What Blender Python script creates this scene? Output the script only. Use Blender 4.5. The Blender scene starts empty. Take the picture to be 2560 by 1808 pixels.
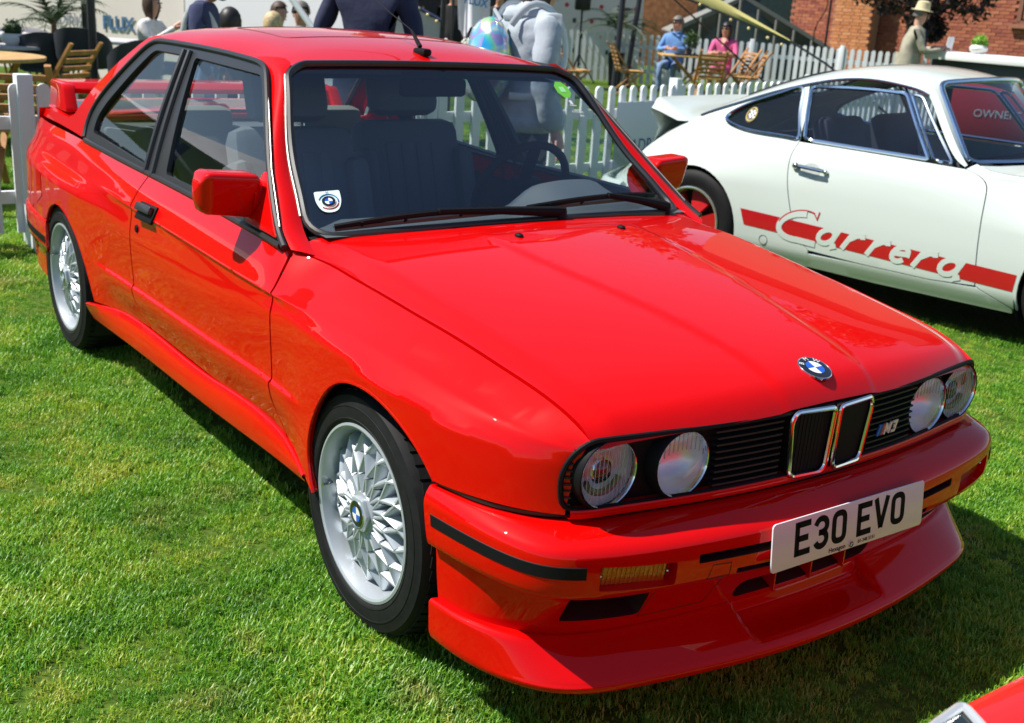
import bpy, bmesh, math, random
import numpy as np
from mathutils import Vector, Matrix
from mathutils.geometry import delaunay_2d_cdt
random.seed(7); np.random.seed(7)
PI = math.pi
scn = bpy.context.scene
# ---------------------------------------------------------------- camera
cd = bpy.data.cameras.new('camera'); cam = bpy.data.objects.new('camera', cd)
scn.collection.objects.link(cam); scn.camera = cam
cd.sensor_width = 36.0; cd.lens = 40.33; cd.clip_start = .05; cd.clip_end = 500
_r = Vector((.57476289, .81605859, .06079476)); _d = Vector((.28022042, -.12647373, -.95156761)); _f = Vector((-.76884598, .56396168, -.30136869))
_m = Matrix((_r, -_d, -_f)).transposed().to_4x4(); _m.translation = Vector((2.24608, -2.03090, 1.51037))
cam.matrix_world = _m
cd.dof.use_dof = True; cd.dof.focus_distance = 2.55; cd.dof.aperture_fstop = 7.0
# ---------------------------------------------------------------- sky and sun
SUN = Vector((-.42, -.60, 1.0)).normalized()
w = bpy.data.worlds.new('World'); scn.world = w; w.use_nodes = True
nt = w.node_tree; nt.nodes.clear()
sky = nt.nodes.new('ShaderNodeTexSky'); sky.sky_type = 'NISHITA'; sky.sun_disc = False
sky.sun_elevation = math.asin(SUN.z); sky.sun_rotation = math.atan2(SUN.x, SUN.y)
sky.air_density = 1.0; sky.dust_density = .25; sky.ozone_density = 1.6
bg = nt.nodes.new('ShaderNodeBackground'); bg.inputs[1].default_value = .082
wo = nt.nodes.new('ShaderNodeOutputWorld')
nt.links.new(sky.outputs[0], bg.inputs[0]); nt.links.new(bg.outputs[0], wo.inputs[0])
sd = bpy.data.lights.new('sun', 'SUN'); sd.energy = 5.0; sd.angle = math.radians(.53); sd.color = (1, .955, .88)
sun = bpy.data.objects.new('sun', sd); scn.collection.objects.link(sun)
sun.rotation_euler = SUN.to_track_quat('Z', 'Y').to_euler()
scn.view_settings.view_transform = 'Standard'; scn.view_settings.look = 'None'
scn.view_settings.exposure = .60; scn.view_settings.gamma = 1.0
scn.cycles.max_bounces = 8; scn.cycles.transparent_max_bounces = 16; scn.cycles.caustics_reflective = False
scn.cycles.sample_clamp_indirect = 8
# ---------------------------------------------------------------- materials
MT = {}
def mat(name, col=(.5,.5,.5), rough=.5, metal=0., coat=0., coat_r=.03, spec=.5, noise=0., nscale=20., bump=0., bscale=60., trans=0., emit=None, sheen=0., alpha=1.):
    if name in MT: return MT[name]
    m = bpy.data.materials.new(name); m.use_nodes = True; MT[name] = m
    n = m.node_tree.nodes; l = m.node_tree.links; b = n['Principled BSDF']
    b.inputs['Base Color'].default_value = (*col, 1); b.inputs['Roughness'].default_value = rough
    b.inputs['Metallic'].default_value = metal; b.inputs['Specular IOR Level'].default_value = spec
    b.inputs['Coat Weight'].default_value = coat; b.inputs['Coat Roughness'].default_value = coat_r
    b.inputs['Transmission Weight'].default_value = trans
    if sheen: b.inputs['Sheen Weight'].default_value = sheen
    if noise or bump:
        tc = n.new('ShaderNodeTexCoord')
    if noise:
        t = n.new('ShaderNodeTexNoise'); t.inputs['Scale'].default_value = nscale; t.inputs['Detail'].default_value = 5
        l.new(tc.outputs['Object'], t.inputs['Vector'])
        r = n.new('ShaderNodeMapRange'); r.inputs['From Min'].default_value = .3; r.inputs['From Max'].default_value = .7
        r.inputs['To Min'].default_value = 1-noise; r.inputs['To Max'].default_value = 1+noise
        l.new(t.outputs['Fac'], r.inputs['Value'])
        mx = n.new('ShaderNodeMix'); mx.data_type = 'RGBA'; mx.blend_type = 'MULTIPLY'; mx.inputs[0].default_value = 1
        mx.inputs[6].default_value = (*col, 1); l.new(r.outputs[0], mx.inputs[7]); l.new(mx.outputs[2], b.inputs['Base Color'])
    if bump:
        t2 = n.new('ShaderNodeTexNoise'); t2.inputs['Scale'].default_value = bscale; t2.inputs['Detail'].default_value = 4
        l.new(tc.outputs['Object'], t2.inputs['Vector'])
        bp = n.new('ShaderNodeBump'); bp.inputs['Strength'].default_value = bump; bp.inputs['Distance'].default_value = .01
        l.new(t2.outputs['Fac'], bp.inputs['Height']); l.new(bp.outputs[0], b.inputs['Normal'])
    return m
def glass_mat(name, tint=(.8,.86,.84), ior=1.5, rough=0., band=None):
    """thin pane: fresnel mix of a tinted see-through and a mirror; band = darker strip near the top (object z range)"""
    m = bpy.data.materials.new(name); m.use_nodes = True; n = m.node_tree.nodes; l = m.node_tree.links; n.clear(); MT[name] = m
    o = n.new('ShaderNodeOutputMaterial'); mx = n.new('ShaderNodeMixShader'); t = n.new('ShaderNodeBsdfTransparent')
    g = n.new('ShaderNodeBsdfGlossy'); g.inputs['Roughness'].default_value = rough; f = n.new('ShaderNodeFresnel'); f.inputs['IOR'].default_value = ior
    t.inputs['Color'].default_value = (*tint, 1)
    ge = n.new('ShaderNodeNewGeometry'); mi = n.new('ShaderNodeMapRange'); mi.inputs['To Min'].default_value = ior; mi.inputs['To Max'].default_value = 1/ior; l.new(ge.outputs['Backfacing'], mi.inputs['Value']); l.new(mi.outputs[0], f.inputs['IOR'])   # same pane from either side
    if band:
        tc = n.new('ShaderNodeTexCoord'); sx = n.new('ShaderNodeSeparateXYZ'); l.new(tc.outputs['Object'], sx.inputs[0])
        mr = n.new('ShaderNodeMapRange'); mr.inputs['From Min'].default_value = band[0]; mr.inputs['From Max'].default_value = band[1]; l.new(sx.outputs['Z'], mr.inputs['Value'])
        mc = n.new('ShaderNodeMix'); mc.data_type = 'RGBA'; mc.inputs[6].default_value = (*tint, 1); mc.inputs[7].default_value = (*band[2], 1)
        l.new(mr.outputs[0], mc.inputs[0]); l.new(mc.outputs[2], t.inputs['Color'])
    l.new(f.outputs[0], mx.inputs[0]); l.new(t.outputs[0], mx.inputs[1]); l.new(g.outputs[0], mx.inputs[2]); l.new(mx.outputs[0], o.inputs[0])
    return m
# ---------------------------------------------------------------- mesh helpers
COL = scn.collection
def mk(name, v, f, m=None, parent=None, smooth=True, angle=40, loc=None):
    me = bpy.data.meshes.new(name); me.from_pydata([tuple(map(float, p)) for p in v], [], [tuple(map(int, q)) for q in f]); 
    if m is not None: me.materials.append(m)
    if smooth:
        me.polygons.foreach_set('use_smooth', [True]*len(me.polygons))
        if angle: me.set_sharp_from_angle(angle=math.radians(angle))
    me.update()
    o = bpy.data.objects.new(name, me); COL.objects.link(o)
    if parent is not None: o.parent = parent
    if loc is not None: o.location = loc
    return o
def empty(name, loc=(0,0,0), rz=0., label=None, cat=None, group=None, parent=None):
    o = bpy.data.objects.new(name, None); o.empty_display_size = .1; COL.objects.link(o); o.location = loc; o.rotation_euler = (0,0,rz)
    if parent is not None: o.parent = parent
    return tag(o, label, cat, group)
def tag(o, label=None, cat=None, group=None, kind=None):
    if label: o['label'] = label
    if cat: o['category'] = cat
    if group: o['group'] = group
    if kind: o['kind'] = kind
    return o
def copy_tree(o, parent=None):
    c = o.copy(); COL.objects.link(c); c.parent = parent
    for ch in list(o.children): copy_tree(ch, c)
    return c
class MB:
    """collects shapes into one mesh"""
    def __init__(s): s.v = []; s.f = []
    def add(s, v, f):
        k = len(s.v); s.v += [tuple(map(float, p)) for p in v]; s.f += [tuple(int(i)+k for i in q) for q in f]; return s
    def box(s, c, d, rot=None, bev=0.):
        x, y, z = [q/2 for q in d]
        if bev:
            bm = bmesh.new(); bmesh.ops.create_cube(bm, size=1); bmesh.ops.scale(bm, vec=d, verts=bm.verts)
            bmesh.ops.bevel(bm, geom=bm.edges[:], offset=bev, segments=2, affect='EDGES', profile=.5)
            bm.verts.index_update(); v = [p.co.copy() for p in bm.verts]; f = [[q.index for q in fc.verts] for fc in bm.faces]; bm.free()
        else:
            v = [Vector((a*x, b*y, e*z)) for a in (-1,1) for b in (-1,1) for e in (-1,1)]
            f = [(0,1,3,2),(4,6,7,5),(0,4,5,1),(2,3,7,6),(0,2,6,4),(1,5,7,3)]
        if rot is not None: v = [rot @ p for p in v]
        return s.add([p+Vector(c) for p in v], f)
    def bar(s, a, b, w, h=None, up=(0,0,1), bev=0.):
        a = Vector(a); b = Vector(b); d = b-a; L = d.length; z = d.normalized(); u = Vector(up)
        x = u.cross(z); x = x.normalized() if x.length > 1e-5 else Vector((1,0,0)); y = z.cross(x)
        return s.box((a+b)/2, (w, h or w, L), Matrix((x, y, z)).transposed(), bev)
    def tube(s, pts, r, n=8, closed=False, cap=True, flat=1.):
        v, f = tube_vf(pts, r, n, closed, cap, flat); return s.add(v, f)
    def lathe(s, prof, n=32, axis='z', c=(0,0,0), a0=0, a1=2*PI):
        v, f = lathe_vf(prof, n, axis, c); return s.add(v, f)
    def ball(s, c, r, n=12, m=8):
        r = r if hasattr(r, '__len__') else (r, r, r)
        v = []; f = []
        for i in range(m+1):
            t = PI*i/m
            for j in range(n):
                a = 2*PI*j/n; v.append((c[0]+r[0]*math.sin(t)*math.cos(a), c[1]+r[1]*math.sin(t)*math.sin(a), c[2]+r[2]*math.cos(t)))
        for i in range(m):
            for j in range(n): f.append((i*n+j, (i+1)*n+j, (i+1)*n+(j+1)%n, i*n+(j+1)%n))
        return s.add(v, f)
    def build(s, name, m, parent=None, smooth=True, angle=40, loc=None): return mk(name, s.v, s.f, m, parent, smooth, angle, loc)
def tube_vf(pts, r, n=8, closed=False, cap=True, flat=1.):
    P = [Vector(p) for p in pts]; N = len(P); R = r if hasattr(r, '__len__') else [r]*N
    T = []
    for i in range(N):
        a = P[(i-1) % N] if (closed or i > 0) else P[i]; b = P[(i+1) % N] if (closed or i < N-1) else P[i]
        T.append((b-a).normalized())
    u = Vector((0,0,1)); 
    if abs(u.dot(T[0])) > .9: u = Vector((1,0,0))
    u = (u - T[0]*u.dot(T[0])).normalized(); v = []; f = []
    for i in range(N):
        u = (u - T[i]*u.dot(T[i])); u = u.normalized() if u.length > 1e-6 else T[i].orthogonal().normalized(); wv = T[i].cross(u)
        for j in range(n):
            a = 2*PI*j/n; v.append(P[i] + (u*math.cos(a) + wv*math.sin(a)*flat)*R[i])
    for i in range(N if closed else N-1):
        for j in range(n):
            k = (i+1) % N; f.append((i*n+j, i*n+(j+1)%n, k*n+(j+1)%n, k*n+j))
    if cap and not closed: f.append(tuple(range(n))[::-1]); f.append(tuple((N-1)*n+j for j in range(n)))
    return v, f
def lathe_vf(prof, n=32, axis='z', c=(0,0,0)):
    """prof: (radius, height) pairs"""
    v = []; f = []; m = len(prof)
    for (r, h) in prof:
        for j in range(n):
            a = 2*PI*j/n; p = (r*math.cos(a), r*math.sin(a), h)
            if axis == 'y': p = (r*math.cos(a), h, r*math.sin(a))
            if axis == 'x': p = (h, r*math.cos(a), r*math.sin(a))
            v.append((p[0]+c[0], p[1]+c[1], p[2]+c[2]))
    for i in range(m-1):
        for j in range(n): f.append((i*n+j, i*n+(j+1)%n, (i+1)*n+(j+1)%n, (i+1)*n+j))
    return v, f
def cspline(xs, ys):
    """natural cubic spline through (xs, ys) -> vectorised function, straight on beyond the ends"""
    xs = np.asarray(xs, float); ys = np.asarray(ys, float); o = np.argsort(xs); xs = xs[o]; ys = ys[o]; n = len(xs)
    h = np.diff(xs); A = np.eye(n); b = np.zeros(n)
    for i in range(1, n-1):
        A[i,i-1] = h[i-1]; A[i,i] = 2*(h[i-1]+h[i]); A[i,i+1] = h[i]; b[i] = 6*((ys[i+1]-ys[i])/h[i]-(ys[i]-ys[i-1])/h[i-1])
    M = np.linalg.solve(A, b)
    def f(x):
        x = np.asarray(x, float); i = np.clip(np.searchsorted(xs, x)-1, 0, n-2); t = np.clip(x, xs[0], xs[-1])
        a = xs[i+1]-t; c = t-xs[i]; hh = h[i]
        y = M[i]*a**3/(6*hh)+M[i+1]*c**3/(6*hh)+(ys[i]/hh-M[i]*hh/6)*a+(ys[i+1]/hh-M[i+1]*hh/6)*c
        s0 = (ys[1]-ys[0])/h[0]-h[0]*M[1]/6; s1 = (ys[-1]-ys[-2])/h[-1]+h[-1]*M[-2]/6
        return y + np.where(x < xs[0], (x-xs[0])*s0, 0) + np.where(x > xs[-1], (x-xs[-1])*s1, 0)
    return f
def pchip_cols(Z, Y, z):
    """column-wise monotone cubic: knots Z[k,n] ascending, values Y[k,n], query z[n]"""
    K, n = Z.shape; h = np.diff(Z, axis=0); h = np.maximum(h, 1e-6); d = np.diff(Y, axis=0)/h
    m = np.zeros_like(Y); m[0] = d[0]; m[-1] = d[-1]
    for k in range(1, K-1):
        p = d[k-1]*d[k]; w1 = 2*h[k]+h[k-1]; w2 = h[k]+2*h[k-1]
        with np.errstate(divide='ignore', invalid='ignore'):
            q = (w1+w2)/(w1/d[k-1]+w2/d[k])
        m[k] = np.where(p > 0, q, 0)
    i = np.clip((z[None] >= Z).sum(0)-1, 0, K-2); c = np.arange(n)
    hh = h[i,c]; t = np.clip((z-Z[i,c])/hh, -.5, 1.5); y0 = Y[i,c]; y1 = Y[i+1,c]; m0 = m[i,c]*hh; m1 = m[i+1,c]*hh
    return (2*t**3-3*t**2+1)*y0+(t**3-2*t**2+t)*m0+(-2*t**3+3*t**2)*y1+(t**3-t**2)*m1
def smst(a, b, x):
    t = np.clip((np.asarray(x, float)-a)/(b-a), 0, 1); return t*t*(3-2*t)
def in_poly(p, poly):
    x, y = p[:,0], p[:,1]; r = np.zeros(len(p), bool); n = len(poly); j = n-1
    for i in range(n):
        xi, yi = poly[i]; xj, yj = poly[j]
        c = ((yi > y) != (yj > y))
        with np.errstate(divide='ignore', invalid='ignore'):
            r ^= c & (x < (xj-xi)*(y-yi)/(yj-yi+1e-15)+xi)
        j = i
    return r
def seg_dist(p, poly):
    d = np.full(len(p), 1e9); a = np.asarray(poly, float); b = np.roll(a, -1, 0)
    for q, r in zip(a, b):
        e = r-q; L = max((e*e).sum(), 1e-12); t = np.clip(((p-q)@e)/L, 0, 1); d = np.minimum(d, np.hypot(*(p-q-t[:,None]*e).T))
    return d
def resamp(poly, h):
    out = []; n = len(poly)
    for i in range(n):
        a = np.array(poly[i], float); b = np.array(poly[(i+1) % n], float); k = max(1, int(math.ceil(np.hypot(*(b-a))/h)))
        for j in range(k): out.append(a+(b-a)*j/k)
    return np.array(out)
def rounded(poly, r, n=5):
    """round the corners of a closed 2-D polygon; r a number or one per corner"""
    P = [np.array(p, float) for p in poly]; out = []; N = len(P); R = r if hasattr(r, '__len__') else [r]*N
    for i in range(N):
        p = P[i]; a = P[i-1]-p; b = P[(i+1) % N]-p; la = np.hypot(*a); lb = np.hypot(*b); k = min(R[i], la*.48, lb*.48)
        if k < 1e-5: out.append(p); continue
        q = p+a/la*k; s = p+b/lb*k
        for j in range(n+1):
            t = j/n; out.append((1-t)**2*q+2*t*(1-t)*p+t*t*s)
    return out
def curve2(pts, n=40, closed=False):
    """dense smooth polyline through points (centripetal-ish cubic by chord length), any dimension"""
    P = np.array(pts, float)
    if closed: P = np.vstack([P[-3:], P, P[:4]])
    d = np.r_[0, np.cumsum(np.sqrt(np.linalg.norm(np.diff(P, axis=0), axis=1)))]
    a, b = (d[3], d[-4]) if closed else (d[0], d[-1]); t = np.linspace(a, b, n+1)
    if closed: t = t[:-1]
    return np.stack([cspline(d, P[:,k])(t) for k in range(P.shape[1])], 1)
def snormals(S, uv, e=2e-4):
    du = S(uv+[e,0])-S(uv-[e,0]); dv = S(uv+[0,e])-S(uv-[0,e]); n = np.cross(du, dv); L = np.linalg.norm(n, axis=1); L[L < 1e-14] = 1
    return n/L[:,None]
def sheet(name, S, outer, holes=(), h=.03, m=None, parent=None, skirt=.012, out=(0,0,1), hb=None, pocket=None, off=0., sy=1, floor_m=None, rows=None, wall_m=None):
    """a panel: the region inside `outer` (and outside `holes`) of the parametric surface S, meshed finely with exact
    normals; edges are turned in by `skirt`; pocket = depth of walls behind the holes (with a floor)."""
    hb = hb or h*.6; loops = [resamp(outer, hb)] + [resamp(q, hb) for q in holes]
    lo = loops[0].min(0); hi = loops[0].max(0)
    gx = np.arange(lo[0]+h*.5, hi[0], h); gy = np.arange(lo[1]+h*.5, hi[1], h)
    g = np.stack(np.meshgrid(gx, gy), -1).reshape(-1, 2)
    if len(g):
        k = in_poly(g, loops[0])
        for q in loops[1:]: k &= ~in_poly(g, q)
        for q in loops: k &= seg_dist(g, q) > h*.42
        g = g[k]
    if rows is not None:      # extra points along sharp features, so that creases survive the meshing
        rw_ = np.asarray(rows, float); k = in_poly(rw_, loops[0])
        for q in loops[1:]: k &= ~in_poly(rw_, q)
        for q in loops: k &= seg_dist(rw_, q) > .004
        rw_ = rw_[k]
        if len(rw_) and len(g):
            dd = np.full(len(g), 9.)
            for i0 in range(0, len(rw_), 400): dd = np.minimum(dd, np.abs(g[:,None]-rw_[None,i0:i0+400]).max(2).min(1))
            g = g[dd > .008]
        g = np.vstack([g, rw_])
    pts = [Vector(p) for q in loops for p in q] + [Vector(p) for p in g]; ed = []; s0 = 0
    for q in loops: ed += [(s0+i, s0+(i+1) % len(q)) for i in range(len(q))]; s0 += len(q)
    r = delaunay_2d_cdt(pts, ed, [], 0, 1e-7)
    uv = np.array([(p.x, p.y) for p in r[0]]); F = np.array([f for f in r[2] if len(f) == 3])
    c = uv[F].mean(1); k = in_poly(c, loops[0])
    for q in loops[1:]: k &= ~in_poly(c, q)
    F = F[k]
    mir = np.array([1, sy, 1.])
    S2 = lambda a: S(a)*mir
    X = S2(uv); N = snormals(S2, uv); o = np.asarray(out, float)*mir
    fn = np.cross(X[F[:,1]]-X[F[:,0]], X[F[:,2]]-X[F[:,0]]); ar = fn.sum(0)
    if ar @ o < 0: F = F[:, ::-1]; fn = -fn
    if N.sum(0) @ o < 0: N = -N
    if off: X = X+N*off
    dark = []; v = [X]; nn = [N]; faces = [list(map(int, f)) for f in F]; base = len(X)
    if skirt:
        for li, q in enumerate(loops):
            dep = (pocket[li-1] if hasattr(pocket, '__len__') else pocket) if (pocket is not None and li > 0) else skirt
            a = S2(q); n = snormals(S2, q)
            if n.sum(0) @ o < 0: n = -n
            a = a+n*off; b = a-n*dep; L = len(q); t = np.roll(a, -1, 0)-np.roll(a, 1, 0); sn = np.cross(n, t); sn /= np.maximum(np.linalg.norm(sn, axis=1), 1e-9)[:,None]
            cen = a.mean(0); 
            v += [a, b]; nn += [sn, sn]
            for i in range(L):
                j = (i+1) % L; faces.append([base+i, base+j, base+L+j, base+L+i]); 
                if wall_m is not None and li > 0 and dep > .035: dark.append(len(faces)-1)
            base += 2*L
            if pocket is not None and li > 0 and floor_m is None:
                v += [b]; nn += [n]; faces.append([base+i for i in range(L)]); base += L
    V = np.vstack(v); Nn = np.vstack(nn)
    o = mk(name, V, faces, m, parent, smooth=True, angle=None)
    # wall normals must agree with their faces, or smooth shading goes black
    me = o.data; fa = np.empty(len(me.polygons)*3); me.polygons.foreach_get('normal', fa); fa = fa.reshape(-1, 3)
    for pi in range(len(F), len(faces)):
        if fa[pi] @ Nn[faces[pi][0]] < 0:
            for vi in faces[pi]: Nn[vi] = -Nn[vi] if fa[pi] @ Nn[vi] < 0 else Nn[vi]
    if dark:
        me.materials.append(wall_m)
        for pi in dark: me.polygons[pi].material_index = 1
    me.normals_split_custom_set_from_vertices([tuple(p) for p in Nn])
    return o
def grid_mesh(name, P, m=None, parent=None, closed_u=False, angle=50, flip=False):
    P = np.asarray(P); a, b = P.shape[:2]; f = []
    for i in range(a if closed_u else a-1):
        for j in range(b-1):
            q = (i*b+j, i*b+j+1, ((i+1) % a)*b+j+1, ((i+1) % a)*b+j); f.append(q[::-1] if flip else q)
    return mk(name, P.reshape(-1, 3), f, m, parent, True, angle)
def prism(name, poly, d, M=None, m=None, parent=None, bev=0., angle=35):
    """a closed 2-D outline pushed out by d; M maps (x, y, depth) to the scene"""
    bm = bmesh.new(); M = M or (lambda x, y, z: (x, y, z))
    vs = [bm.verts.new((p[0], p[1], 0)) for p in poly]; f = bm.faces.new(vs)
    r = bmesh.ops.extrude_face_region(bm, geom=[f]); bmesh.ops.translate(bm, vec=(0,0,d), verts=[e for e in r['geom'] if isinstance(e, bmesh.types.BMVert)])
    if bev: bmesh.ops.bevel(bm, geom=[e for e in bm.edges if len(e.link_faces) == 2 and e.calc_face_angle(0) > .5], offset=bev, segments=2, affect='EDGES', profile=.5)
    bmesh.ops.recalc_face_normals(bm, faces=bm.faces)
    for q in bm.verts: q.co = Vector(M(*q.co))
    me = bpy.data.meshes.new(name); bm.to_mesh(me); bm.free()
    if m: me.materials.append(m)
    me.polygons.foreach_set('use_smooth', [True]*len(me.polygons)); me.set_sharp_from_angle(angle=math.radians(angle))
    o = bpy.data.objects.new(name, me); COL.objects.link(o)
    if parent is not None: o.parent = parent
    return o
def text_obj(name, s, size, M, m, parent=None, ext=.0008, align='CENTER', sx=1., bold=0.):
    cu = bpy.data.curves.new(name, 'FONT'); cu.body = s; cu.size = size; cu.align_x = align; cu.align_y = 'CENTER'; cu.extrude = ext; cu.resolution_u = 3; cu.offset = bold
    t = bpy.data.objects.new(name, cu); COL.objects.link(t)
    dg = bpy.context.evaluated_depsgraph_get(); me = bpy.data.meshes.new_from_object(t.evaluated_get(dg)); bpy.data.objects.remove(t); bpy.data.curves.remove(cu)
    me.name = name; me.materials.clear(); me.materials.append(m)
    for q in me.vertices: q.co.x *= sx
    me.transform(M); o = bpy.data.objects.new(name, me); COL.objects.link(o)
    if parent is not None: o.parent = parent
    return o
def frame_mat(o, x, y):
    x = Vector(x).normalized(); y = Vector(y); y = (y-x*y.dot(x)).normalized(); z = x.cross(y)
    M = Matrix((x, y, z)).transposed().to_4x4(); M.translation = Vector(o); return M
# ================================================================ red coupe (its own axes: x forward from the front axle, y left, z up)
RED = mat('red_paint', (.58,.0012,.0008), .45, 0, .85, .012, .03)
BLK = mat('black_plastic', (.006,.006,.007), .6, spec=.15); RUB = mat('black_rubber', (.016,.016,.017), .35, spec=.6)
RED.node_tree.nodes['Principled BSDF'].inputs['Coat IOR'].default_value = 1.42
TYRE = mat('tyre_rubber', (.009,.009,.010), .65, spec=.22, noise=.25, nscale=40); CHR = mat('chrome', (.78,.79,.8), .09, 1.)
ALLOY = mat('silver_wheel_paint', (.44,.48,.52), .42, .45, .15); DARK = mat('underbody_black', (.006,.006,.006), .9)
LEATH = mat('dark_seat_cloth', (.10,.115,.145), .7, bump=.2, bscale=300); DASH = mat('grey_dash', (.085,.10,.11), .55, bump=.1, bscale=400)
WSG = glass_mat('windscreen_glass', (.86,.92,.95), 2.05, 0, (1.20, 1.26, (.20,.30,.45))); SDG = glass_mat('side_glass', (.86,.90,.86), 1.75)
def tab(*p): return cspline([q[0] for q in p], [q[1] for q in p])
def stab(*p, sg=.085, sn=.045):
    """table smoothed along the car so that reflections run clean; tighter towards the nose"""
    f = tab(*p); g = np.arange(-3.9,.95,.01); y = f(g)
    def gs(s_):
        k = np.exp(-.5*(np.arange(-40,41)*.01/s_)**2); k /= k.sum(); return np.convolve(np.pad(y, 40, mode='reflect', reflect_type='odd'), k, 'valid')
    w_ = smst(.12,.42,g); h_ = cspline(g[::4], (gs(sg)*(1-w_)+gs(sn)*w_)[::4]); return h_
yC = stab((-3.42,.745),(-3.25,.79),(-3.0,.822),(-2.75,.836),(-2.45,.840),(-2.2,.836),(-1.98,.826),(-1.74,.819),(-1.2,.820),(-.7,.820),(-.46,.821),(-.3,.829),(-.1,.839),(.1,.842),(.25,.833),(.36,.812),(.46,.783),(.54,.748),(.60,.70),(.64,.645))
yF = stab((-3.42,.74),(-3.25,.785),(-3.0,.82),(-2.75,.838),(-2.45,.842),(-2.2,.838),(-1.98,.827),(-1.74,.8185),(-1.2,.8185),(-.7,.8185),(-.46,.820),(-.3,.831),(-.1,.841),(.1,.842),(.25,.830),(.36,.808),(.46,.776),(.54,.74),(.60,.693),(.64,.64))
zF = stab((-3.42,.70),(-2.9,.695),(-2.4,.69),(-2.1,.69),(-1.74,.66),(-1.2,.62),(-.7,.64),(-.46,.675),(-.2,.684),(.1,.675),(.3,.66),(.5,.64),(.64,.62))
yD = stab((-3.42,.70),(-3.2,.755),(-2.9,.785),(-2.5,.797),(-2.1,.810),(-1.74,.820),(-1.2,.823),(-.7,.823),(-.48,.821),(-.2,.810),(.08,.795),(.3,.775),(.45,.751),(.545,.719),(.60,.684),(.64,.645))
zD = stab((-3.42,.78),(-2.9,.771),(-2.5,.764),(-2.1,.758),(-1.74,.753),(-1.1,.741),(-.5,.728),(-.2,.727),(.08,.721),(.3,.703),(.45,.687),(.545,.671),(.64,.652))
yT = stab(sg=.03,sn=.02,*((-3.42,.672),(-3.1,.715),(-2.8,.735),(-2.5,.748),(-2.0,.752),(-1.5,.756),(-.9,.760),(-.62,.759),(-.54,.748),(-.45,.705),(-.3,.696),(-.15,.690),(0,.682),(.17,.671),(.35,.660),(.53,.650),(.635,.640)))
zT = stab(sg=.03,sn=.02,*((-3.42,.858),(-3.1,.868),(-2.5,.876),(-2.0,.868),(-1.6,.863),(-1.0,.852),(-.62,.841),(-.54,.837),(-.45,.823),(-.3,.814),(-.15,.804),(0,.791),(.17,.776),(.35,.754),(.53,.726),(.60,.702),(.635,.684)))
def body_raw(uv):
    x = uv[:,0]; z = uv[:,1]; zs = .474+.016*np.clip((x+1.66)/1.16, 0, 1)
    sw = .0045*smst(-2.15,-1.85,x)*(1-smst(-.42,-.28,x)); un = .006*smst(-1.95,-1.7,x)*(1-smst(-.5,-.40,x)); rd = smst(-.5,-.2,x)+smst(-1.74,-2.1,x)
    C = yC(x); F = yF(x); D = yD(x); T = yT(x); zd = zD(x); zt = zT(x); zf = zF(x); k = np.clip(rd, 0, 1); zm = (zd+zt)/2; Mm = (D+T)/2+.005
    z1 = zd-.007-.017*k; z2 = zd+.007+.010*k
    dr = .031*smst(-2.2,-1.8,x)*(1-smst(-.5,-.2,x)); F2 = F+.0035*(1-k)
    D1 = (D-un*1.15)*(1-k)+(F2+(D-F2)*(z1-zf)/(zd-zf)*.92)*k; D2 = D+(Mm-D)*(z2-zd)/(zm-zd)*(1.0+.12*k)
    Z = np.stack([.18+0*x, .34+0*x, zs-.010, zs+.003, zf, z1, zd, z2, zm, zt])
    Y = np.stack([C-.006-dr*1.2, C-dr*.75, C+sw*1.2, C-sw*1.1, F2, D1, D, D2, Mm, T])
    return np.stack([x, pchip_cols(Z, Y, z), z], 1)
body = body_raw
def onb(x, z, sy=-1, off=0.):
    uv = np.array([[x, z]], float); p = body(uv)[0]; n = snormals(body, uv)[0]; n = n if n[1] > 0 else -n; p = p+n*off
    return Vector((p[0], sy*p[1], p[2])), Vector((n[0], sy*n[1], n[2]))
car = empty('red_coupe', (0,0,0), 0, 'red two-door sports saloon with silver lattice wheels and rear wing parked on the lawn', 'car')
GAP = .0045
dF = [(-.533,.8365),(-.515,.79),(-.500,.728),(-.499,.60),(-.501,.474),(-.48,.41),(-.428,.346)]      # door shut lines, top to bottom
dR = [(-1.645,.862),(-1.657,.80),(-1.663,.752),(-1.676,.60),(-1.674,.485),(-1.64,.405),(-1.555,.348)]
sh = lambda L, dx: [(a+dx, b) for a, b in curve2(L, 26)]
archF = curve2([(-.222,.27),(-.253,.385),(-.190,.525),(-.080,.615),(.041,.643),(.158,.630),(.275,.575),(.335,.517)], 44)
archR = curve2([(-2.113,.309),(-2.155,.385),(-2.247,.49),(-2.347,.562),(-2.46,.603),(-2.57,.608),(-2.675,.572),(-2.745,.512)], 40)
_rx = np.arange(-3.38,.62,.018); zsw = lambda x: .474+.016*np.clip((x+1.66)/1.16, 0, 1)
ROWS = np.concatenate([np.stack([_rx, zsw(_rx)+d], 1) for d in (-.017,-.010,-.0055,-.001,.003,.010)] + [np.stack([_rx, zD(_rx)+d], 1) for d in (-.024,-.014,-.007,-.0035,0,.0035,.007,.015)])
bumT = tab((.20,.520),(.335,.517),(.45,.520),(.56,.523),(.64,.523))
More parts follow.
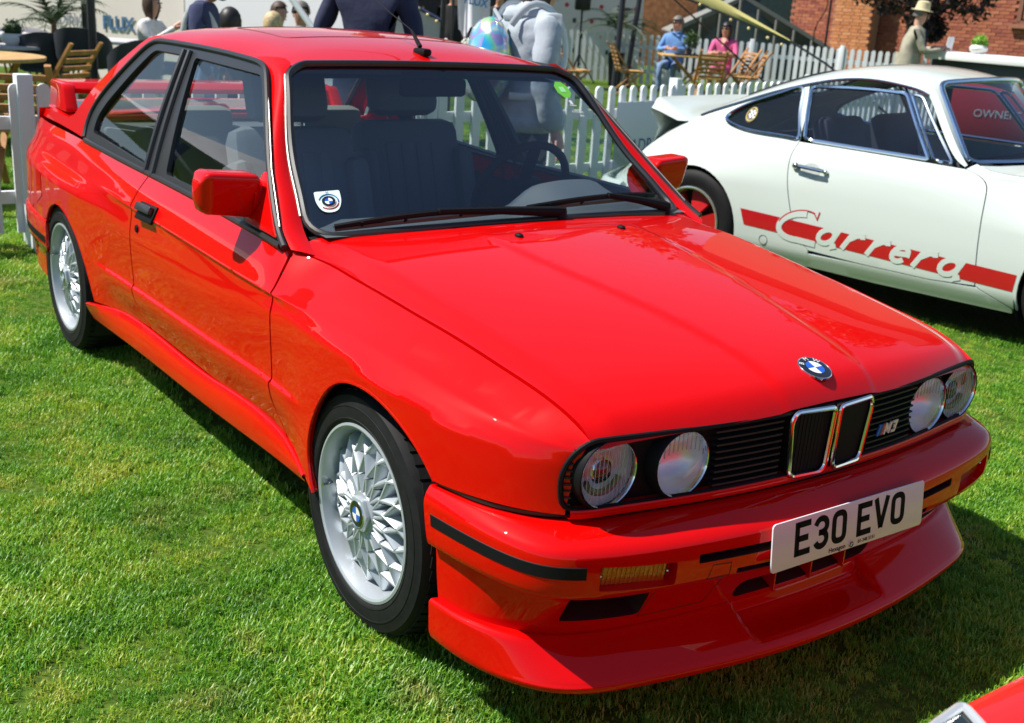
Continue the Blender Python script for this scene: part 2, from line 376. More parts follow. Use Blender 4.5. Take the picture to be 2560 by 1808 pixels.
for sy in (-1, 1):
    fe = [(.335,.517)] + [(x, float(bumT(x))) for x in np.linspace(.36,.612,12)]
    nose = [(.613,.545),(.617,.60),(.624,.645),(.633,.681)]
    top = [(x, float(zT(x))-.002) for x in np.linspace(.630,-.52,50)]
    sheet('wing_panel', body, sh(dF, GAP) + [(-.36,.335),(-.27,.290)] + [tuple(p) for p in archF] + fe[1:] + nose + top, (), .020, RED, car, .016, (0,1,0), sy=sy, rows=ROWS)
    blt = [(x, float(zT(x))-.001) for x in np.linspace(-1.640,-.54,24)]
    sheet('door', body, sh(dR, GAP)[::1] + [(-1.2,.347),(-.8,.3465)] + sh(dF, -GAP)[::-1] + blt[::-1], (), .022, RED, car, .016, (0,1,0), sy=sy, rows=ROWS)
    qt = [(x, float(zT(x))-.0015) for x in np.linspace(-3.385,-1.655,50)]
    tail = [(-2.80,.505),(-3.0,.505),(-3.2,.505),(-3.37,.505),(-3.39,.65),(-3.39,.80)]
    sheet('quarter_panel', body, sh(dR, -GAP) + [(-1.8,.335),(-2.0,.318)] + [tuple(p) for p in archR] + tail + qt, (), .024, RED, car, .016, (0,1,0), sy=sy, rows=ROWS)
    # sill: flares outwards to its lower edge
    sx = np.linspace(-2.20,-.285,60); prof = []
    zt_ = tab((-2.2,.284),(-2.0,.315),(-1.6,.340),(-1.0,.3405),(-.45,.339),(-.3,.30)); zb_ = tab((-2.2,.218),(-1.6,.235),(-.9,.247),(-.3,.272))
    yo = tab((-2.2,.815),(-1.6,.812),(-.9,.812),(-.45,.815),(-.285,.822))
    for x in sx:
        a, b, o_ = float(zt_(x)), float(zb_(x)), float(yo(x)); yi = float(body(np.array([[x, a+.004]]))[0,1])
        prof.append([(x, sy*(yi-.012), a), (x, sy*(yi+.002), a), (x, sy*(yi+.006), a-.004), (x, sy*((yi+o_)/2+.004), (a+b)/2), (x, sy*o_, b+.008), (x, sy*(o_-.003), b), (x, sy*(o_-.02), b-.002), (x, sy*.70, b+.03)])
    grid_mesh('sill', prof, RED, car, angle=55)
# wheel-well liners, floor, bulkheads: keep daylight out of the shell
mb = MB(); mb.box((-1.42,0,.245), (3.5,1.30,.03)); mb.box((-.46,0,.55), (.03,1.36,.55)); mb.box((-1.3,.77,.53), (1.6,.02,.5)); mb.box((-1.3,-.77,.53), (1.6,.02,.5)); mb.box((.45,0,.42), (.04,1.2,.36)); mb.box((-3.3,0,.5), (.04,1.2,.5))
for xa in (0.02,-2.53):
    for sy in (-1,1):
        P = [[(xa+.335*math.cos(t), sy*y, .315+.335*math.sin(t)) for y in (.48,.80)] for t in np.linspace(-.6, PI+.6, 26)]
        for i in range(25): mb.add([P[i][0], P[i][1], P[i+1][1], P[i+1][0]], [(0,1,2,3)])
        mb.box((xa,sy*.47,.36), (.66,.02,.5))
mb.build('underbody', DARK, car, False)
# ---- bonnet: rolled sides, a raised middle and a rounded leading edge
zc_ = tab((-.50,.890),(-.40,.888),(-.28,.884),(-.1,.868),(.1,.846),(.3,.819),(.45,.794),(.56,.771),(.62,.754),(.665,.737))
zr_ = tab((-.56,.858),(-.45,.856),(-.3,.848),(-.1,.830),(.1,.807),(.3,.782),(.45,.759),(.55,.738),(.62,.714),(.65,.703))
xfr = tab((0,.704),(.14,.7035),(.28,.694),(.42,.676),(.53,.657),(.60,.645),(.645,.635),(.70,.605))
def bon(uv):
    x = uv[:,0]; y = uv[:,1]; a = np.abs(y); ye = yT(x); ze = zT(x)
    c = zc_(x); r = zr_(x); t = a/np.maximum(ye, .1)
    z = c-(c-r)*np.clip(t/.90, 0, 1.2)**2.2
    yw = .262-.115*smst(-.30,.66,x)
    z = z+.0045*(1-smst(yw-.014, yw+.018, a))*smst(-.36,-.30,x)
    k = smst(.885, 1.0, t)**1.25; z = z*(1-k)+ze*k
    d = np.clip((xfr(a)-x)/.060, 0, 1); z = z-(.034*(1-d)**2.3)*(1-.55*k)
    return np.stack([x, y, z], 1)
xr_ = lambda y: -.425-.125*(abs(y)/.68)**2.6
be = [(x, -(float(yT(x))-GAP*1.2)) for x in np.linspace(-.545,.628,46)] + [(float(xfr(abs(y)))-.001, y) for y in np.linspace(-.632,.632,50)] + [(x, float(yT(x))-GAP*1.2) for x in np.linspace(.628,-.545,46)] + [(xr_(y), y) for y in np.linspace(.66,-.66,30)]
_bxr = np.arange(-.36,.66,.02); _yw = .262-.115*smst(-.30,.66,_bxr)
BR = np.concatenate([np.stack([_bxr, q*(_yw+d)], 1) for q in (-1,1) for d in (-.010,-.004,.002,.008,.014)])
sheet('bonnet', bon, be, (), .018, RED, car, .018, (0,0,1), rows=BR)
def onbon(x, y, off=0.):
    uv = np.array([[x, y]], float); p = bon(uv)[0]; n = snormals(bon, uv)[0]; n = n if n[2] > 0 else -n; return Vector(p+n*off), Vector(n)
for y in (-.185, .185):
    p, n = onbon(-.275, y, -.001); b = MB(); b.ball((0,0,.003), (.016,.011,.008), 12, 8); o = b.build('washer_nozzle', BLK, car); o.matrix_local = frame_mat(p, (1,0,0), (0,1,0))
# ---- nose: grille tray, slats, kidneys, lamps
Xn = lambda y: xfr(np.abs(y))
def nosef(dep): return lambda uv: np.stack([Xn(uv[:,0])-dep, uv[:,0], uv[:,1]], 1)
gout = rounded([(-.685,.535),(.685,.535),(.690,.61),(.672,.655),(.640,.683),(-.640,.683),(-.672,.655),(-.690,.61)], [.03,.03,.03,.03,.02,.02,.03,.03], 4)
LP = [(.592,.606,.071),(.416,.606,.071)]
SLT = mat('slat_black', (.012,.012,.014), .5, spec=.35)
hol = [[(s*cy+(.080)*math.cos(t), cz+.0745*math.sin(t)) for t in np.linspace(0,2*PI,36)[:-1]] for cy, cz, r in LP for s in (-1,1)]
hol = [[(y, min(z, .6795)) for y, z in q] for q in hol]
gr = sheet('grille', nosef(.028), gout, hol, .03, BLK, car, .05, (1,0,0))
# thin red lip under the grille and black rim round it
lip = [(x,) for x in ()]
pr_ = []
for y in np.linspace(-.672,.672,60):
    x = float(Xn(y))+.002; pr_.append([(x-.03,y,.5355),(x-.002,y,.5358),(x,y,.5335),(x+.0005,y,.524),(x-.002,y,.517),(x-.03,y,.515)])
grid_mesh('nose_lip', pr_, RED, car, angle=50)
rim = [Vector((float(Xn(y))-.006, y, z)) for y, z in resamp(gout, .02)]
v_, f_ = tube_vf(rim, .006, 6, True); mk('grille_rim', v_, f_, BLK, gr)
for s in (-1, 1):
    for k in range(9):
        z = .547+k*.0152; y0 = .150; y1 = .335 if abs(z-.606) < .06 else .34
        b = MB(); P = [(float(Xn(s*y))-.013, s*y, z) for y in np.linspace(y0, y1, 8)]
        for a, c in zip(P[:-1], P[1:]): b.bar(a, c, .020, .0042, (0,0,1))
        b.build('slat', SLT, gr)
    for k in range(9):   # short slats outboard of the lamps
        z = .547+k*.0145; ym = .683 if z < .63 else .683-(z-.63)*.8
        b = MB(); P = [(float(Xn(s*y))-.015, s*y, z) for y in (.665, ym)]; b.bar(P[0], P[1], .018, .0042, (0,0,1)); b.build('slat', SLT, gr)
    # kidney: chrome frame with fine upright bars
    kd = rounded([(.009,.686),(.128,.688),(.137,.664),(.122,.545),(.112,.532),(.022,.532),(.012,.545)], [.012,.014,.012,.02,.012,.012,.02], 4)
    kx = lambda y, z: .712+.006*(z-.53)/.16-.012*(abs(y)/.14)**2
    kid = empty('kidney_grille', (0,0,0), parent=car)
    path = [Vector((kx(y,z)+.004, s*y, z)) for y, z in kd]
    v_, f_ = tube_vf(path, .0058, 8, True); mk('chrome_frame', v_, f_, CHR, kid)
    wall = [[(p.x, p.y, p.z) for p in path], [(p.x-.05, p.y, p.z) for p in path]]; grid_mesh('shell', np.array(wall).transpose(1,0,2), BLK, kid, True)
    b = MB(); b.add([(kx(.07,.61)-.03, s*y, z) for y, z in kd], [tuple(range(len(kd)))]); b.build('backing', DARK, kid)
    for k in range(10):
        y = .020+k*.0108; b = MB(); b.bar((kx(y,.54)-.004, s*y, .535), (kx(y,.68)-.004, s*y*1.03, .684), .0026, .02, (0,1,0)); b.build('bar', BLK, kid)
LENS = glass_mat('lamp_glass', (.93,.95,.95), 1.5, .01); REFL = mat('lamp_reflector', (.92,.94,.97), .30, .45, bump=.15, bscale=25); FLU = mat('lamp_flutes', (.5,.52,.52), .2)
for cy, cz, r in LP:
    for s in (-1, 1):
        hl = empty('headlight', (float(Xn(cy))-.014, s*cy, cz), parent=car); inner = cy < .5
        b = MB(); b.lathe([(.079,-.05),(.079,.004),(.076,.010),(.0735,.006),(.072,-.045)], 40, 'x'); b.build('bucket', BLK, hl)
        b = MB(); b.lathe([(.0735,-.03),(.0745,.006),(.0725,.0095),(.0705,.007),(.0695,-.02)], 40, 'x'); b.build('bezel', CHR, hl)
        b = MB(); b.lathe([(.070,-.004),(.066,-.022),(.052,-.044),(.03,-.058),(.012,-.062),(.0005,-.062)], 36, 'x'); b.build('reflector', REFL, hl)
        b = MB(); n_ = 40
        b.lathe([(.0705-.0705*(k/10), .004+.012*(1-(1-k/10)**2)) for k in range(11)], n_, 'x'); b.build('lens', LENS, hl)
        b = MB()     # fluting behind the lens
        for k in range(13 if not inner else 11):
            y = -.062+k*(.124/(12 if not inner else 10)); hh = math.sqrt(max(0, .066**2-y*y)); 
            if hh > .01:
                if inner: b.bar((.0015,y,hh*.45), (.0015,y,hh), .0022, .0022)
                else: b.bar((.0015,y,-hh), (.0015,y,hh), .0011, .0011)
        b.build('fluting', FLU, hl)
        if not inner:
            b = MB(); b.lathe([(.029,-.055),(.029,-.016),(.025,-.012)], 28, 'x'); b.build('projector_ring', CHR, hl)
            b = MB(); b.lathe([(.0255*(1-k/6), -.016+.012*(1-(1-k/6)**2)) for k in range(7)], 24, 'x'); b.build('projector_lens', mat('dark_lens', (.02,.022,.022), .04, 0, 1.), hl)
            b = MB(); q = [(.0,.047*math.cos(t),.047*math.sin(t)) for t in np.linspace(-PI*.88,-PI*.12,14)]; v_, f_ = tube_vf([(-.012,a[1],a[2]) for a in q], .0075, 8); b.add(v_, f_); b.build('shade', mat('lamp_shade_grey', (.10,.08,.08), .4), hl)
# badge on the grille: three slanting bars and "M3"
gmb = lambda y, z: (.186+(y-.178)*.80, .574+(z-.552)*.80)
gm = lambda y, z, d=.0: (float(Xn(gmb(y,z)[0]))-.004+d, *gmb(y,z))
bd = empty('model_badge', (0,0,0), parent=car)
cx0 = .178
for k, c in enumerate([(.03,.16,.55),(.02,.03,.22),(.55,.03,.04)]):
    y0 = cx0+k*.010; q = [(y0,.552),(y0+.0085,.552),(y0+.0205,.586),(y0+.012,.586)]
    prism('stripe', [(a,b_) for a,b_ in q], .004, lambda x,y,z: gm(x,y,z), mat('badge_%d' % k, c, .35), bd)
cream = mat('badge_cream', (.75,.76,.55), .35)
def ribbon_path(P, wd):
    """flat ribbon (list of quads) along a 2-D polyline with mitred joints"""
    P = [np.array(p, float) for p in P]; n = len(P); L = []; Rr = []
    for i in range(n):
        d0 = (P[i]-P[i-1]) if i > 0 else (P[1]-P[0]); d1 = (P[i+1]-P[i]) if i < n-1 else d0
        d0 = d0/np.hypot(*d0); d1 = d1/np.hypot(*d1); a = np.array([-d0[1],d0[0]]); b_ = np.array([-d1[1],d1[0]]); m_ = a+b_; m_ = m_/max(m_@a, .35)*.5*2/2
        m_ = (a+b_)/max((a+b_)@a, .4); L.append(P[i]+m_*wd/2); Rr.append(P[i]-m_*wd/2)
    return L, Rr
def strokes(name, paths, wd, M, m, parent, dep=.0012):
    b = MB()
    for P in paths:
        L, Rr = ribbon_path(P, wd); k = len(L); v = [M(*p, dep) for p in L] + [M(*p, dep) for p in Rr] + [M(*p, 0) for p in L] + [M(*p, 0) for p in Rr]
        f = []
        for i in range(k-1):
            f += [(i,i+1,k+i+1,k+i), (i,2*k+i,2*k+i+1,i+1), (k+i+1,3*k+i+1,3*k+i,k+i)]
        f += [(0,k,3*k,2*k), (k-1,3*k-1,4*k-1,2*k-1)][:1]
        b.add(v, f)
    return b.build(name, m, parent, False)
sk = .36
sl = lambda P, y0: [(y0+a+b_*sk, .552+b_) for a, b_ in P]
strokes('badge_letters', [sl([(0,0),(0,.034)], .213), sl([(0,.031),(.012,.012),(.024,.031)], .213), sl([(.024,.034),(.024,0)], .213), sl([(0,.031),(.020,.031),(.020,.018),(.006,.018)], .247), sl([(.020,.018),(.020,.003),(0,.003)], .247)], .0075, lambda y, z, d: gm(y, z, d+.001), cream, bd, .004)
# ---- roundels
BLUE = mat('roundel_blue', (.012,.10,.50), .25, coat=1); WHT = mat('roundel_white', (.8,.8,.8), .25, coat=1); RBK = mat('roundel_black', (.008,.008,.01), .25, coat=1)
def roundel(M, r, parent, name='roundel', letters=True):
    e = empty(name, (0,0,0), parent=parent); e.matrix_local = M
    b = MB(); b.lathe([(r*1.0,-.004),(r*1.0,.001),(r*.97,.0022),(r*.94,.001)], 32); b.build('rim', CHR, e)
    b = MB(); b.lathe([(r*.96,.0008),(r*.60,.0014),(r*.0005,.0014)], 32); b.build('disc', RBK, e)
    for k in range(4):
        b = MB(); n_ = 8; v = [(0,0,.0024)]+[(r*.56*math.cos(k*PI/2+j*PI/2/n_), r*.56*math.sin(k*PI/2+j*PI/2/n_), .0024) for j in range(n_+1)]
        b.add(v, [(0,j+1,j+2) for j in range(n_)]); b.build('quarter', (WHT if k % 2 == 0 else BLUE), e, False)
    if letters:
        for ch, a in (('B',PI*.78),('M',PI*.5),('W',PI*.22)):
            text_obj('letter', ch, r*.42, Matrix.Translation((r*.77*math.cos(a), r*.77*math.sin(a), .0022)) @ Matrix.Rotation(a-PI/2, 4, 'Z'), WHT, e, .0002)
    return e
p, n = onbon(.640, 0, .001); ff = Vector((-n.z,0,n.x))
roundel(frame_mat(p, (0,1,0), (-1,0,.35)), .041, car)
# ---- bumper and splitter: lofts of plan curves (stations: rear of side ... centre)
def loftset(curves):
    """curves: list of 7 stations (x,y,z) on the left half -> S(s,t) over both halves, s in 0..12"""
    A = np.array(curves, float); M_ = A[:, ::-1]*np.array([1,-1,1]); full = np.concatenate([A*np.array([1,-1,1]), (A[:, ::-1])[:, 1:]], 1)    # right rear -> centre -> left rear
    st = np.arange(13.); fs = [[cspline(st, full[c,:,k]) for k in range(3)] for c in range(len(A))]
    def S(uv):
        s = uv[:,0]/.18; t = uv[:,1]/.05; V = np.array([[f(s) for f in fc] for fc in fs]); tt = np.clip(t, 0, len(fs)-1)
        K = np.repeat(np.arange(len(fs), dtype=float)[:,None], len(s), 1)
        return np.stack([pchip_cols(K, V[:,k], tt) for k in range(3)], 1)
    return S
def cz(z, pts): return [(x, y, (z[i] if hasattr(z, '__len__') else z)) for i, (x, y) in enumerate(pts)]
B = [cz(.503, [(.322,.800),(.44,.775),(.525,.73),(.588,.66),(.632,.53),(.672,.28),(.69,0)]),
     cz([.506,.507,.508,.509,.51,.511,.511], [(.325,.815),(.45,.790),(.545,.745),(.612,.675),(.656,.53),(.694,.28),(.708,0)]),
     cz([.484,.484,.482,.481,.479,.477,.476], [(.326,.831),(.467,.813),(.602,.774),(.683,.7005),(.731,.5475),(.769,.28),(.783,0)]),
     cz([.466,.466,.464,.463,.462,.460,.459], [(.327,.834),(.470,.817),(.610,.779),(.692,.705),(.742,.55),(.781,.28),(.796,0)]),
     cz([.42,.42,.418,.417,.416,.415,.415], [(.336,.834),(.472,.817),(.612,.780),(.694,.706),(.744,.55),(.784,.28),(.799,0)]),
     cz([.378,.378,.376,.374,.373,.372,.372], [(.345,.830),(.470,.813),(.607,.775),(.688,.701),(.737,.547),(.777,.28),(.792,0)]),
     cz([.370,.370,.368,.366,.365,.364,.364], [(.348,.812),(.462,.790),(.582,.746),(.655,.674),(.701,.532),(.740,.28),(.754,0)]),
     cz([.30,.30,.30,.30,.30,.30,.30], [(.353,.809),(.461,.787),(.562,.735),(.620,.667),(.664,.531),(.701,.28),(.715,0)]),
     cz([.236,.236,.234,.232,.23,.23,.23], [(.360,.806),(.46,.785),(.545,.728),(.592,.662),(.636,.53),(.670,.28),(.684,0)])]
bumS = loftset(B)
_g = np.stack(np.meshgrid(np.linspace(0,12*.18,361), np.linspace(0,.40,161), indexing='ij'), -1).reshape(-1,2); _gX = bumS(_g)
def inv(y, z, side=False, x=None):
    m_ = ((_gX[:,1]-y)**2 if x is None else (_gX[:,0]-x)**2) + (_gX[:,2]-z)**2
    m_ = m_ + np.where(_gX[:,1]*(1 if x is None else y) < 0, 1e3 if x is not None else 0, 0) + (np.where(_g[:,1] < .055, 1e3, 0)); 
    if x is None: m_ = m_ + np.where((_g[:,0] < .42) | (_g[:,0] > .18*12-.42), 1e3, 0)
    return tuple(_g[np.argmin(m_)])
def bhole(poly, r=.004):
    q = [inv(y, z) for y, z in poly]; return rounded(q, r, 3)
hl_ = []; PK = []
for s in (-1, 1):
    hl_.append(bhole([(s*.655,.447),(s*.487,.436),(s*.487,.383),(s*.655,.395)])); PK.append(.03)            # indicator
    hl_.append(bhole([(s*.667,.345),(s*.490,.338),(s*.490,.268),(s*.667,.275)], .01)); PK.append(.13)       # brake duct
    hl_.append(bhole([(s*.330,.392),(s*.232,.390),(s*.232,.377),(s*.330,.379)], .002)); PK.append(.04)
    hl_.append(bhole([(s*.435,.443),(s*.225,.440),(s*.225,.420),(s*.435,.423)], .003)); PK.append(.04)      # slot beside the plate
hl_.append(bhole([(-.225,.300),(.225,.300),(.232,.270),(.222,.246),(-.222,.246),(-.232,.270)], .012)); PK.append(.13)   # middle intake
bo = [(u, 0) for u in np.linspace(0,12*.18,60)] + [(12*.18, t) for t in np.linspace(.02,.40,12)] + [(u, .40) for u in np.linspace(12*.18,0,60)] + [(0, t) for t in np.linspace(.38,.02,12)]
bum = sheet('bumper', bumS, bo, hl_, .02, RED, car, .02, (1,0,0), pocket=PK, wall_m=mat('duct_shade_red', (.03,.001,.001), .7))  # deep hole walls darkened in colour to stand for the shade inside
for q, dp in zip(hl_, PK):
    if dp > .031: sheet('duct_shade_floor', bumS, q, (), .05, DARK, bum, 0, (1,0,0), off=-(dp-.006))  # near-black sheet over the red floor paints in the shade of the hole
# black gap strip between bumper and body
b = MB(); P = bumS(np.stack([np.linspace(.02,12*.18-.02,70), np.full(70,.012)], 1)); b.tube([Vector(p)+Vector((0,0,.009)) for p in P], .0075, 6); b.build('gap_seal', RUB, car)
for y in (-.105,.02,.14):
    b = MB(); b.box((.672,y,.273), (.055,.004,.064)); b.build('intake_fin', RED, bum)
AMB = mat('amber_lens', (.42,.10,.006), .15, 0, 1., .02, bump=.35, bscale=260)
for s in (-1,1):
    ind = empty('indicator', (0,0,0), parent=bum)
    A_, B_, C_, D_ = (Vector((.706,s*.652,.446)), Vector((.742,s*.490,.437)), Vector((.735,s*.490,.384)), Vector((.699,s*.652,.395)))
    if True:
        c = (A_+B_+C_+D_)/4; e1 = (B_-A_).normalized(); nrm = e1.cross((D_-A_)).normalized(); nrm = nrm if nrm.x > 0 else -nrm
        q = [A_,B_,C_,D_]; fr = [p_-nrm*.012 for p_ in q]; b = MB(); b.add(fr, [(0,1,2,3)]); b.build('housing', BLK, ind, False)
        inn = [c+(p_-c)*.90 for p_ in q]; f0 = [p_-nrm*.003 for p_ in inn]; f1 = [p_-nrm*.012 for p_ in inn]
        b = MB(); b.add(f0+f1, [(0,1,2,3),(0,4,5,1),(1,5,6,2),(2,6,7,3),(3,7,4,0)]); b.build('lens', AMB, ind, False)
        b = MB()
        for k in range(14):
            t = (k+.5)/14; b.bar(f0[0].lerp(f0[1], t)+nrm*.0005, f0[3].lerp(f0[2], t)+nrm*.0005, .005, .002, up=nrm)
        b.build('ribs', AMB, ind)
        for t in (.03,.97):
            b = MB(); b.ball(q[0].lerp(q[1], t).lerp(q[3].lerp(q[2], t), .5), .0035); b.build('screw', CHR, ind)
for poly in ([(-.475,.352),(-.30,.348),(-.315,.262),(-.49,.262)], [(-.395,.412),(-.345,.410),(-.35,.378),(-.40,.380)], [(.475,.352),(.30,.348),(.315,.262),(.49,.262)]):
    q = resamp([inv(y, z) for y, z in poly], .012); P = bumS(q); N_ = snormals(bumS, q); N_ = N_*np.sign(N_[:,:1]); b = MB(); b.tube([Vector(p) for p in P-N_*.0006], .0016, 5, True); b.build('cover_seam', mat('seam_dark', (.08,.002,.002), .6), bum)
# rubbing strip sunk in the bumper side: rides 1 mm proud of the paint
for s in (-1,1):
    b = []
    for u in np.linspace(.03,.575,40):
        uu = u if s < 0 else 12*.18-u
        zz = .445
        P = bumS(np.array([[uu,.166],[uu,.170],[uu,.194],[uu,.198]])); N_ = snormals(bumS, np.array([[uu,.17]]))[0]; N_ = N_ if N_@np.array([.3,s,0]) > 0 else -N_
        b.append([P[0]-N_*.003, P[1]+N_*.0015, P[2]+N_*.0015, P[3]-N_*.003])
    grid_mesh('rub_strip', b, BLK, bum, angle=30)
SP = [cz([.243,.243,.241,.236,.234,.233,.233], [(.358,.790),(.458,.765),(.535,.712),(.578,.648),(.62,.515),(.65,.27),(.664,0)]),
      cz([.245,.245,.243,.238,.236,.235,.235], [(.352,.816),(.462,.797),(.553,.742),(.598,.668),(.640,.532),(.672,.28),(.686,0)]),
      cz([.236,.236,.232,.226,.226,.226,.226], [(.350,.825),(.468,.806),(.566,.752),(.614,.676),(.655,.535),(.688,.28),(.702,0)]),
      cz([.168,.168,.168,.170,.171,.172,.172], [(.350,.822),(.478,.806),(.608,.752),(.692,.662),(.737,.512),(.780,.27),(.797,0)]),
      cz([.158,.158,.158,.160,.161,.162,.162], [(.350,.820),(.479,.805),(.612,.753),(.698,.664),(.744,.514),(.787,.27),(.804,0)]),
      cz([.142,.142,.143,.145,.146,.147,.147], [(.351,.810),(.476,.797),(.606,.746),(.692,.658),(.738,.51),(.781,.27),(.798,0)]),
      cz([.140,.140,.142,.144,.145,.146,.146], [(.355,.74),(.44,.72),(.54,.66),(.60,.58),(.64,.45),(.66,.24),(.67,0)])]
_sp = loftset(SP)
def splS(uv):
    P = _sp(uv); a = np.abs(P[:,1]); t = uv[:,1]/.05
    P[:,2] -= .030*(1-smst(.214,.226,a))*smst(.6,1.2,t)*(1-smst(2.15,2.9,t))
    return P
so = [(u, 0) for u in np.linspace(0,12*.18,60)] + [(12*.18, t) for t in np.linspace(.02,.30,10)] + [(u, .30) for u in np.linspace(12*.18,0,60)] + [(0, t) for t in np.linspace(.28,.02,10)]
sheet('splitter', splS, so, (), .010, RED, car, 0, (1,0,0))
for s in (-1,1):   # closing plates at the rear ends
    u = 0 if s < 0 else 12*.18
    P = splS(np.stack([np.full(13,float(u)), np.linspace(.03,.30,13)], 1)); b = MB(); b.add(list(P), [tuple(range(13))]); b.build('end_plate', RED, car, False)
    P = bumS(np.stack([np.full(20,float(u)), np.linspace(.03,.40,20)], 1)); Q = P-np.array([0,s*.05,0]); grid_mesh('end_plate', np.stack([P,Q],1), RED, car)
# ---- number plate
pc = Vector((.802,0,.430)); px_ = Vector((.0,1,0)); py_ = Vector((-.10,0,1)).normalized(); pn = Vector((1,0,.10)).normalized()
PM = lambda a, b_, d=0.: tuple(pc+px_*a+py_*b_+pn*d)
plate = prism('number_plate', rounded([(-.26,-.0555),(.26,-.0555),(.26,.0555),(-.26,.0555)], .011, 5), .004, PM, mat('plate_white', (.72,.73,.75), .3, coat=.6), car, .001)
INK = mat('plate_black', (.006,.006,.006), .7, spec=.1)
hh = .079; cw = .050; sw_ = .0142
def glyph(ch, x):
    a, b_, c, d = x+sw_/2, x+cw-sw_/2, -hh/2+sw_/2+.006, hh/2-sw_/2+.006; m_ = (c+d)/2; r = .012
    if ch == 'E': return [[(a,c-sw_/2),(a,d+sw_/2)], [(a,d),(b_+sw_/2,d)], [(a,m_),(b_,m_)], [(a,c),(b_+sw_/2,c)]]
    if ch in '0O': return [rounded([(a,c),(b_,c),(b_,d),(a,d)], .016, 5) + [rounded([(a,c),(b_,c),(b_,d),(a,d)], .016, 5)[0]]]
    if ch == 'V': return [[(a-.003,d+sw_/2),((a+b_)/2,c-.002)], [((a+b_)/2,c-.002),(b_+.003,d+sw_/2)]]
    if ch == '3':
        arc = lambda z0, z1: [(a, z1-.004 if z1 > z0 else z1)]
        u = [(a-.001,d-.014)] + [((a+b_)/2+(b_-a)/2*math.cos(t), d-.0155+.0155*math.sin(t)) for t in np.linspace(PI*.9,0,8)] + [(b_,m_+.014)] + [((a+b_)/2+(b_-a)/2*math.cos(t), m_+.014+.014*math.sin(t)) for t in np.linspace(-.3,-PI*.5,5)] + [(a+.010,m_)]
        l_ = [(a+.010,m_)] + [((a+b_)/2+(b_-a)/2*math.cos(t), m_-.015+.015*math.sin(t)) for t in np.linspace(PI*.5,0,6)] + [((a+b_)/2+(b_-a)/2*math.cos(t), c+.0155+.0155*math.sin(t)) for t in np.linspace(0,-PI*.92,9)]
        return [u, l_]
x0 = -.190
for ch in 'E30 EVO':
    if ch == ' ': x0 += .026; continue
    strokes('plate_letter', glyph(ch, x0), sw_, lambda a, b_, d: PM(a, b_, .004+d), INK, plate, .0006); x0 += cw+.0105
PMm = frame_mat(pc, px_, py_)
text_obj('dealer_name', 'Hexagon', .016, PMm @ Matrix.Translation((-.047,-.0455,.0046)), INK, plate, .0002)
text_obj('dealer_number', '01-348 5151', .012, PMm @ Matrix.Translation((.055,-.0455,.0046)), INK, plate, .0002)
roundel(PMm @ Matrix.Translation((.0,-.0455,.0046)), .007, plate, 'dealer_roundel', False)
# ---- greenhouse
def gy(x, z): return .760-(z-.84)*.445+.010*np.sin(np.clip((z-.84)/.45,0,1)*PI)-.085*np.clip((-2.38-x)/1.0,0,2)**1.15
def Gs(uv): return np.stack([uv[:,0], gy(uv[:,0],uv[:,1]), uv[:,1]], 1)
blk_out = [(-.535,.842),(-.60,.875),(-.765,1.0),(-.943,1.155),(-1.045,1.238),(-1.10,1.270),(-1.2,1.281),(-1.4,1.2865),(-1.74,1.2885),(-2.0,1.286),(-2.085,1.280),(-2.14,1.262),(-2.20,1.225),(-2.30,1.150),(-2.42,1.045),(-2.468,.985),(-2.472,.93),(-2.450,.886)]
belt = [(x, float(zT(x))+.002) for x in np.linspace(-2.43,-.56,20)]
fo = [tuple(p) for p in curve2(blk_out, 90)] + belt
g1 = rounded([(-.665,.882),(-.80,1.000),(-.96,1.138),(-1.09,1.243),(-1.655,1.252),(-1.507,.885)], [.015,.2,.2,.03,.02,.02], 4)
g2 = rounded([(-1.715,.886),(-1.785,1.252),(-2.06,1.250),(-2.16,1.178),(-2.33,1.03),(-2.372,.975),(-2.365,.915)], [.02,.02,.04,.1,.08,.05,.03], 4)
WM = mat('window_frame_black', (.018,.018,.019), .38)
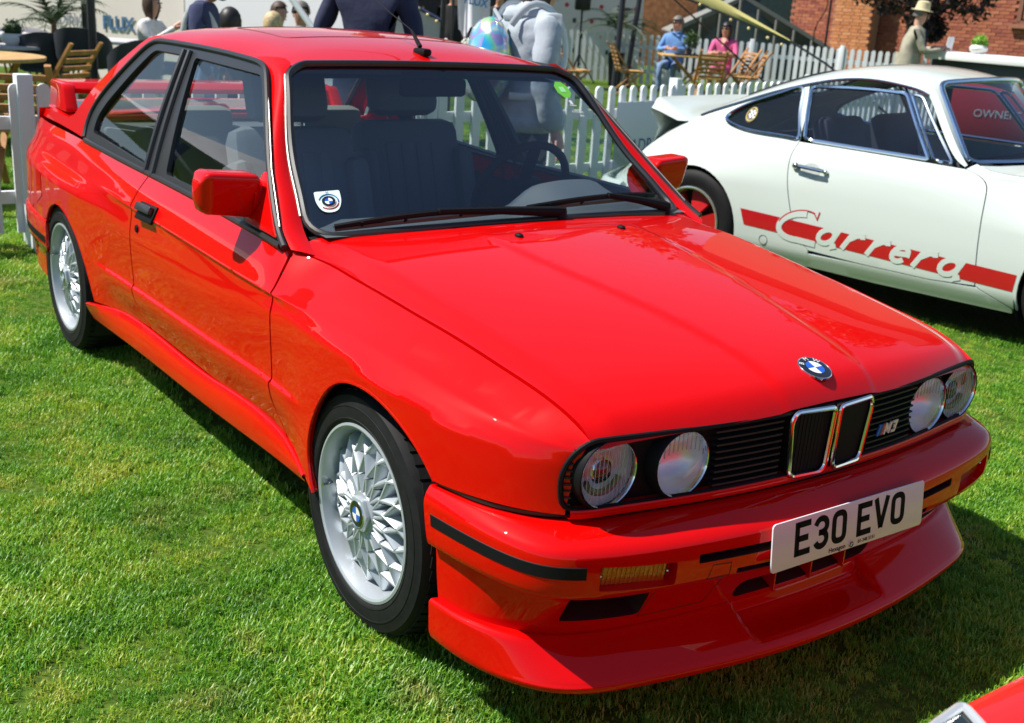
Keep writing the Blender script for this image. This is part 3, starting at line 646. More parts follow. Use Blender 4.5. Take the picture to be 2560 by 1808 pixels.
for sy in (-1,1):
    fr = sheet('window_frame', Gs, fo, [g1, g2], .03, WM, car, .02, (0,1,0), sy=sy, off=.003, pocket=.016, floor_m=True)
    sheet('side_window', Gs, g1, (), .05, SDG, car, 0, (0,1,0), sy=sy, off=-.009)
    sheet('side_window', Gs, g2, (), .05, SDG, car, 0, (0,1,0), sy=sy, off=-.009)
    # raised centre-post trim and seals that catch the light
    b = MB(); 
    for xa, xb in ((-1.612,-1.708),(-1.685,-1.762)):
        P = [Vector((xa+(xb-xa)*t, sy*(gy(xa+(xb-xa)*t, .865+.40*t)+.005), .865+.405*t)) for t in np.linspace(0,1,12)]; b.tube(P, .012, 8)
    b.build('post_trim', WM, fr)
    b = MB(); P = [Vector((x, sy*(gy(x, z)+.006), z)) for x, z in curve2(blk_out, 70)]; b.tube(P, .0095, 8); b.build('drip_rail', WM, fr)
    b = MB(); P = [Vector((x, sy*(gy(x, z)+.004), z)) for x, z in belt]; b.tube(P, .010, 8); b.build('belt_seal', WM, fr)
    b = MB(); P = [Vector((x, sy*(gy(x, z)+.006), z)) for x, z in [(-.60,.885),(-.765,1.012),(-.943,1.166),(-1.05,1.247)]]; b.tube(P, .0020, 8); b.build('glint_strip', mat('trim_glint', (.55,.53,.48), .35, .7), fr)  # thin cream strip: the highlight along the dark frame, put into its colour
    # rear pillar and the deck's flank
    cp = [(-2.456,.884),(-2.480,.93),(-2.476,.99),(-2.428,1.05),(-2.308,1.155),(-2.208,1.230),(-2.146,1.268),(-2.09,1.287),(-2.0,1.293)]
    cpo = [tuple(p) for p in curve2(cp, 50)] + [(-2.10,1.300),(-2.19,1.285),(-2.25,1.258),(-2.42,1.165),(-2.60,1.060),(-2.705,.985),(-2.765,.935),(-2.84,.918),(-3.1,.910),(-3.38,.898)] + [(x, float(zT(x))+.004) for x in np.linspace(-3.385,-2.47,20)]
    sheet('rear_pillar', Gs, cpo, (), .025, RED, car, .02, (0,1,0), sy=sy, off=.001)
# roof
zro = tab((-1.0,1.286),(-1.06,1.298),(-1.15,1.318),(-1.3,1.340),(-1.5,1.356),(-1.7,1.362),(-1.95,1.355),(-2.15,1.335),(-2.3,1.306))
fdr = tab((-1.0,.30),(-1.1,.55),(-1.25,.85),(-1.45,1.0),(-1.7,1.02),(-1.95,.95),(-2.15,.68),(-2.3,.5))
yed = tab((-1.0,.475),(-1.05,.512),(-1.10,.541),(-1.18,.560),(-1.35,.566),(-1.7,.565),(-2.0,.561),(-2.12,.553),(-2.2,.535),(-2.27,.50))
def roofS(uv):
    x = uv[:,0]; a = np.abs(uv[:,1])/.565; return np.stack([x, uv[:,1], zro(x)-fdr(x)*(.028*a**2+.047*a**7)], 1)
xft = lambda y: -1.018-.032*(abs(y)/.51)**2.2
ro = [(x, -float(yed(x))) for x in np.linspace(-2.26,-1.055,40)] + [(xft(y), y) for y in np.linspace(-.508,.508,40)] + [(x, float(yed(x))) for x in np.linspace(-1.055,-2.26,40)] + [(-2.262-.03*(1-(y/.5)**2), y) for y in np.linspace(.49,-.49,24)]
sheet('roof', roofS, ro, (), .025, RED, car, .02, (0,0,1))
b = MB(); b.tube([Vector(q_) for q_ in roofS(resamp(rounded([(-1.42,-.36),(-1.42,.36),(-1.86,.36),(-1.86,-.36)], .05, 4), .03))-np.array([0,0,.0004])], .0022, 5, True); b.build('sunroof_seam', mat('seam_dark', (.08,.002,.002), .6), car)
# windscreen
eV = [(-.50,.700,.838),(-.585,.683,.877),(-.67,.662,.938),(-.76,.640,1.003),(-.87,.605,1.110),(-.97,.563,1.226),(-1.012,.541,1.262),(-1.043,.512,1.283)]
_ez = np.array([e[2] for e in eV]); _ev = (_ez-_ez[0])/(_ez[-1]-_ez[0])
ex, ey, ez = (cspline(_ev, [e[k] for e in eV]) for k in range(3))
def wsS(uv):
    u = uv[:,0]/.62; v = uv[:,1]/.70; a = np.abs(u); cx = -.42-.600*v-.012*np.sin(np.clip(v,0,1)*PI); cz_ = .868+.424*v+.015*np.sin(np.clip(v,0,1)*PI)
    return np.stack([cx+(ex(v)-cx)*a**2.4, u*ey(v), cz_+(ez(v)-cz_)*a**2.4], 1)
wo_ = rounded([(-.62*.985,.030),(.62*.985,.030),(.62*.985,.66),(.58,.697),(-.58,.697),(-.62*.985,.66)], [.07,.07,.05,.03,.03,.05], 6)
wsc = sheet('windscreen', wsS, wo_, (), .04, WSG, car, 0, (1,0,.6), off=-.004)
b = MB(); P = [Vector(p) for p in wsS(resamp(wo_, .02))]; b.tube(P, .0115, 8, True); b.build('windscreen_seal', RUB, wsc)
for s in (-1,1):
    uv = np.stack([np.full(40, s*.62*1.004), np.linspace(.10,.65,40)], 1); P = wsS(uv); N_ = snormals(wsS, uv); N_ = N_*np.sign(N_[:,:1]); b = MB(); b.tube([Vector(p) for p in P+N_*.004], .0034, 8); b.build('glint_strip', mat('trim_glint', (.55,.53,.48), .35, .7), wsc)  # trim coloured cream to stand for the sun's reflection along the screen edge
# front pillars: ruled between screen edge and door frame
e2 = np.array([(-.520,.752,.838),(-.60,.742,.880),(-.690,.716,.945),(-.765,.6945,1.003),(-.865,.652,1.092),(-.955,.614,1.168),(-1.045,.576,1.241),(-1.10,.5655,1.273),(-1.19,.5625,1.2905)])
tt = np.linspace(0,1,60); E2 = curve2(e2, 59)
E1 = curve2(np.array([(-.47,.702,.828),(-.585,.686,.877),(-.67,.665,.938),(-.76,.643,1.003),(-.87,.608,1.110),(-.965,.568,1.222),(-1.008,.545,1.262),(-1.036,.516,1.283),(-1.075,.520,1.296)]), 59)
for s in (-1,1):
    rows = []
    for a, c in zip(E1, E2):
        r = []
        for k in np.linspace(0,1,9):
            p = a*(1-k)+c*k; nb = np.array([.75,.55,.35]); p = p+nb*.012*4*k*(1-k)*.7; r.append(p*np.array([1,s,1]))
        rows.append(r)
    grid_mesh('front_pillar', rows, RED, car, angle=60)
    # cowl foot between pillar, wing and bonnet
    A_ = [(-.54,.752,.838),(-.47,.72,.826),(-.425,.69,.815)]; 
    q = np.array([[(-.60,.70,.85),(-.585,.745,.86)],[(-.52,.695,.838),(-.525,.752,.8385)],[(-.44,.69,.812),(-.46,.712,.818)]])*np.array([1,s,1]); grid_mesh('cowl_corner', q, RED, car)
# scuttle: black trough between bonnet and screen
rows = []
for y in np.linspace(-.68,.68,30):
    a = wsS(np.array([[y/.69*.62,.025]]))[0]; xb = xr_(y); zb = float(bon(np.array([[xb,y]]))[0,2]); rows.append([(xb+.06,y,zb-.05),(xb-.012,y,zb-.016),(a[0]+.015,a[1],a[2]-.006),(a[0]-.03,a[1],a[2]+.004)])
grid_mesh('scuttle', rows, BLK, car)
# wipers
for (u0,v0,u1,v1,pu) in ((-.555,.045,-.055,.060,.08),(-.02,.062,.535,.085,.52)):
    wp = empty('wiper', (0,0,0), parent=car)
    q = np.stack([np.linspace(u0,u1,24), np.linspace(v0,v1,24)], 1); P = wsS(q); N_ = snormals(wsS, q); N_ = N_*np.sign(N_[:,:1])
    b = MB(); b.tube([Vector(p) for p in P+N_*.010], .0075, 6); b.build('blade', RUB, wp)
    b = MB(); md = (len(P)-1)
    arc = [Vector(P[i]+N_[i]*(.016+.016*math.sin(PI*i/md))) for i in range(0,md+1,2)]; b.tube(arc, .0085, 6, flat=.7)
    for i in (3,8,15,20): b.bar(P[i]+N_[i]*.008, P[i]+N_[i]*.028, .008, .012)
    b.build('bridge', BLK, wp)
    m0 = Vector(P[12]+N_[12]*.036); e0 = Vector(wsS(np.array([[pu if u0 < 0 else .56,.045]]))[0])+Vector((.02,0,.012))
    b = MB(); b.tube([m0, m0.lerp(e0,.5)+Vector((.006,0,.004)), e0], [.009,.012,.017], 8); b.build('arm', BLK, wp)
    b = MB(); b.lathe([(.001,.014),(.014,.012),(.017,0),(.017,-.03)], 14, 'z', tuple(e0)); b.build('pivot_cap', BLK, wp)
# rear window, deck, tail, wing
rw = np.array([[(-2.30-.52*t-.03*(1-(u)**2), u*(.47+.10*t), 1.272-.355*t+.02*(1-u*u)) for u in np.linspace(-1,1,16)] for t in np.linspace(0,1,10)]); grid_mesh('rear_window', rw, SDG, car)
b = MB(); edge = [Vector(p) for p in list(rw[0])+list(rw[1:,-1])+list(rw[-1][::-1])+list(rw[1:,0][::-1])]; b.tube(edge, .014, 6, True); b.build('rear_window_seal', RUB, car)
def rdeck(uv):
    x = uv[:,0]; a = np.abs(uv[:,1]); ye = gy(x, .912+0*x); return np.stack([x, uv[:,1], .934-.012*(a/.66)**2+.01*np.clip((-2.85-x)/.5,0,1)-.02*smst(.88,1.0,a/ye)], 1)
dk = [(-2.80,-.66),(-2.80,.66)] + [(x, float(gy(x,.91))-.004) for x in np.linspace(-2.82,-3.37,14)] + [(-3.40,.4),(-3.41,0),(-3.40,-.4)] + [(x, -(float(gy(x,.91))-.004)) for x in np.linspace(-3.37,-2.82,14)]
sheet('boot_lid', rdeck, dk, (), .05, RED, car, .02, (0,0,1))
for s in (-1,1):   # filler between the rear pillar and the rear window
    A_ = curve2([(-2.19,.548,1.285),(-2.25,.545,1.258),(-2.42,.592,1.165),(-2.60,.625,1.060),(-2.705,.65,.985),(-2.775,.665,.93)], 30); B_ = curve2([(-2.26,.47,1.305),(-2.33,.475,1.262),(-2.50,.51,1.14),(-2.66,.54,1.02),(-2.76,.555,.955),(-2.84,.57,.925)], 30)
    grid_mesh('pillar_fillet', np.stack([A_,B_],1)*np.array([1,s,1]), RED, car)
    M_ = lambda x, y, z, s=s: (x, s*(.665-z-.03*(-3.05-x)/.3), y)
    prism('wing_upright', rounded([(-2.97,.925),(-3.05,1.038),(-3.35,1.034),(-3.41,.90)], [.02,.03,.02,.01], 4), .055, M_, RED, car, .008)
pr2 = rounded([(-3.07,.994),(-3.04,1.016),(-3.09,1.043),(-3.33,1.037),(-3.38,1.018),(-3.34,.998)], .012, 3)
prism('wing_blade', pr2, 1.26, lambda x, y, z: (x, z-.63, y), RED, car)
tp = np.array([[(-3.40-.02*(1-(u)**2)-.01*math.sin(PI*t), u*.70*(1-.03*t), .50+.40*t) for u in np.linspace(-1,1,14)] for t in np.linspace(0,1,8)]); grid_mesh('tail_panel', tp, RED, car)
for s in (-1,1):
    b = MB(); b.box((-3.425,s*.50,.70), (.02,.34,.16), bev=.01); b.build('tail_lamp', mat('tail_lamp_red', (.35,.004,.004), .1, coat=1), car)
RB = [cz(.508, [(-2.755,.815),(-2.95,.80),(-3.2,.775),(-3.36,.72),(-3.43,.60),(-3.46,.3),(-3.47,0)]),
      cz(.505, [(-2.755,.832),(-2.95,.826),(-3.2,.80),(-3.38,.745),(-3.46,.62),(-3.50,.3),(-3.51,0)]),
      cz(.47, [(-2.755,.838),(-2.95,.834),(-3.2,.81),(-3.40,.755),(-3.49,.63),(-3.54,.3),(-3.55,0)]),
      cz(.37, [(-2.775,.834),(-2.95,.830),(-3.2,.806),(-3.39,.752),(-3.48,.63),(-3.53,.3),(-3.54,0)]),
      cz(.36, [(-2.775,.822),(-2.95,.818),(-3.2,.79),(-3.37,.735),(-3.45,.62),(-3.5,.3),(-3.51,0)]),
      cz(.23, [(-2.80,.812),(-2.95,.806),(-3.2,.775),(-3.34,.71),(-3.41,.60),(-3.45,.3),(-3.46,0)])]
rbS = loftset(RB); ro_ = [(u, 0) for u in np.linspace(0,12*.18,50)] + [(12*.18, t) for t in np.linspace(.02,.25,8)] + [(u, .25) for u in np.linspace(12*.18,0,50)] + [(0, t) for t in np.linspace(.23,.02,8)]
rbm = sheet('rear_bumper', rbS, ro_, (), .03, RED, car, .02, (-1,0,0))
for s in (-1,1):
    g = []
    for u in np.linspace(.02,.5,24):
        uu = u if s < 0 else 12*.18-u; P = rbS(np.array([[uu,.118],[uu,.121],[uu,.132],[uu,.135]])); N_ = np.array([0,s,0]); g.append([P[0]-N_*.003,P[1]+N_*.0015,P[2]+N_*.0015,P[3]-N_*.003])
    grid_mesh('rub_strip', g, BLK, rbm, angle=30)
# side details: handle, lock, mirror, arch lips, fuel flap
for s in (-1,1):
    p, n = onb(-1.495, .762, s, .002); e1 = (onb(-1.42,.764,s)[0]-onb(-1.57,.760,s)[0]).normalized()
    H = frame_mat(p, e1, (0,0,1)) ; H = frame_mat(p, e1, n.cross(e1) if s < 0 else n.cross(e1)); 
    dh = empty('door_handle', (0,0,0), parent=car); dh.matrix_local = H; zs_ = 1 if (H.to_3x3() @ Vector((0,0,1))).dot(n) > 0 else -1
    b = MB(); b.box((0,0,0), (.155,.062,.012), bev=.005); b.build('escutcheon', BLK, dh)
    b = MB(); b.box((0,.010,zs_*.014), (.135,.028,.020), bev=.006); b.build('pull', mat('handle_satin', (.03,.03,.032), .3), dh)
    p, n = onb(-1.600, .690, s, .001); b = MB(); b.lathe([(.0005,.004),(.012,.004),(.014,.0),(.014,-.004)], 18); o = b.build('door_lock', BLK, car); o.matrix_local = Vector(n).to_track_quat('Z','Y').to_matrix().to_4x4(); o.location = p
    # arch lips
    for ar in (archF, archR):
        b = MB(); P = [onb(x, z, s, -.004)[0] for x, z in ar]; b.tube(P, .0055, 6); b.build('arch_lip', RED, car)
    # door mirror
    mr = empty('door_mirror', (0,0,0), parent=car)
    def msec(y):   # section across the housing at lateral station 0..1 (inner..outer)
        w_ = .048+.010*math.sin(PI*min(1,y)) if y < 1 else .04; return w_
    rows = []
    for k, t in enumerate(np.linspace(0,1,15)):
        e_ = 1-max(0, (t-.86)/.14)**2.2*.55; e_ *= 1-max(0, (.10-t)/.10)**2*.35
        hz = (.064-.004*t)*e_; hx = (.050-.004*t)*e_; cy = .735+.172*t; czz = .938+.014*t; cxx = -.795-.010*t
        ring = []
        for a in np.linspace(0,2*PI,33)[:-1]:
            ca, sa = math.cos(a), math.sin(a); q = 6.0; sx_ = abs(ca)**(2/q)*(1 if ca > 0 else -1); sz_ = abs(sa)**(2/q)*(1 if sa > 0 else -1)
            fx = hx*sx_
            ring.append((cxx+fx+(.014*sz_ if ca > 0 else .0), s*cy, czz+hz*sz_))
        rows.append(ring)
    R_ = np.array(rows); R_ = np.concatenate([R_[:1]*0+R_[:1].mean(1,keepdims=True), R_, R_[-1:]*0+R_[-1:].mean(1,keepdims=True)+np.array([0,s*.004,0])], 0)
    R_ = np.concatenate([R_, R_[:, :1]], 1); grid_mesh('housing', R_, RED, mr, angle=60, flip=s > 0)
    b = MB(); q = [(-.847,s*.75,.89),(-.847,s*.89,.905),(-.849,s*.89,.995),(-.847,s*.75,.99)]; b.add(q, [(0,1,2,3)]); b.build('mirror_glass', CHR, mr, False)
    tri = [(-.575,.858),(-.62,.888),(-.72,.965),(-.77,1.008),(-.792,1.000),(-.80,.866)]
    prism('sail', rounded(tri, .012, 3), .016, lambda x, y, z, s=s: (x, s*(float(gy(x,y))+.002+z), y), RED, mr, .003)
    b = MB(); b.tube([Vector((-.79,s*.69,.925)), Vector((-.79,s*.72,.93)), Vector((-.79,s*.76,.935))], [.060,.050,.056], 14, flat=.9); b.build('neck', RED, mr)
p, n = onb(-2.86,.62,-1,.001); prism('fuel_flap', rounded([(-2.93,.545),(-2.93,.70),(-2.80,.70),(-2.80,.60)], .012, 4), .004, lambda x, y, z: tuple(onb(x, y, -1, z-.002)[0]), RED, car)
# aerial
b = MB(); b.box((-1.135,0,zro(-1.135)+.008), (.075,.034,.024), bev=.009); b.build('aerial_base', BLK, car)
b = MB(); a0 = Vector((-1.15,0,float(zro(-1.15))+.02)); b.tube([a0, a0+Vector((-.06,0,.05))], [.008,.005], 8); b.tube([a0+Vector((-.06,0,.05)), a0+Vector((-.75,0,.28))], [.0022,.0015], 6); b.build('aerial', BLK, car)
# ---- wheels
def make_wheel():
    wl = empty('wheel', (0,0,0), parent=car)      # axis y, outer face towards -y
    R = .305; b = MB(); 
    pr = [(.215,.10),(.235,.113),(.262,.116),(.287,.110),(.300,.095),(.3045,.07),(.3052,.0),(.3045,-.07),(.300,-.094),(.2915,-.1075),(.2905,-.1095),(.2885,-.1095),(.2775,-.1135),(.268,-.1155),(.2675,-.1168),(.2645,-.1168),(.264,-.1158),(.250,-.1165),(.2365,-.1155),(.2355,-.1168),(.2325,-.1160),(.226,-.112),(.220,-.104)]
    b.lathe(pr, 72, 'y')
    b.build('tyre', TYRE, wl)
    b = MB()
    for k in range(56):        # shoulder tread blocks
        a = 2*PI*k/56
        for (r0,y0,r1,y1) in ((.3062,-.052,.3012,-.0925),(.3062,.052,.3012,.0925)):
            M_ = Matrix.Rotation(a, 4, 'Y'); c = M_ @ Vector(((r0+r1)/2,(y0+y1)/2,0)); b.bar(M_ @ Vector((r0,y0,0)), M_ @ Vector((r1,y1,.006)), .026, .007, up=(M_ @ Vector((1,0,0))))
    tag(b.build('tread_blocks', TYRE, wl), kind='stuff')
    rim = empty('rim', (0,0,0), parent=wl)
    b = MB(); b.lathe([(.217,-.098),(.2235,-.1055),(.2230,-.112),(.2165,-.1135),(.2105,-.110),(.2065,-.098),(.2025,-.080),(.199,-.055),(.196,-.035),(.194,.09)], 72, 'y'); b.build('barrel', ALLOY, rim)
    b = MB(); b.lathe([(.0005,-.05),(.10,-.05),(.195,-.032)], 48, 'y'); b.build('centre_plate', ALLOY, rim)
    b = MB(); b.lathe([(.06,-.030),(.15,-.024),(.16,-.022)], 40, 'y'); b.build('brake_disc', mat('brake_steel', (.25,.25,.26), .35, .9), rim)
    b = MB(); N_ = 16
    for k in range(N_):
        for sgn in (-1,1):
            a0 = 2*PI*k/N_; a1 = a0+sgn*2*PI/N_*1.5
            pt = lambda r, a, y: Vector((r*math.cos(a), y, r*math.sin(a)))
            seg = [(0, .046, -.104), (.33, .094, -.103), (.68, .146, -.095), (1, .197, -.076)]; pts = [pt(r, a0+(a1-a0)*t**1.15, y) for t, r, y in seg]
            for p0, p1, w0 in zip(pts[:-1], pts[1:], (.0078,.0080,.0088)):
                d = (p1-p0).normalized(); s_ = d.cross(Vector((0,1,0))).normalized(); h0 = Vector((0,.030,0)); e_ = w0
                v = [p0+s_*e_*.25, p0+s_*e_+h0*.28, p0+s_*e_*1.5+h0, p0-s_*e_*1.5+h0, p0-s_*e_+h0*.28, p0-s_*e_*.25]; v += [q+(p1-p0) for q in v]
                b.add(v, [(0,6,7,1),(1,7,8,2),(2,8,9,3),(3,9,10,4),(4,10,11,5),(5,11,6,0)])
    b.build('lattice_spokes', ALLOY, rim, True, 35)
    b = MB(); b.lathe([(.055,-.070),(.055,-.100),(.052,-.104),(.04,-.106)], 30, 'y'); b.build('centre_ring', ALLOY, rim)
    for k in range(15):
        a = 2*PI*(k+.5)/15; b = MB(); b.ball((.088*math.cos(a),-.097,.088*math.sin(a)), (.0055,.005,.0055), 8, 6); b.build('bolt', ALLOY, rim)
    b = MB(); hx = [(.047*math.cos(a), .047*math.sin(a)) for a in np.linspace(0,2*PI,7)[:-1]]
    o = prism('hexagon_cap', rounded(hx, .006, 3), .016, lambda x, y, z: (x, -.102-z, y), ALLOY, wl, .004)
    roundel(Matrix.Translation((0,-.1185,0)) @ Matrix.Rotation(PI/2, 4, 'X'), .034, wl, 'hub_roundel', False)
    b = MB(); b.tube([(-.198,-.085,.02),(-.192,-.115,.02)], .0045, 8); b.build('valve', CHR, wl)
    return wl
wl0 = make_wheel(); wl0.location = (0,-.700,.300)
_ws = [wl0]
for (x, y, r, st) in ((-2.562,-.708,.4,0), (0,.70,PI,0), (-2.562,.708,PI,0)):
    c = copy_tree(wl0, car); c.location = (x, y, .300); c.rotation_euler = (0,0,r if r == PI else 0); _ws.append(c)
wl0.rotation_euler = (0,-.10,0); _ws[1].rotation_euler = (0,.2,0)
# ---- cabin
def rbox(name, c, d, bev, m, parent, rot=None):
    b = MB(); b.box(c, d, rot, bev); return b.build(name, m, parent)
b = MB(); 
rows = []
for y in np.linspace(-.66,.66,45):
    bn = .085*math.exp(-((y-.34)/.17)**4); rows.append([(-.50,y,.868),(-.60,y,.872+.4*bn),(-.72,y,.868+bn),(-.80,y,.85+bn*.95),(-.83,y,.80+bn*.5),(-.85,y,.60)])
grid_mesh('dashboard', rows, DASH, car)
stw = empty('steering_wheel', (0,0,0), parent=car); stw.matrix_local = Matrix.Translation((-1.0,.34,.87)) @ Matrix.Rotation(-1.15, 4, 'Y')
b = MB(); b.tube([(.185*math.cos(a), .185*math.sin(a), 0) for a in np.linspace(0,2*PI,33)[:-1]], .015, 8, True); b.build('wheel_rim', BLK, stw)
b = MB(); b.box((0,0,-.01), (.11,.13,.05), bev=.015)
for a in (0,2.2,-2.2): b.bar((.04*math.cos(a),.04*math.sin(a),0), (.18*math.cos(a),.18*math.sin(a),0), .04, .015)
b.build('wheel_boss', BLK, stw)
for s in (-1,1):
    st = empty('front_seat', ((-1.14,-.31,.31) if s < 0 else (-1.40,.30,.30)), parent=car)
    b = MB(); b.box((.05,0,.12), (.52,.50,.16), Matrix.Rotation(-.12,3,'Y'), .05); b.box((.05,.22,.16), (.5,.09,.14), None, .04); b.box((.05,-.22,.16), (.5,.09,.14), None, .04); b.build('cushion', LEATH, st)
    Rr = Matrix.Rotation(-.30,3,'Y'); b = MB(); b.box((-.28,0,.44), (.13,.46,.60), Rr, .055)
    for q in (-1,1): b.box((-.24,q*.215,.40), (.17,.085,.46), Rr, .04)
    for k in (-.1,-.033,.033,.1): b.box((-.213,k,.44), (.012,.050,.44), Rr, .006)
    b.build('backrest', LEATH, st)
    b = MB(); b.box((-.385,0,.835), (.10,.30,.19), Rr, .045); b.build('headrest', LEATH, st)
    b = MB()
    for q in (-.06,.06): b.tube([(-.36,q,.68),(-.39,q,.80)], .006, 6)
    b.build('headrest_posts', CHR, st)
    b = MB(); b.tube([(-1.66,s*.70,.98),(-1.55,s*.66,.75),(-1.40,s*.58,.40)], .018, 6, flat=.2); b.build('seat_belt', BLK, car)
rs = empty('rear_seat', (0,0,0), parent=car)
b = MB(); b.box((-2.05,0,.42), (.46,1.16,.2), None, .06); b.build('cushion', LEATH, rs)
for s in (-1,1):
    b = MB(); b.box((-2.36,s*.29,.68), (.15,.54,.52), Matrix.Rotation(-.35,3,'Y'), .06); b.build('backrest', LEATH, rs)
    b = MB(); b.box((-2.42,s*.30,.955), (.12,.30,.11), None, .04); b.build('headrest', mat('rear_rest_grey', (.16,.17,.15), .7), rs)
rbox('parcel_shelf', (-2.63,0,.885), (.42,1.2,.03), .01, DASH, car)
# headliner, inner pillars
hl2 = np.array([[(x, y, float(zro(x))-.055-float(fdr(x))*(.02*(y/.565)**2)) for y in np.linspace(-.50,.50,12)] for x in np.linspace(-1.06,-2.25,14)]); grid_mesh('headliner', hl2, mat('headliner_grey', (.25,.25,.24), .9), car)
b = MB(); b.box((-1.06,.0,1.215), (.035,.25,.06), None, .014); b.tube([(-1.03,0,1.24),(-1.0,0,1.275)], .008, 6); b.build('rear_view_mirror', BLK, car)
for s in (-1,1): rbox('sun_visor', (-1.13,s*.30,1.262), (.15,.36,.018), .007, mat('visor_grey', (.2,.2,.19), .8), car)
# stickers
def on_ws(u, v, off=.0): 
    q = np.array([[u, v]], float); p = wsS(q)[0]; n = snormals(wsS, q)[0]; n = n*np.sign(n[0]); return Vector(p+n*off), Vector(n)
p, n = on_ws(-.548,.150,.001); ux = (on_ws(-.50,.150)[0]-on_ws(-.58,.150)[0]).normalized(); SM = frame_mat(p, ux, n.cross(ux)); SM = SM
stk = empty('screen_sticker', (0,0,0), parent=wsc); stk.matrix_local = SM; 
pale = mat('sticker_pale', (.62,.78,.74), .5)
b = MB(); q = rounded([(-.036,.034),(-.036,-.01),(-.02,-.045),(.02,-.045),(.036,-.01),(.036,.034)], [.006,.02,.02,.02,.02,.006], 4); b.add([(a,c,0) for a,c in q], [tuple(range(len(q)))]); b.build('shield', pale, stk, False)
for k, (a0,a1,c) in enumerate(((.15*PI,.9*PI,(.05,.3,.6)),(-.05*PI,.1*PI,(.02,.05,.3)),(-.75*PI,-.1*PI,(.6,.06,.05)))):
    b = MB(); b.tube([(.027*math.cos(t), .027*math.sin(t)-.006, .0008) for t in np.linspace(a0,a1,16)], .0022, 4); b.build('arc', mat('sticker_arc_%d' % k, c, .5), stk)
roundel(Matrix.Translation((0,-.006,.0005)), .020, stk, 'sticker_roundel', False)
text_obj('sticker_text', '50', .009, Matrix.Translation((0,.028,.0012)), mat('sticker_ink', (.03,.05,.08), .5), stk, .0001)
p, n = on_ws(.492,.590,.001); ux = (on_ws(.55,.590)[0]-on_ws(.45,.590)[0]).normalized(); SM = frame_mat(p, ux, n.cross(ux))
st2 = empty('entrant_sticker', (0,0,0), parent=wsc); st2.matrix_local = SM
b = MB(); q = [(.034*math.cos(a+PI/8),.040*math.sin(a+PI/8),0) for a in np.linspace(0,2*PI,9)[:-1]]; b.add(q, [tuple(range(8))]); b.build('octagon', mat('sticker_green', (.16,.55,.05), .45), st2, False)
b = MB(); b.box((0,0,.0006), (.022,.024,.0006)); b.build('crest', mat('sticker_mint', (.35,.75,.35), .5), st2, False)
wi = mat('sticker_white', (.7,.72,.7), .5)
text_obj('sticker_text', 'ENTRANT', .012, Matrix.Translation((.01,-.105,.001)), wi, st2, .0001); text_obj('sticker_text', '049', .013, Matrix.Translation((.018,-.122,.001)), wi, st2, .0001)
b = MB(); b.box((.004,-.060,.0006), (.012,.018,.0006)); b.box((.006,-.074,.0006), (.03,.003,.0006)); b.build('crest', wi, st2, False)
# ================================================================ white fastback coupe (own axes: origin on the ground under the rear axle, x forward)
WP = mat('white_paint', (.60,.66,.62), .45, 0, 1., .03, .1); TRIM = mat('polished_trim', (.62,.70,.80), .14, 1.); RP = mat('stripe_red', (.50,.006,.012), .4, coat=.6)
DG = glass_mat('dark_cabin_glass', (.72,.77,.85), 1.7)
pc2 = empty('white_coupe', (-2.797,3.586,0), .1903, 'white fastback coupe with ducktail and red script stripe along its door', 'car')
T9 = lambda *p: stab(*p, sg=.06, sn=.06)
def tab9(*p, sg=.06):
    f = tab(*p); g = np.arange(-1.3,3.6,.01); y = f(g); k = np.exp(-.5*(np.arange(-30,31)*.01/sg)**2); k /= k.sum()
    return cspline(g[::4], np.convolve(np.pad(y, 30, mode='reflect', reflect_type='odd'), k, 'valid')[::4])
zb9 = tab9((-.85,.40),(-.7,.485),(-.55,.605),(-.4,.70),(-.25,.765),(0,.815),(.3,.842),(.6,.85),(1.1,.845),(1.6,.832),(2.0,.80),(2.4,.76),(2.8,.66),(3.0,.56))
yb9 = tab9((-.85,.52),(-.55,.635),(-.25,.685),(0,.70),(.3,.712),(.6,.72),(1.6,.72),(1.85,.70),(2.3,.655),(2.8,.55),(3.0,.45))
ym9 = tab9((-.85,.60),(-.6,.715),(-.4,.785),(-.2,.818),(0,.828),(.2,.826),(.4,.815),(.7,.806),(1.2,.803),(1.7,.803),(1.95,.802),(2.27,.80),(2.6,.765),(2.9,.65),(3.05,.5))
gz9 = tab9((-.85,.45),(-.7,.535),(-.55,.66),(-.42,.745),(-.25,.845),(-.1,.925),(.08,.997),(.245,1.062),(.5,1.145),(.74,1.200),(.95,1.211),(1.15,1.190),(1.25,1.165),(1.4,1.03),(1.6,.86),(1.8,.835),(2.2,.80),(2.8,.68),(3.0,.58), sg=.05)
yg9 = tab9((-.85,.45),(-.55,.575),(-.25,.615),(0,.60),(.25,.570),(.5,.557),(.75,.550),(1.15,.556),(1.3,.575),(1.5,.66),(1.65,.69),(2.0,.64),(2.8,.5))
def body9(uv):
    x = uv[:,0]; z = uv[:,1]; zb = zb9(x); yb = yb9(x); ym = ym9(x); gz = np.maximum(gz9(x), zb+.015); h_ = zb-.17
    Z = np.stack([.17+0*x, .17+h_*.16, .17+h_*.40, .17+h_*.62, .17+h_*.84, zb, (zb+gz)/2, gz])
    Y = np.stack([ym-.052, ym-.010, ym, ym-.006, ym*.45+yb*.55+.014, yb, (yb+yg9(x))/2+.012, yg9(x)])
    return np.stack([x, pchip_cols(Z, Y, z), z], 1)
def on9(x, z, sy=-1, off=0.):
    uv = np.array([[x, z]], float); p = body9(uv)[0]; n = snormals(body9, uv)[0]; n = n if n[1] > 0 else -n; p = p+n*off; return Vector((p[0], sy*p[1], p[2]))
def arch9(xc, a0, a1, r=.325, n=30): return [(xc+r*math.cos(t), .30+r*1.05*math.sin(t)) for t in np.linspace(a0, a1, n)]
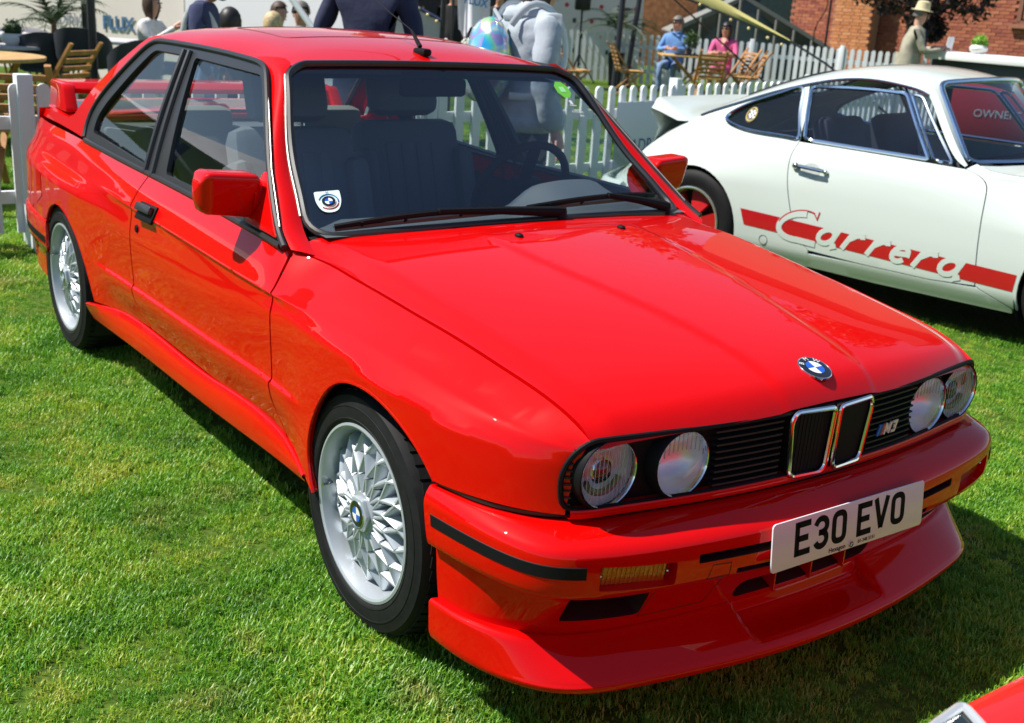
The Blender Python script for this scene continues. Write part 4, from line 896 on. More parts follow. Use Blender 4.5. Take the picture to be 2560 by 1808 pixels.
d9R = curve2([(.615,.852),(.60,.80),(.605,.70),(.66,.50),(.74,.34),(.80,.285)], 24); d9F = curve2([(1.56,.835),(1.63,.815),(1.685,.775),(1.705,.70),(1.72,.50),(1.74,.285)], 24)
q9 = curve2([(.085,.920),(.12,.965),(.25,1.035),(.40,1.095),(.50,1.128),(.525,1.10),(.565,.98),(.600,.872),(.55,.866),(.35,.868),(.17,.885)], 60, True)
w9 = rounded([(.645,.868),(.565,1.142),(.85,1.163),(1.125,1.160),(1.365,.858)], [.02,.03,.2,.03,.02], 4)
v9 = rounded([(1.392,.857),(1.155,1.158),(1.215,1.150),(1.33,1.02),(1.492,.853)], [.01,.02,.02,.1,.02], 4)
for sy in (-1,1):
    bot = [(x, .175) for x in np.linspace(.80,.40,6)]
    rq = [(float(x)-.003, float(z)) for x, z in d9R] + [(.80,.25),(.80,.185)] + bot[1:] + arch9(0,-.38,PI+.30) + [(-.45,.22),(-.62,.25),(-.72,.30),(-.80,.36),(-.80,float(gz9(-.80))-.004)] + [(x, float(gz9(x))-.002) for x in np.linspace(-.78,.54,60)] + [(.600,.99)]
    sheet('rear_quarter', body9, rq, [q9], .028, WP, pc2, .012, (0,1,0), sy=sy)
    dr9 = [(float(x)+.003, float(z)) for x, z in d9R] + [(1.1,.272),(1.5,.268)] + [(float(x)-.003, float(z)) for x, z in d9F[::-1]] + [(1.2,.845),(.9,.85)]
    sheet('door', body9, dr9, (), .035, WP, pc2, .012, (0,1,0), sy=sy)
    sheet('sill', body9, [(.80,.185),(.80,.262),(1.1,.266),(1.5,.262),(1.745,.275),(1.93,.20),(1.93,.178),(1.2,.176)], (), .04, WP, pc2, .02, (0,1,0), sy=sy)
    fw = [(float(x)+.003, float(z)) for x, z in d9F[::-1]][::-1] + [(1.75,.28),(1.935,.205)] + arch9(2.271,PI+.30,-.30) + [(2.65,.22),(2.85,.28),(2.95,.40),(2.98,.53)] + [(x, max(float(gz9(x)), float(zb9(x))+.015)-.002) for x in np.linspace(2.95,1.60,40)]
    sheet('front_wing', body9, fw, (), .035, WP, pc2, .012, (0,1,0), sy=sy)
    sheet('quarter_window', body9, q9, (), .06, DG, pc2, 0, (0,1,0), sy=sy, off=-.006)
    sheet('door_window', body9, w9, (), .06, DG, pc2, 0, (0,1,0), sy=sy, off=-.004)
    sheet('vent_window', body9, v9, (), .06, DG, pc2, 0, (0,1,0), sy=sy, off=-.004)
    for nm, poly, r in (('quarter_trim', q9, .011), ('window_trim', w9, .011), ('vent_trim', v9, .009)):
        b = MB(); b.tube([on9(x, z, sy, .003) for x, z in resamp(poly, .03)], r, 6, True); b.build(nm, TRIM, pc2)
    b = MB(); b.tube([on9(x, float(gz9(x))-.004, sy, .004) for x in np.linspace(-.12,1.24,40)], .008, 6); b.build('gutter', TRIM, pc2)
    # stripe with the script knocked out in body white
    zs0 = lambda x: .358-.0425*(x-.39); zs1 = lambda x: .448-.0440*(x-.35)
    sp = [(x, zs0(x)) for x in np.linspace(.385,1.925,30)] + [(x, zs1(x)) for x in np.linspace(1.935,.352,30)]
    strp = sheet('stripe', body9, sp, (), .05, RP, pc2, 0, (0,1,0), sy=sy, off=.0015)
    gl = .034
    def Lm(x0, P): return [(x0+px+.45*pz, zs0(x0)+pz) for px, pz in P]
    ar = lambda cx, cz, rx, rz, a0, a1, n=14: [(cx+rx*math.cos(t), cz+rz*math.sin(t)) for t in np.linspace(a0, a1, n)]
    def La(x0): return [Lm(x0, ar(.055,.042,.045,.040,-.2,2*PI-.2)), Lm(x0, [(.105,.088),(.100,.02),(.115,-.008),(.135,.0)])]
    def Lr(x0): return [Lm(x0, [(.0,.0),(.015,.088)]), Lm(x0, [(.010,.055),(.045,.085),(.075,.088),(.085,.070)])]
    def Le(x0): return [Lm(x0, [(.015,.045),(.085,.050)]+ar(.052,.045,.040,.040,.1,PI*1.78))]
    M9 = lambda a, c, d, sy=sy: tuple(on9(a, c, sy, .0022+d))
    pth = La(.83) + Lr(1.0) + Lr(1.145) + Le(1.26) + Lr(1.405) + La(1.525)
    strokes('script', pth, .028, M9, WP, strp, .0004)
    cw_ = [(x, z) for x, z in ar(.735,.405,.125,.075,.5*PI,1.55*PI, 20)]; cw_ = [(x+.45*(z-.40), z) for x, z in cw_]
    strokes('script', [cw_ + [(.84,.325)]], .034, M9, WP, strp, .0005)
    co = [(x+.45*(z-.40)-.006, z+.010) for x, z in ar(.735,.405,.125,.085,1.0*PI,.38*PI, 16)] + [(.835,.462),(.845,.505)]
    strokes('script_outline', [co], .007, M9, RP, strp, .0006)
    H = empty('door_handle', (0,0,0), parent=pc2)
    b = MB(); b.tube([on9(.655,.725,sy,.028), on9(.75,.722,sy,.034), on9(.83,.718,sy,.03)], .010, 8); b.build('grip', CHR, H)
    b = MB(); b.ball(on9(.65,.726,sy,.012), (.022,.014,.018), 10, 8); b.build('boss', CHR, H); b = MB(); b.ball(on9(.835,.717,sy,.010), (.016,.012,.013), 10, 8); b.build('boss', CHR, H)
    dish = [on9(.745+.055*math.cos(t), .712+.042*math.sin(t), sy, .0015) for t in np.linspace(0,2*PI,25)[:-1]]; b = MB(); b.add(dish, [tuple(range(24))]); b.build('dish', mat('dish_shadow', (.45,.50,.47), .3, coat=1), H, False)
    b = MB(); b.tube([on9(.515+.026*math.cos(t), .292+.026*math.sin(t), sy, .0) for t in np.linspace(0,2*PI,25)[:-1]], .002, 5, True); b.build('jack_point', mat('seam_grey', (.12,.13,.12), .6), pc2)
dk9 = [on9(.36+.035*math.cos(t), .945+.045*math.sin(t), -1, -.001) for t in np.linspace(0,2*PI,25)[:-1]]; 
b = MB(); b.add([on9(.245+.038*math.cos(t), .958+.044*math.sin(t), -1, -.003) for t in np.linspace(0,2*PI,25)[:-1]], [tuple(range(24))]); o = b.build('club_sticker', mat('sticker_dark', (.05,.05,.05), .5), pc2, False)
b = MB(); b.tube([on9(.245+.032*math.cos(t), .958+.037*math.sin(t), -1, -.001) for t in np.linspace(0,2*PI,25)[:-1]], .004, 5, True); b.build('sticker_ring', mat('sticker_gold', (.6,.45,.12), .5), pc2)
for i in range(4):
    for j in range(4):
        if (i+j) % 2: b = MB(); b.add([on9(.225+.011*(i+d0), .94+.011*(j+d1), -1, -.0015) for d0, d1 in ((0,0),(1,0),(1,1),(0,1))], [(0,1,2,3)]); b.build('sticker_check', WHT, pc2, False)
# roof, back and engine lid as one skin with the rear window let in
zc9 = tab9((-.85,.50),(-.7,.61),(-.55,.745),(-.42,.835),(-.25,.925),(-.1,.995),(.08,1.075),(.245,1.145),(.5,1.228),(.74,1.278),(.95,1.295),(1.15,1.283),(1.3,1.258), sg=.04)
def top9(uv):
    x = uv[:,0]; y = uv[:,1]; ye = np.maximum(yg9(x), .05); t = np.clip(np.abs(y)/ye, 0, 1.1); c = zc9(x); e = gz9(x)
    return np.stack([x, y, c-(c-e)*(.45*t**2+.55*t**5)], 1)
xw9 = lambda y: 1.315-.075*(abs(y)/.55)**2.2
te = [(x, -float(yg9(x))+.002) for x in np.linspace(-.80,1.235,60)] + [(xw9(y), y) for y in np.linspace(-.54,.54,30)] + [(x, float(yg9(x))-.002) for x in np.linspace(1.235,-.80,60)]
rw9 = rounded([(.06,-.44),(.40,-.36),(.46,-.25),(.46,.25),(.40,.36),(.06,.44),(.02,.2),(.02,-.2)], [.08,.08,.06,.06,.08,.08,.05,.05], 4)
sheet('roof_and_back', top9, te, [rw9], .035, WP, pc2, .012, (0,0,1))
sheet('rear_window', top9, rw9, (), .08, DG, pc2, 0, (0,0,1), off=-.004)
b = MB(); b.tube([Vector(p) for p in top9(resamp(rw9, .03))], .010, 6, True); b.build('rear_window_trim', RUB, pc2)
# ducktail
rows = []
for y in np.linspace(-.63,.63,41):
    a = abs(y)/.63; h_ = (1-smst(.86,1.0,a)*.55); lipx = -.545+.06*a**3; zl = .868+.110*h_
    b0 = float(top9(np.array([[-.16-.06*a, min(abs(y),.59)]]))[0,2]); zz = float(top9(np.array([[-.56, min(abs(y),.565)]]))[0,2])
    rows.append([(-.15-.06*a,y,b0-.004), (-.28,y,b0*.45+zl*.55-.075*h_), (-.42,y,zl-.030*h_), (lipx+.015,y,zl-.002), (lipx,y,zl+.002), (lipx-.006,y,zl-.012), (lipx+.035,y*.99,zl-.07), (lipx+.055,y*.975,.80), (-.50,y*.95,zz-.02)])
grid_mesh('ducktail', rows, WP, pc2, angle=60)
# tail, bumpers, bonnet, screen
tl = np.array([[(-.80-.05*math.sin(PI*t)-.04*(1-u*u), u*(.57+.02*t), .30+(float(gz9(-.8))-.30+.06*(1-u*u))*t) for u in np.linspace(-1,1,15)] for t in np.linspace(0,1,8)]); grid_mesh('tail_panel', tl, WP, pc2)
b = MB(); P = [Vector(p) for p in curve2([(-.55,-.765,.40),(-.72,-.70,.40),(-.84,-.57,.40),(-.92,-.3,.40),(-.93,0,.40),(-.92,.3,.40),(-.84,.57,.40),(-.72,.70,.40),(-.55,.765,.40)], 40)]; b.tube(P, .062, 10, flat=.55); rb9 = b.build('rear_bumper', WP, pc2)
b = MB(); b.tube([p*1.0+Vector(((-.028 if abs(p.y) < .6 else -.02),(.03 if p.y > 0 else -.03) if abs(p.y) > .5 else 0,0)) for p in P], .02, 8); b.build('rear_bumper_stripe', RP, rb9)
def bon9(uv):
    x = uv[:,0]; t = np.clip(np.abs(uv[:,1])/np.maximum(yg9(x), .05), 0, 1.1); e = np.maximum(gz9(x), zb9(x)+.015); return np.stack([x, uv[:,1], e+.035*(1-t**2)], 1)
bo9 = [(x, -float(yg9(x))+.004) for x in np.linspace(1.62,2.95,30)] + [(x, float(yg9(x))-.004) for x in np.linspace(2.95,1.62,30)] + [(1.78,.3),(1.80,0),(1.78,-.3)]
sheet('bonnet', bon9, bo9, (), .06, WP, pc2, .012, (0,0,1))
b = MB(); P = [Vector(p) for p in curve2([(2.60,-.77,.42),(2.85,-.68,.42),(3.02,-.45,.42),(3.09,0,.42),(3.02,.45,.42),(2.85,.68,.42),(2.60,.77,.42)], 30)]; b.tube(P, .11, 10, flat=.5); b.build('front_bumper', WP, pc2)
for s in (-1,1):
    b = MB(); b.lathe([(.0005,.10),(.05,.095),(.085,.07),(.092,.05),(.10,.04),(.10,-.2)], 24, 'x', (2.84,s*.52,.64)); b.build('headlight', CHR, pc2)
def ws9(uv):
    u = uv[:,0]; v = uv[:,1]; a = np.abs(u); ex_ = 1.535-.275*v; ey_ = .655-.115*v; ez_ = .852+.385*v; cx = 1.74-.395*v; cz9 = .862+.398*v+.01*np.sin(PI*np.clip(v,0,1))
    return np.stack([cx+(ex_-cx)*a**2.2, u*ey_, cz9+(ez_-cz9)*a**2.2], 1)
wo9 = rounded([(-.985,.015),(.985,.015),(.985,.97),(-.985,.97)], .10, 5)
ws_ = sheet('windscreen', ws9, wo9, (), .08, DG, pc2, 0, (1,0,.5), off=-.004)
b = MB(); b.tube([Vector(p) for p in ws9(resamp(wo9, .04))], .015, 8, True); b.build('windscreen_trim', TRIM, ws_)
for s in (-1,1):
    A_ = ws9(np.stack([np.full(20,s*1.0), np.linspace(-.02,1.04,20)], 1)); B_ = np.array([on9(x, z, s, .002) for x, z in curve2([(1.555,.845),(1.50,.875),(1.36,1.02),(1.245,1.155),(1.215,1.172)], 19)]); mid = (A_+B_)/2+np.array([.012,s*.012,.008]); grid_mesh('front_pillar', np.stack([A_,mid,B_],1), WP, pc2)
b = MB(); b.box((1.1,0,.22), (2.3,1.4,.03)); b.box((1.85,0,.5), (.03,1.3,.6)); b.box((-.45,0,.42), (.03,1.2,.4)); b.box((.25,0,.55), (.04,1.3,.6))
for xa in (0,2.271):
    for s in (-1,1):
        P = [[(xa+.34*math.cos(t), s*y, .31+.34*math.sin(t)) for y in (.45,.79)] for t in np.linspace(-.5,PI+.5,22)]
        for i in range(21): b.add([P[i][0],P[i][1],P[i+1][1],P[i+1][0]], [(0,1,2,3)])
        b.box((xa,s*.44,.36), (.66,.02,.5))
b.build('underbody', DARK, pc2, False)
dkin = mat('cabin_black', (.02,.022,.03), .7)
b = MB(); b.box((1.52,0,.76), (.32,1.28,.16), None, .05); b.build('dashboard', dkin, pc2)
for s in (-1,1):
    st = empty('seat', (0,0,0), parent=pc2); b = MB(); b.box((1.0,s*.34,.40), (.5,.46,.16), None, .05); b.build('cushion', dkin, st)
    b = MB(); b.box((.70,s*.34,.68), (.12,.46,.62), Matrix.Rotation(-.25,3,'Y'), .05); b.build('backrest', dkin, st)
def wheel9():
    wl = empty('wheel', (0,0,0), parent=pc2); b = MB()
    b.lathe([(.19,.09),(.21,.10),(.25,.108),(.285,.10),(.305,.08),(.312,.05),(.3135,0),(.312,-.05),(.305,-.08),(.285,-.10),(.25,-.108),(.215,-.10),(.20,-.095)], 48, 'y'); b.build('tyre', TYRE, wl)
    b = MB(); b.lathe([(.196,-.085),(.206,-.10),(.205,-.106),(.198,-.108),(.190,-.104),(.184,-.085),(.178,-.05),(.172,.05)], 48, 'y'); b.build('rim', mat('polished_alloy', (.66,.66,.62), .2, .8), wl)
    for k in range(5):
        a = 2*PI*k/5; M_ = Matrix.Rotation(a, 3, 'Y'); pf = [(.030,.030),(.075,.036),(.12,.056),(.160,.072),(.172,.045),(.174,0)]; pf = pf + [(r, -t) for r, t in pf[::-1][1:]]; pf.insert(0, (.02,0))
        b = MB(); v = []
        for r, t in pf: v.append(M_ @ Vector((r, -.088+(r*.16), t)))
        v2 = [p+Vector((0,.03,0)) for p in v]; n_ = len(v); b.add(v+v2, [tuple(range(n_))]+[(i,(i+1) % n_,n_+(i+1) % n_,n_+i) for i in range(n_)]); b.build('petal', mat('wheel_red', (.55,.012,.015), .35, coat=.7), wl, True, 30)
    b = MB(); b.lathe([(.0005,-.105),(.025,-.103),(.034,-.09),(.05,-.085),(.06,-.07)], 24, 'y'); b.build('hub', mat('wheel_red', (.55,.012,.015)), wl)
    b = MB(); b.lathe([(.0005,-.03),(.175,-.03)], 32, 'y'); b.build('backing', DARK, wl)
    return wl
w90 = wheel9(); w90.location = (0,-.705,.312)
for x, y, r in ((2.271,-.70,0),(0,.705,PI),(2.271,.70,PI)):
    c = copy_tree(w90, pc2); c.location = (x,y,.312); c.rotation_euler = (0,0,r)
# ================================================================ the place: lawn, fences, building, tent, furniture
RGT = Vector((.575,.818,0)); FWD = Vector((-.806,.592,0)); YAWR = math.atan2(.818,.575)
GRD = bpy.data.materials.new('lawn_soil'); GRD.use_nodes = True
def _g():
    n = GRD.node_tree.nodes; l = GRD.node_tree.links; b = n['Principled BSDF']; tc = n.new('ShaderNodeTexCoord')
    t = n.new('ShaderNodeTexNoise'); t.inputs['Scale'].default_value = 1.3; t.inputs['Detail'].default_value = 8; l.new(tc.outputs['Object'], t.inputs['Vector'])
    t2 = n.new('ShaderNodeTexNoise'); t2.inputs['Scale'].default_value = 45; t2.inputs['Detail'].default_value = 6; l.new(tc.outputs['Object'], t2.inputs['Vector'])
    m = n.new('ShaderNodeMath'); m.operation = 'MULTIPLY_ADD'; m.inputs[1].default_value = .5; l.new(t.outputs[0], m.inputs[0]); l.new(t2.outputs[0], m.inputs[2])
    r = n.new('ShaderNodeValToRGB'); r.color_ramp.elements[0].position = .45; r.color_ramp.elements[0].color = (.022,.05,.006,1); r.color_ramp.elements[1].position = 1.05; r.color_ramp.elements[1].color = (.10,.17,.022,1)
    l.new(m.outputs[0], r.inputs[0]); l.new(r.outputs[0], b.inputs['Base Color']); b.inputs['Roughness'].default_value = .95; b.inputs['Specular IOR Level'].default_value = .1
    bp = n.new('ShaderNodeBump'); bp.inputs['Strength'].default_value = .6; bp.inputs['Distance'].default_value = .02; l.new(t2.outputs[0], bp.inputs['Height']); l.new(bp.outputs[0], b.inputs['Normal'])
_g()
gr_ = mk('lawn', [(-200,-200,0),(200,-200,0),(200,200,0),(-200,200,0)], [(0,1,2,3)], GRD, None, False); tag(gr_, kind='structure')
WOOD = mat('teak', (.42,.20,.065), .55, noise=.25, nscale=12); WOODL = mat('pale_timber', (.52,.31,.11), .55, noise=.2, nscale=9)
FENCE = mat('white_fence_paint', (.74,.76,.78), .5, noise=.04, nscale=6); STEEL = mat('black_steel', (.008,.009,.012), .4)
# ---- picket fences
def picket_mesh(w_, h_, t_, z0):
    o = [(-w_/2,z0),(w_/2,z0)] + [(w_/2*math.cos(a), h_-w_/2+w_/2*math.sin(a)) for a in np.linspace(0,PI,9)]
    n = len(o); v = [(x,-t_/2,z) for x, z in o]+[(x,t_/2,z) for x, z in o]; f = [tuple(range(n)), tuple(range(2*n-1,n-1,-1))]+[(i,n+i,n+(i+1) % n,(i+1) % n) for i in range(n)]
    me = bpy.data.meshes.new('picket'); me.from_pydata(v, [], f); me.materials.append(FENCE); return me
def picket_fence(pts, label, h, step, w_, posts, z0=.07, every=None, feet=False):
    root = empty('picket_fence', (pts[0][0],pts[0][1],0), 0, label, 'fence'); o0 = Vector((pts[0][0],pts[0][1],0)); me = picket_mesh(w_, h, .022, z0); k = 0
    for (x0,y0),(x1,y1) in zip(pts[:-1], pts[1:]):
        a = Vector((x0,y0,0)); b = Vector((x1,y1,0)); L = (b-a).length; d = (b-a)/L; yaw = math.atan2(d.y, d.x); nrm = Vector((d.y,-d.x,0))
        nrm = nrm if nrm.dot(Vector((2.2,-2,0))-a) > 0 else -nrm
        n = max(1, int(L/step))
        for i in range(n):
            p = a+d*(i+.5)*L/n
            o = bpy.data.objects.new('picket', me); COL.objects.link(o); o.parent = root; o.location = p-o0+nrm*.026; o.rotation_euler = (0,0,yaw+random.uniform(-.02,.02))
        for zz in (h*.30, h*.76):
            m_ = MB(); m_.bar(a-o0+Vector((0,0,zz)), b-o0+Vector((0,0,zz)), .035, .07); m_.build('rail', FENCE, root, False)
        for t in posts:
            p = a+d*L*t; m_ = MB(); m_.box(p-o0+Vector((0,0,(h+.05)/2))-nrm*.0+nrm*.02, (.085,.085,h+.05), Matrix.Rotation(yaw,3,'Z'), .006); m_.build('post', FENCE, root)
    return root, o0
fa, fo0 = picket_fence([(-4.60,-1.484),(-4.66,1.2),(-4.85,3.9),(-5.55,6.5),(-6.3,8.9),(-6.9,11.2)], 'near white picket fence running behind the two parked cars', .90, .147, .072, (.378,))
m_ = MB(); p = Vector((-4.58,-.47,0))-fo0; m_.add([(p.x,p.y-.045,.26),(p.x,p.y+.045,.26),(p.x,p.y-.045,.0),(p.x,p.y+.045,.0),(p.x+.26,p.y-.045,.0),(p.x+.26,p.y+.045,.0)], [(0,1,5,4),(0,4,2),(1,3,5),(2,4,5,3),(0,2,3,1)]); m_.build('brace_foot', FENCE, fa, False)
picket_fence([(-17.3,11.4),(-15.5,13.3),(-14.2,14.25),(-13.0,15.3),(-11.45,16.15),(-10.2,17.1)], 'far white picket fence in front of the brick building', 1.0, .125, .075, (.5,), .06)
picket_fence([(-6.0,11.6),(-4.4,12.0),(-2.6,12.4)], 'short white picket fence section beside the counter', .95, .14, .072, (.5,), .06)
# ---- advert board tied to the near fence
def flat_sign(name, label, cat, c, yaw, w_, h_, m, thick=.012):
    o = empty(name, c, yaw, label, cat); b = MB(); b.box((0,0,0), (w_,thick,h_), None, .002); b.build('panel', m, o); return o
def sign_text(o, s, size, x, z, m, bold=0., sx=1.): return text_obj('lettering', s, size, Matrix.Translation((x,-.0085,z)) @ Matrix.Rotation(PI/2,4,'X'), m, o, .0005, 'CENTER', sx, bold)
INKB = mat('sign_blue', (.02,.09,.25), .5); INKG = mat('sign_greyblue', (.12,.20,.30), .5)
yw = math.atan2(2.6,-.7)
ad = flat_sign('advert_board', 'pale advert board tied to the fence behind the white coupe ducktail', 'sign', (-5.02,4.62,.45), yw+0, 1.35, .62, mat('board_white', (.60,.62,.70), .5))
ad.location = Vector((-4.97,4.66,.47)); sign_text(ad, 'ADRIAN', .16, -.16, -.05, INKB); sign_text(ad, 'FLUX', .16, .42, -.05, INKB, .006)
ad2 = flat_sign('advert_board', 'pale advert board mirrored in the red saloon rear flank', 'sign', (-4.55,-3.0,.47), PI/2-.02, 1.9, .62, mat('board_white', (.60,.62,.70), .5)); sign_text(ad2, 'ADRIAN', .16, -.16, -.05, INKB); sign_text(ad2, 'FLUX', .24, .55, -.05, INKB, .008)
ow = flat_sign('enclosure_sign', 'red enclosure sign seen through the white coupe windscreen', 'sign', (-4.85,9.95,.62), math.atan2(.70,.71), 1.7, .62, mat('sign_red', (.42,.03,.035), .5))
sign_text(ow, 'OWNERS ENCLOSURE', .12, 0, .0, mat('sign_white', (.75,.75,.75), .5))
# ---- brick building beyond the far fence
BRK = [mat('brick_%d' % i, c, .85, noise=.22, nscale=14, bump=.3, bscale=40) for i, c in enumerate([(.30,.085,.045),(.36,.115,.055),(.25,.065,.038),(.33,.10,.06),(.40,.14,.07)])]
MORT = mat('mortar', (.30,.17,.12), .95); 
bl = empty('brick_building', (-13.0,20.6,0), 0, 'red brick building with a stone-silled window behind the far fence', 'building')
bx0 = Vector((-18.2,20.9,0)); bx1 = Vector((-8.0,22.4,0)); bd_ = (bx1-bx0).normalized(); bn = Vector((bd_.y,-bd_.x,0)); by = math.atan2(bd_.y,bd_.x); b00 = Vector((-13.0,20.6,0))
def bw(s, d, z): return bx0+bd_*s-b00+bn*d+Vector((0,0,z))     # s along the wall, d proud of it
Lw = (bx1-bx0).length
m_ = MB(); c = bw(Lw/2,-.2,4.5); m_.box(c, (Lw,.36,9.0), Matrix.Rotation(by,3,'Z')); m_.build('wall', MORT, bl, False)
m_ = MB(); m_.box(bw(Lw/2,-2.5,9.5), (Lw+1,6,1.2), Matrix.Rotation(by,3,'Z')); m_.build('roof', mat('slate', (.06,.065,.075), .7), bl, False)
bmesh_ = {}
for i in range(5):
    m_ = MB(); m_.box((0,0,0), (.215,.10,.065)); me = bpy.data.meshes.new('brick'); me.from_pydata(m_.v, [], m_.f); me.materials.append(BRK[i]); bmesh_[i] = me
# window opening: s 5.35 .. 7.1, sill at z 1.66
WS0, WS1, WZ0, WZ1 = 5.75, 8.2, 1.72, 3.6
cand = []; rest = [MB() for _ in range(5)]
for r in range(0, 118):
    z = .04+r*.0755; off = 0 if r % 2 else .1125
    for k in range(int(Lw/.225)):
        s = off+k*.225+.11
        if WS0-.05 < s < WS1+.05 and WZ0-.16 < z < WZ1: continue
        if z < 3.4: cand.append((s, z, random.randrange(5)))
vis = [q for q in cand if .95 < q[1] < 2.35 and 2.4 < q[0] < 9.4]; vis.sort(key=lambda q: abs(q[1]-1.65)+abs(q[0]-6.2)*.25); show = set(vis[:300])
for q in cand:
    s, z, ci = q; dp = .002+random.random()*.012
    if q in show:
        o = bpy.data.objects.new('brick', bmesh_[ci]); COL.objects.link(o); o.parent = bl; o.location = bw(s, dp-.04, z); o.rotation_euler = (0,0,by)
    else: rest[ci].box(bw(s, dp-.04, z), (.215,.10,.065), Matrix.Rotation(by,3,'Z'))
for ci in range(5): tag(rest[ci].build('bricks_beyond', BRK[ci], bl, False), kind='stuff')
m_ = MB(); m_.box(bw((WS0+WS1)/2,.03,1.60), (WS1-WS0+.3,.24,.09), Matrix.Rotation(by,3,'Z')); m_.build('sill', mat('terracotta', (.30,.12,.07), .8, noise=.2), bl, False)
fr_ = mat('window_brown', (.20,.08,.045), .6); wn = empty('window', (0,0,0), parent=bl)
m_ = MB(); m_.box(bw((WS0+WS1)/2,.005,2.62), (WS1-WS0,.02,1.9), Matrix.Rotation(by,3,'Z')); m_.build('panel', mat('soldier_panel', (.36,.20,.13), .8), wn, False)
for s in (WS0+.02, WS1-.02): m_ = MB(); m_.box(bw(s,.05,2.6), (.09,.12,1.95), Matrix.Rotation(by,3,'Z')); m_.build('jamb', fr_, wn, False)
m_ = MB(); m_.box(bw((WS0+WS1)/2,.05,1.68), (WS1-WS0,.12,.07), Matrix.Rotation(by,3,'Z')); m_.build('bottom_rail', fr_, wn, False)
for k in range(26): o = bpy.data.objects.new('brick', bmesh_[k % 5]); COL.objects.link(o); o.parent = wn; o.location = bw(WS0+.12+k*.088,.03,1.86); o.rotation_euler = (0,PI/2,by)
# an orange brick buttress at the left of the wall
m_ = MB(); bt = [MB() for _ in range(5)]
m_.box(bw(2.0,.30,2.4), (.98,.40,4.8), Matrix.Rotation(by,3,'Z')); m_.build('buttress', MORT, bl, False)
for r in range(60):
    for k in range(4): bt[random.randrange(5)].box(bw(1.62+k*.245+(.06 if r % 2 else 0),.46,.06+r*.0755), (.225,.10,.065), Matrix.Rotation(by,3,'Z'))
OBRK = [mat('orange_brick_%d' % i, c, .85, noise=.2, nscale=14) for i, c in enumerate([(.50,.20,.075),(.46,.17,.06),(.54,.24,.10)])]
for ci in range(5): tag(bt[ci].build('buttress_bricks', OBRK[ci % 3], bl, False), kind='stuff')
# second, orange brick wing further left behind the lean-to
b2 = empty('orange_brick_wing', (-22.0,19.3,0), 0, 'orange brick wall standing left of the glass lean-to', 'building')
m_ = MB(); m_.box((0,0,3.5), (5.5,.3,7), Matrix.Rotation(.82,3,'Z')); m_.build('wall', mat('far_brick', (.40,.16,.07), .9, noise=.35, nscale=9), b2, False)
m_ = MB(); m_.box((0,0,7.1), (5.9,.8,.3), Matrix.Rotation(.82,3,'Z')); m_.build('coping', MORT, b2, False)
# ---- glazed lean-to with grey roof sheets
gh = empty('glazed_shed', (-17.7,18.6,0), 0, 'low grey glazed shed with sloping roof behind the far fence', 'shed'); g0 = Vector((-17.7,18.6,0))
ap = Vector((-17.55,18.55,1.86)); le = Vector((-18.5,17.2,1.0)); re = Vector((-15.95,20.2,.72)); bk = Vector((-1.9,1.5,0))*1.3
grey = mat('shed_sheet', (.30,.31,.30), .35, noise=.15, nscale=4); sf = mat('shed_frame', (.17,.17,.16), .5)
for a, b in ((le,ap),(ap,re)):
    m_ = MB(); m_.add([a-g0, b-g0, b-g0+bk, a-g0+bk, a-g0-Vector((0,0,.03)), b-g0-Vector((0,0,.03)), b-g0+bk-Vector((0,0,.03)), a-g0+bk-Vector((0,0,.03))], [(0,1,2,3),(7,6,5,4),(0,4,5,1),(1,5,6,2),(2,6,7,3),(3,7,4,0)]); m_.build('roof_sheet', grey, gh, False)
    m_ = MB(); m_.bar(a-g0, b-g0, .09, .09); m_.build('barge_board', sf, gh, False)
dg_ = mat('shed_dark_glass', (.025,.04,.035), .12)
m_ = MB(); m_.add([le-g0, ap-g0, re-g0, Vector((re.x,re.y,0))-g0, Vector((le.x,le.y,0))-g0], [(0,1,2,3,4)]); m_.build('gable_glass', dg_, gh, False)
for t in np.linspace(.06,.94,9):
    p = le.lerp(re, t); zt_ = (le.lerp(ap, t/.38).z if t < .38 else ap.lerp(re, (t-.38)/.62).z); m_ = MB(); m_.bar(Vector((p.x,p.y,0))-g0+Vector((.03,-.03,0)), Vector((p.x,p.y,zt_-.03))-g0+Vector((.03,-.03,0)), .05, .05, (1,0,0)); m_.build('mullion', sf, gh, False)
net = empty('green_netting', (-18.3,21.5,0), .70, 'dark green netting screen hung above the glazed shed', 'screen')
nm_ = mat('net_green', (.012,.035,.032), .9, noise=.2, nscale=8); m_ = MB(); m_.box((0,0,2.2), (5.4,.03,4.4)); m_.build('cloth', nm_, net, False)
for i in range(5): m_ = MB(); m_.tube([(-2.6+i*1.3,-.03,0),(-2.6+i*1.3,-.03,4.5)], .03, 6); m_.build('post', STEEL, net)
rope = empty('black_pole', (-15.9,19.6,0), 0, 'thin black pole with a looped cable before the orange buttress', 'pole')
m_ = MB(); m_.tube([(0,0,0),(0,0,3.2)], .028, 8); m_.build('shaft', STEEL, rope); m_ = MB(); m_.tube([Vector(p) for p in curve2([(0,0,2.9),(-.22,-.2,2.3),(-.05,-.05,1.85),(-.2,-.15,1.35),(-.22,-.15,.9)], 24)], .014, 6); m_.build('cable', STEEL, rope)
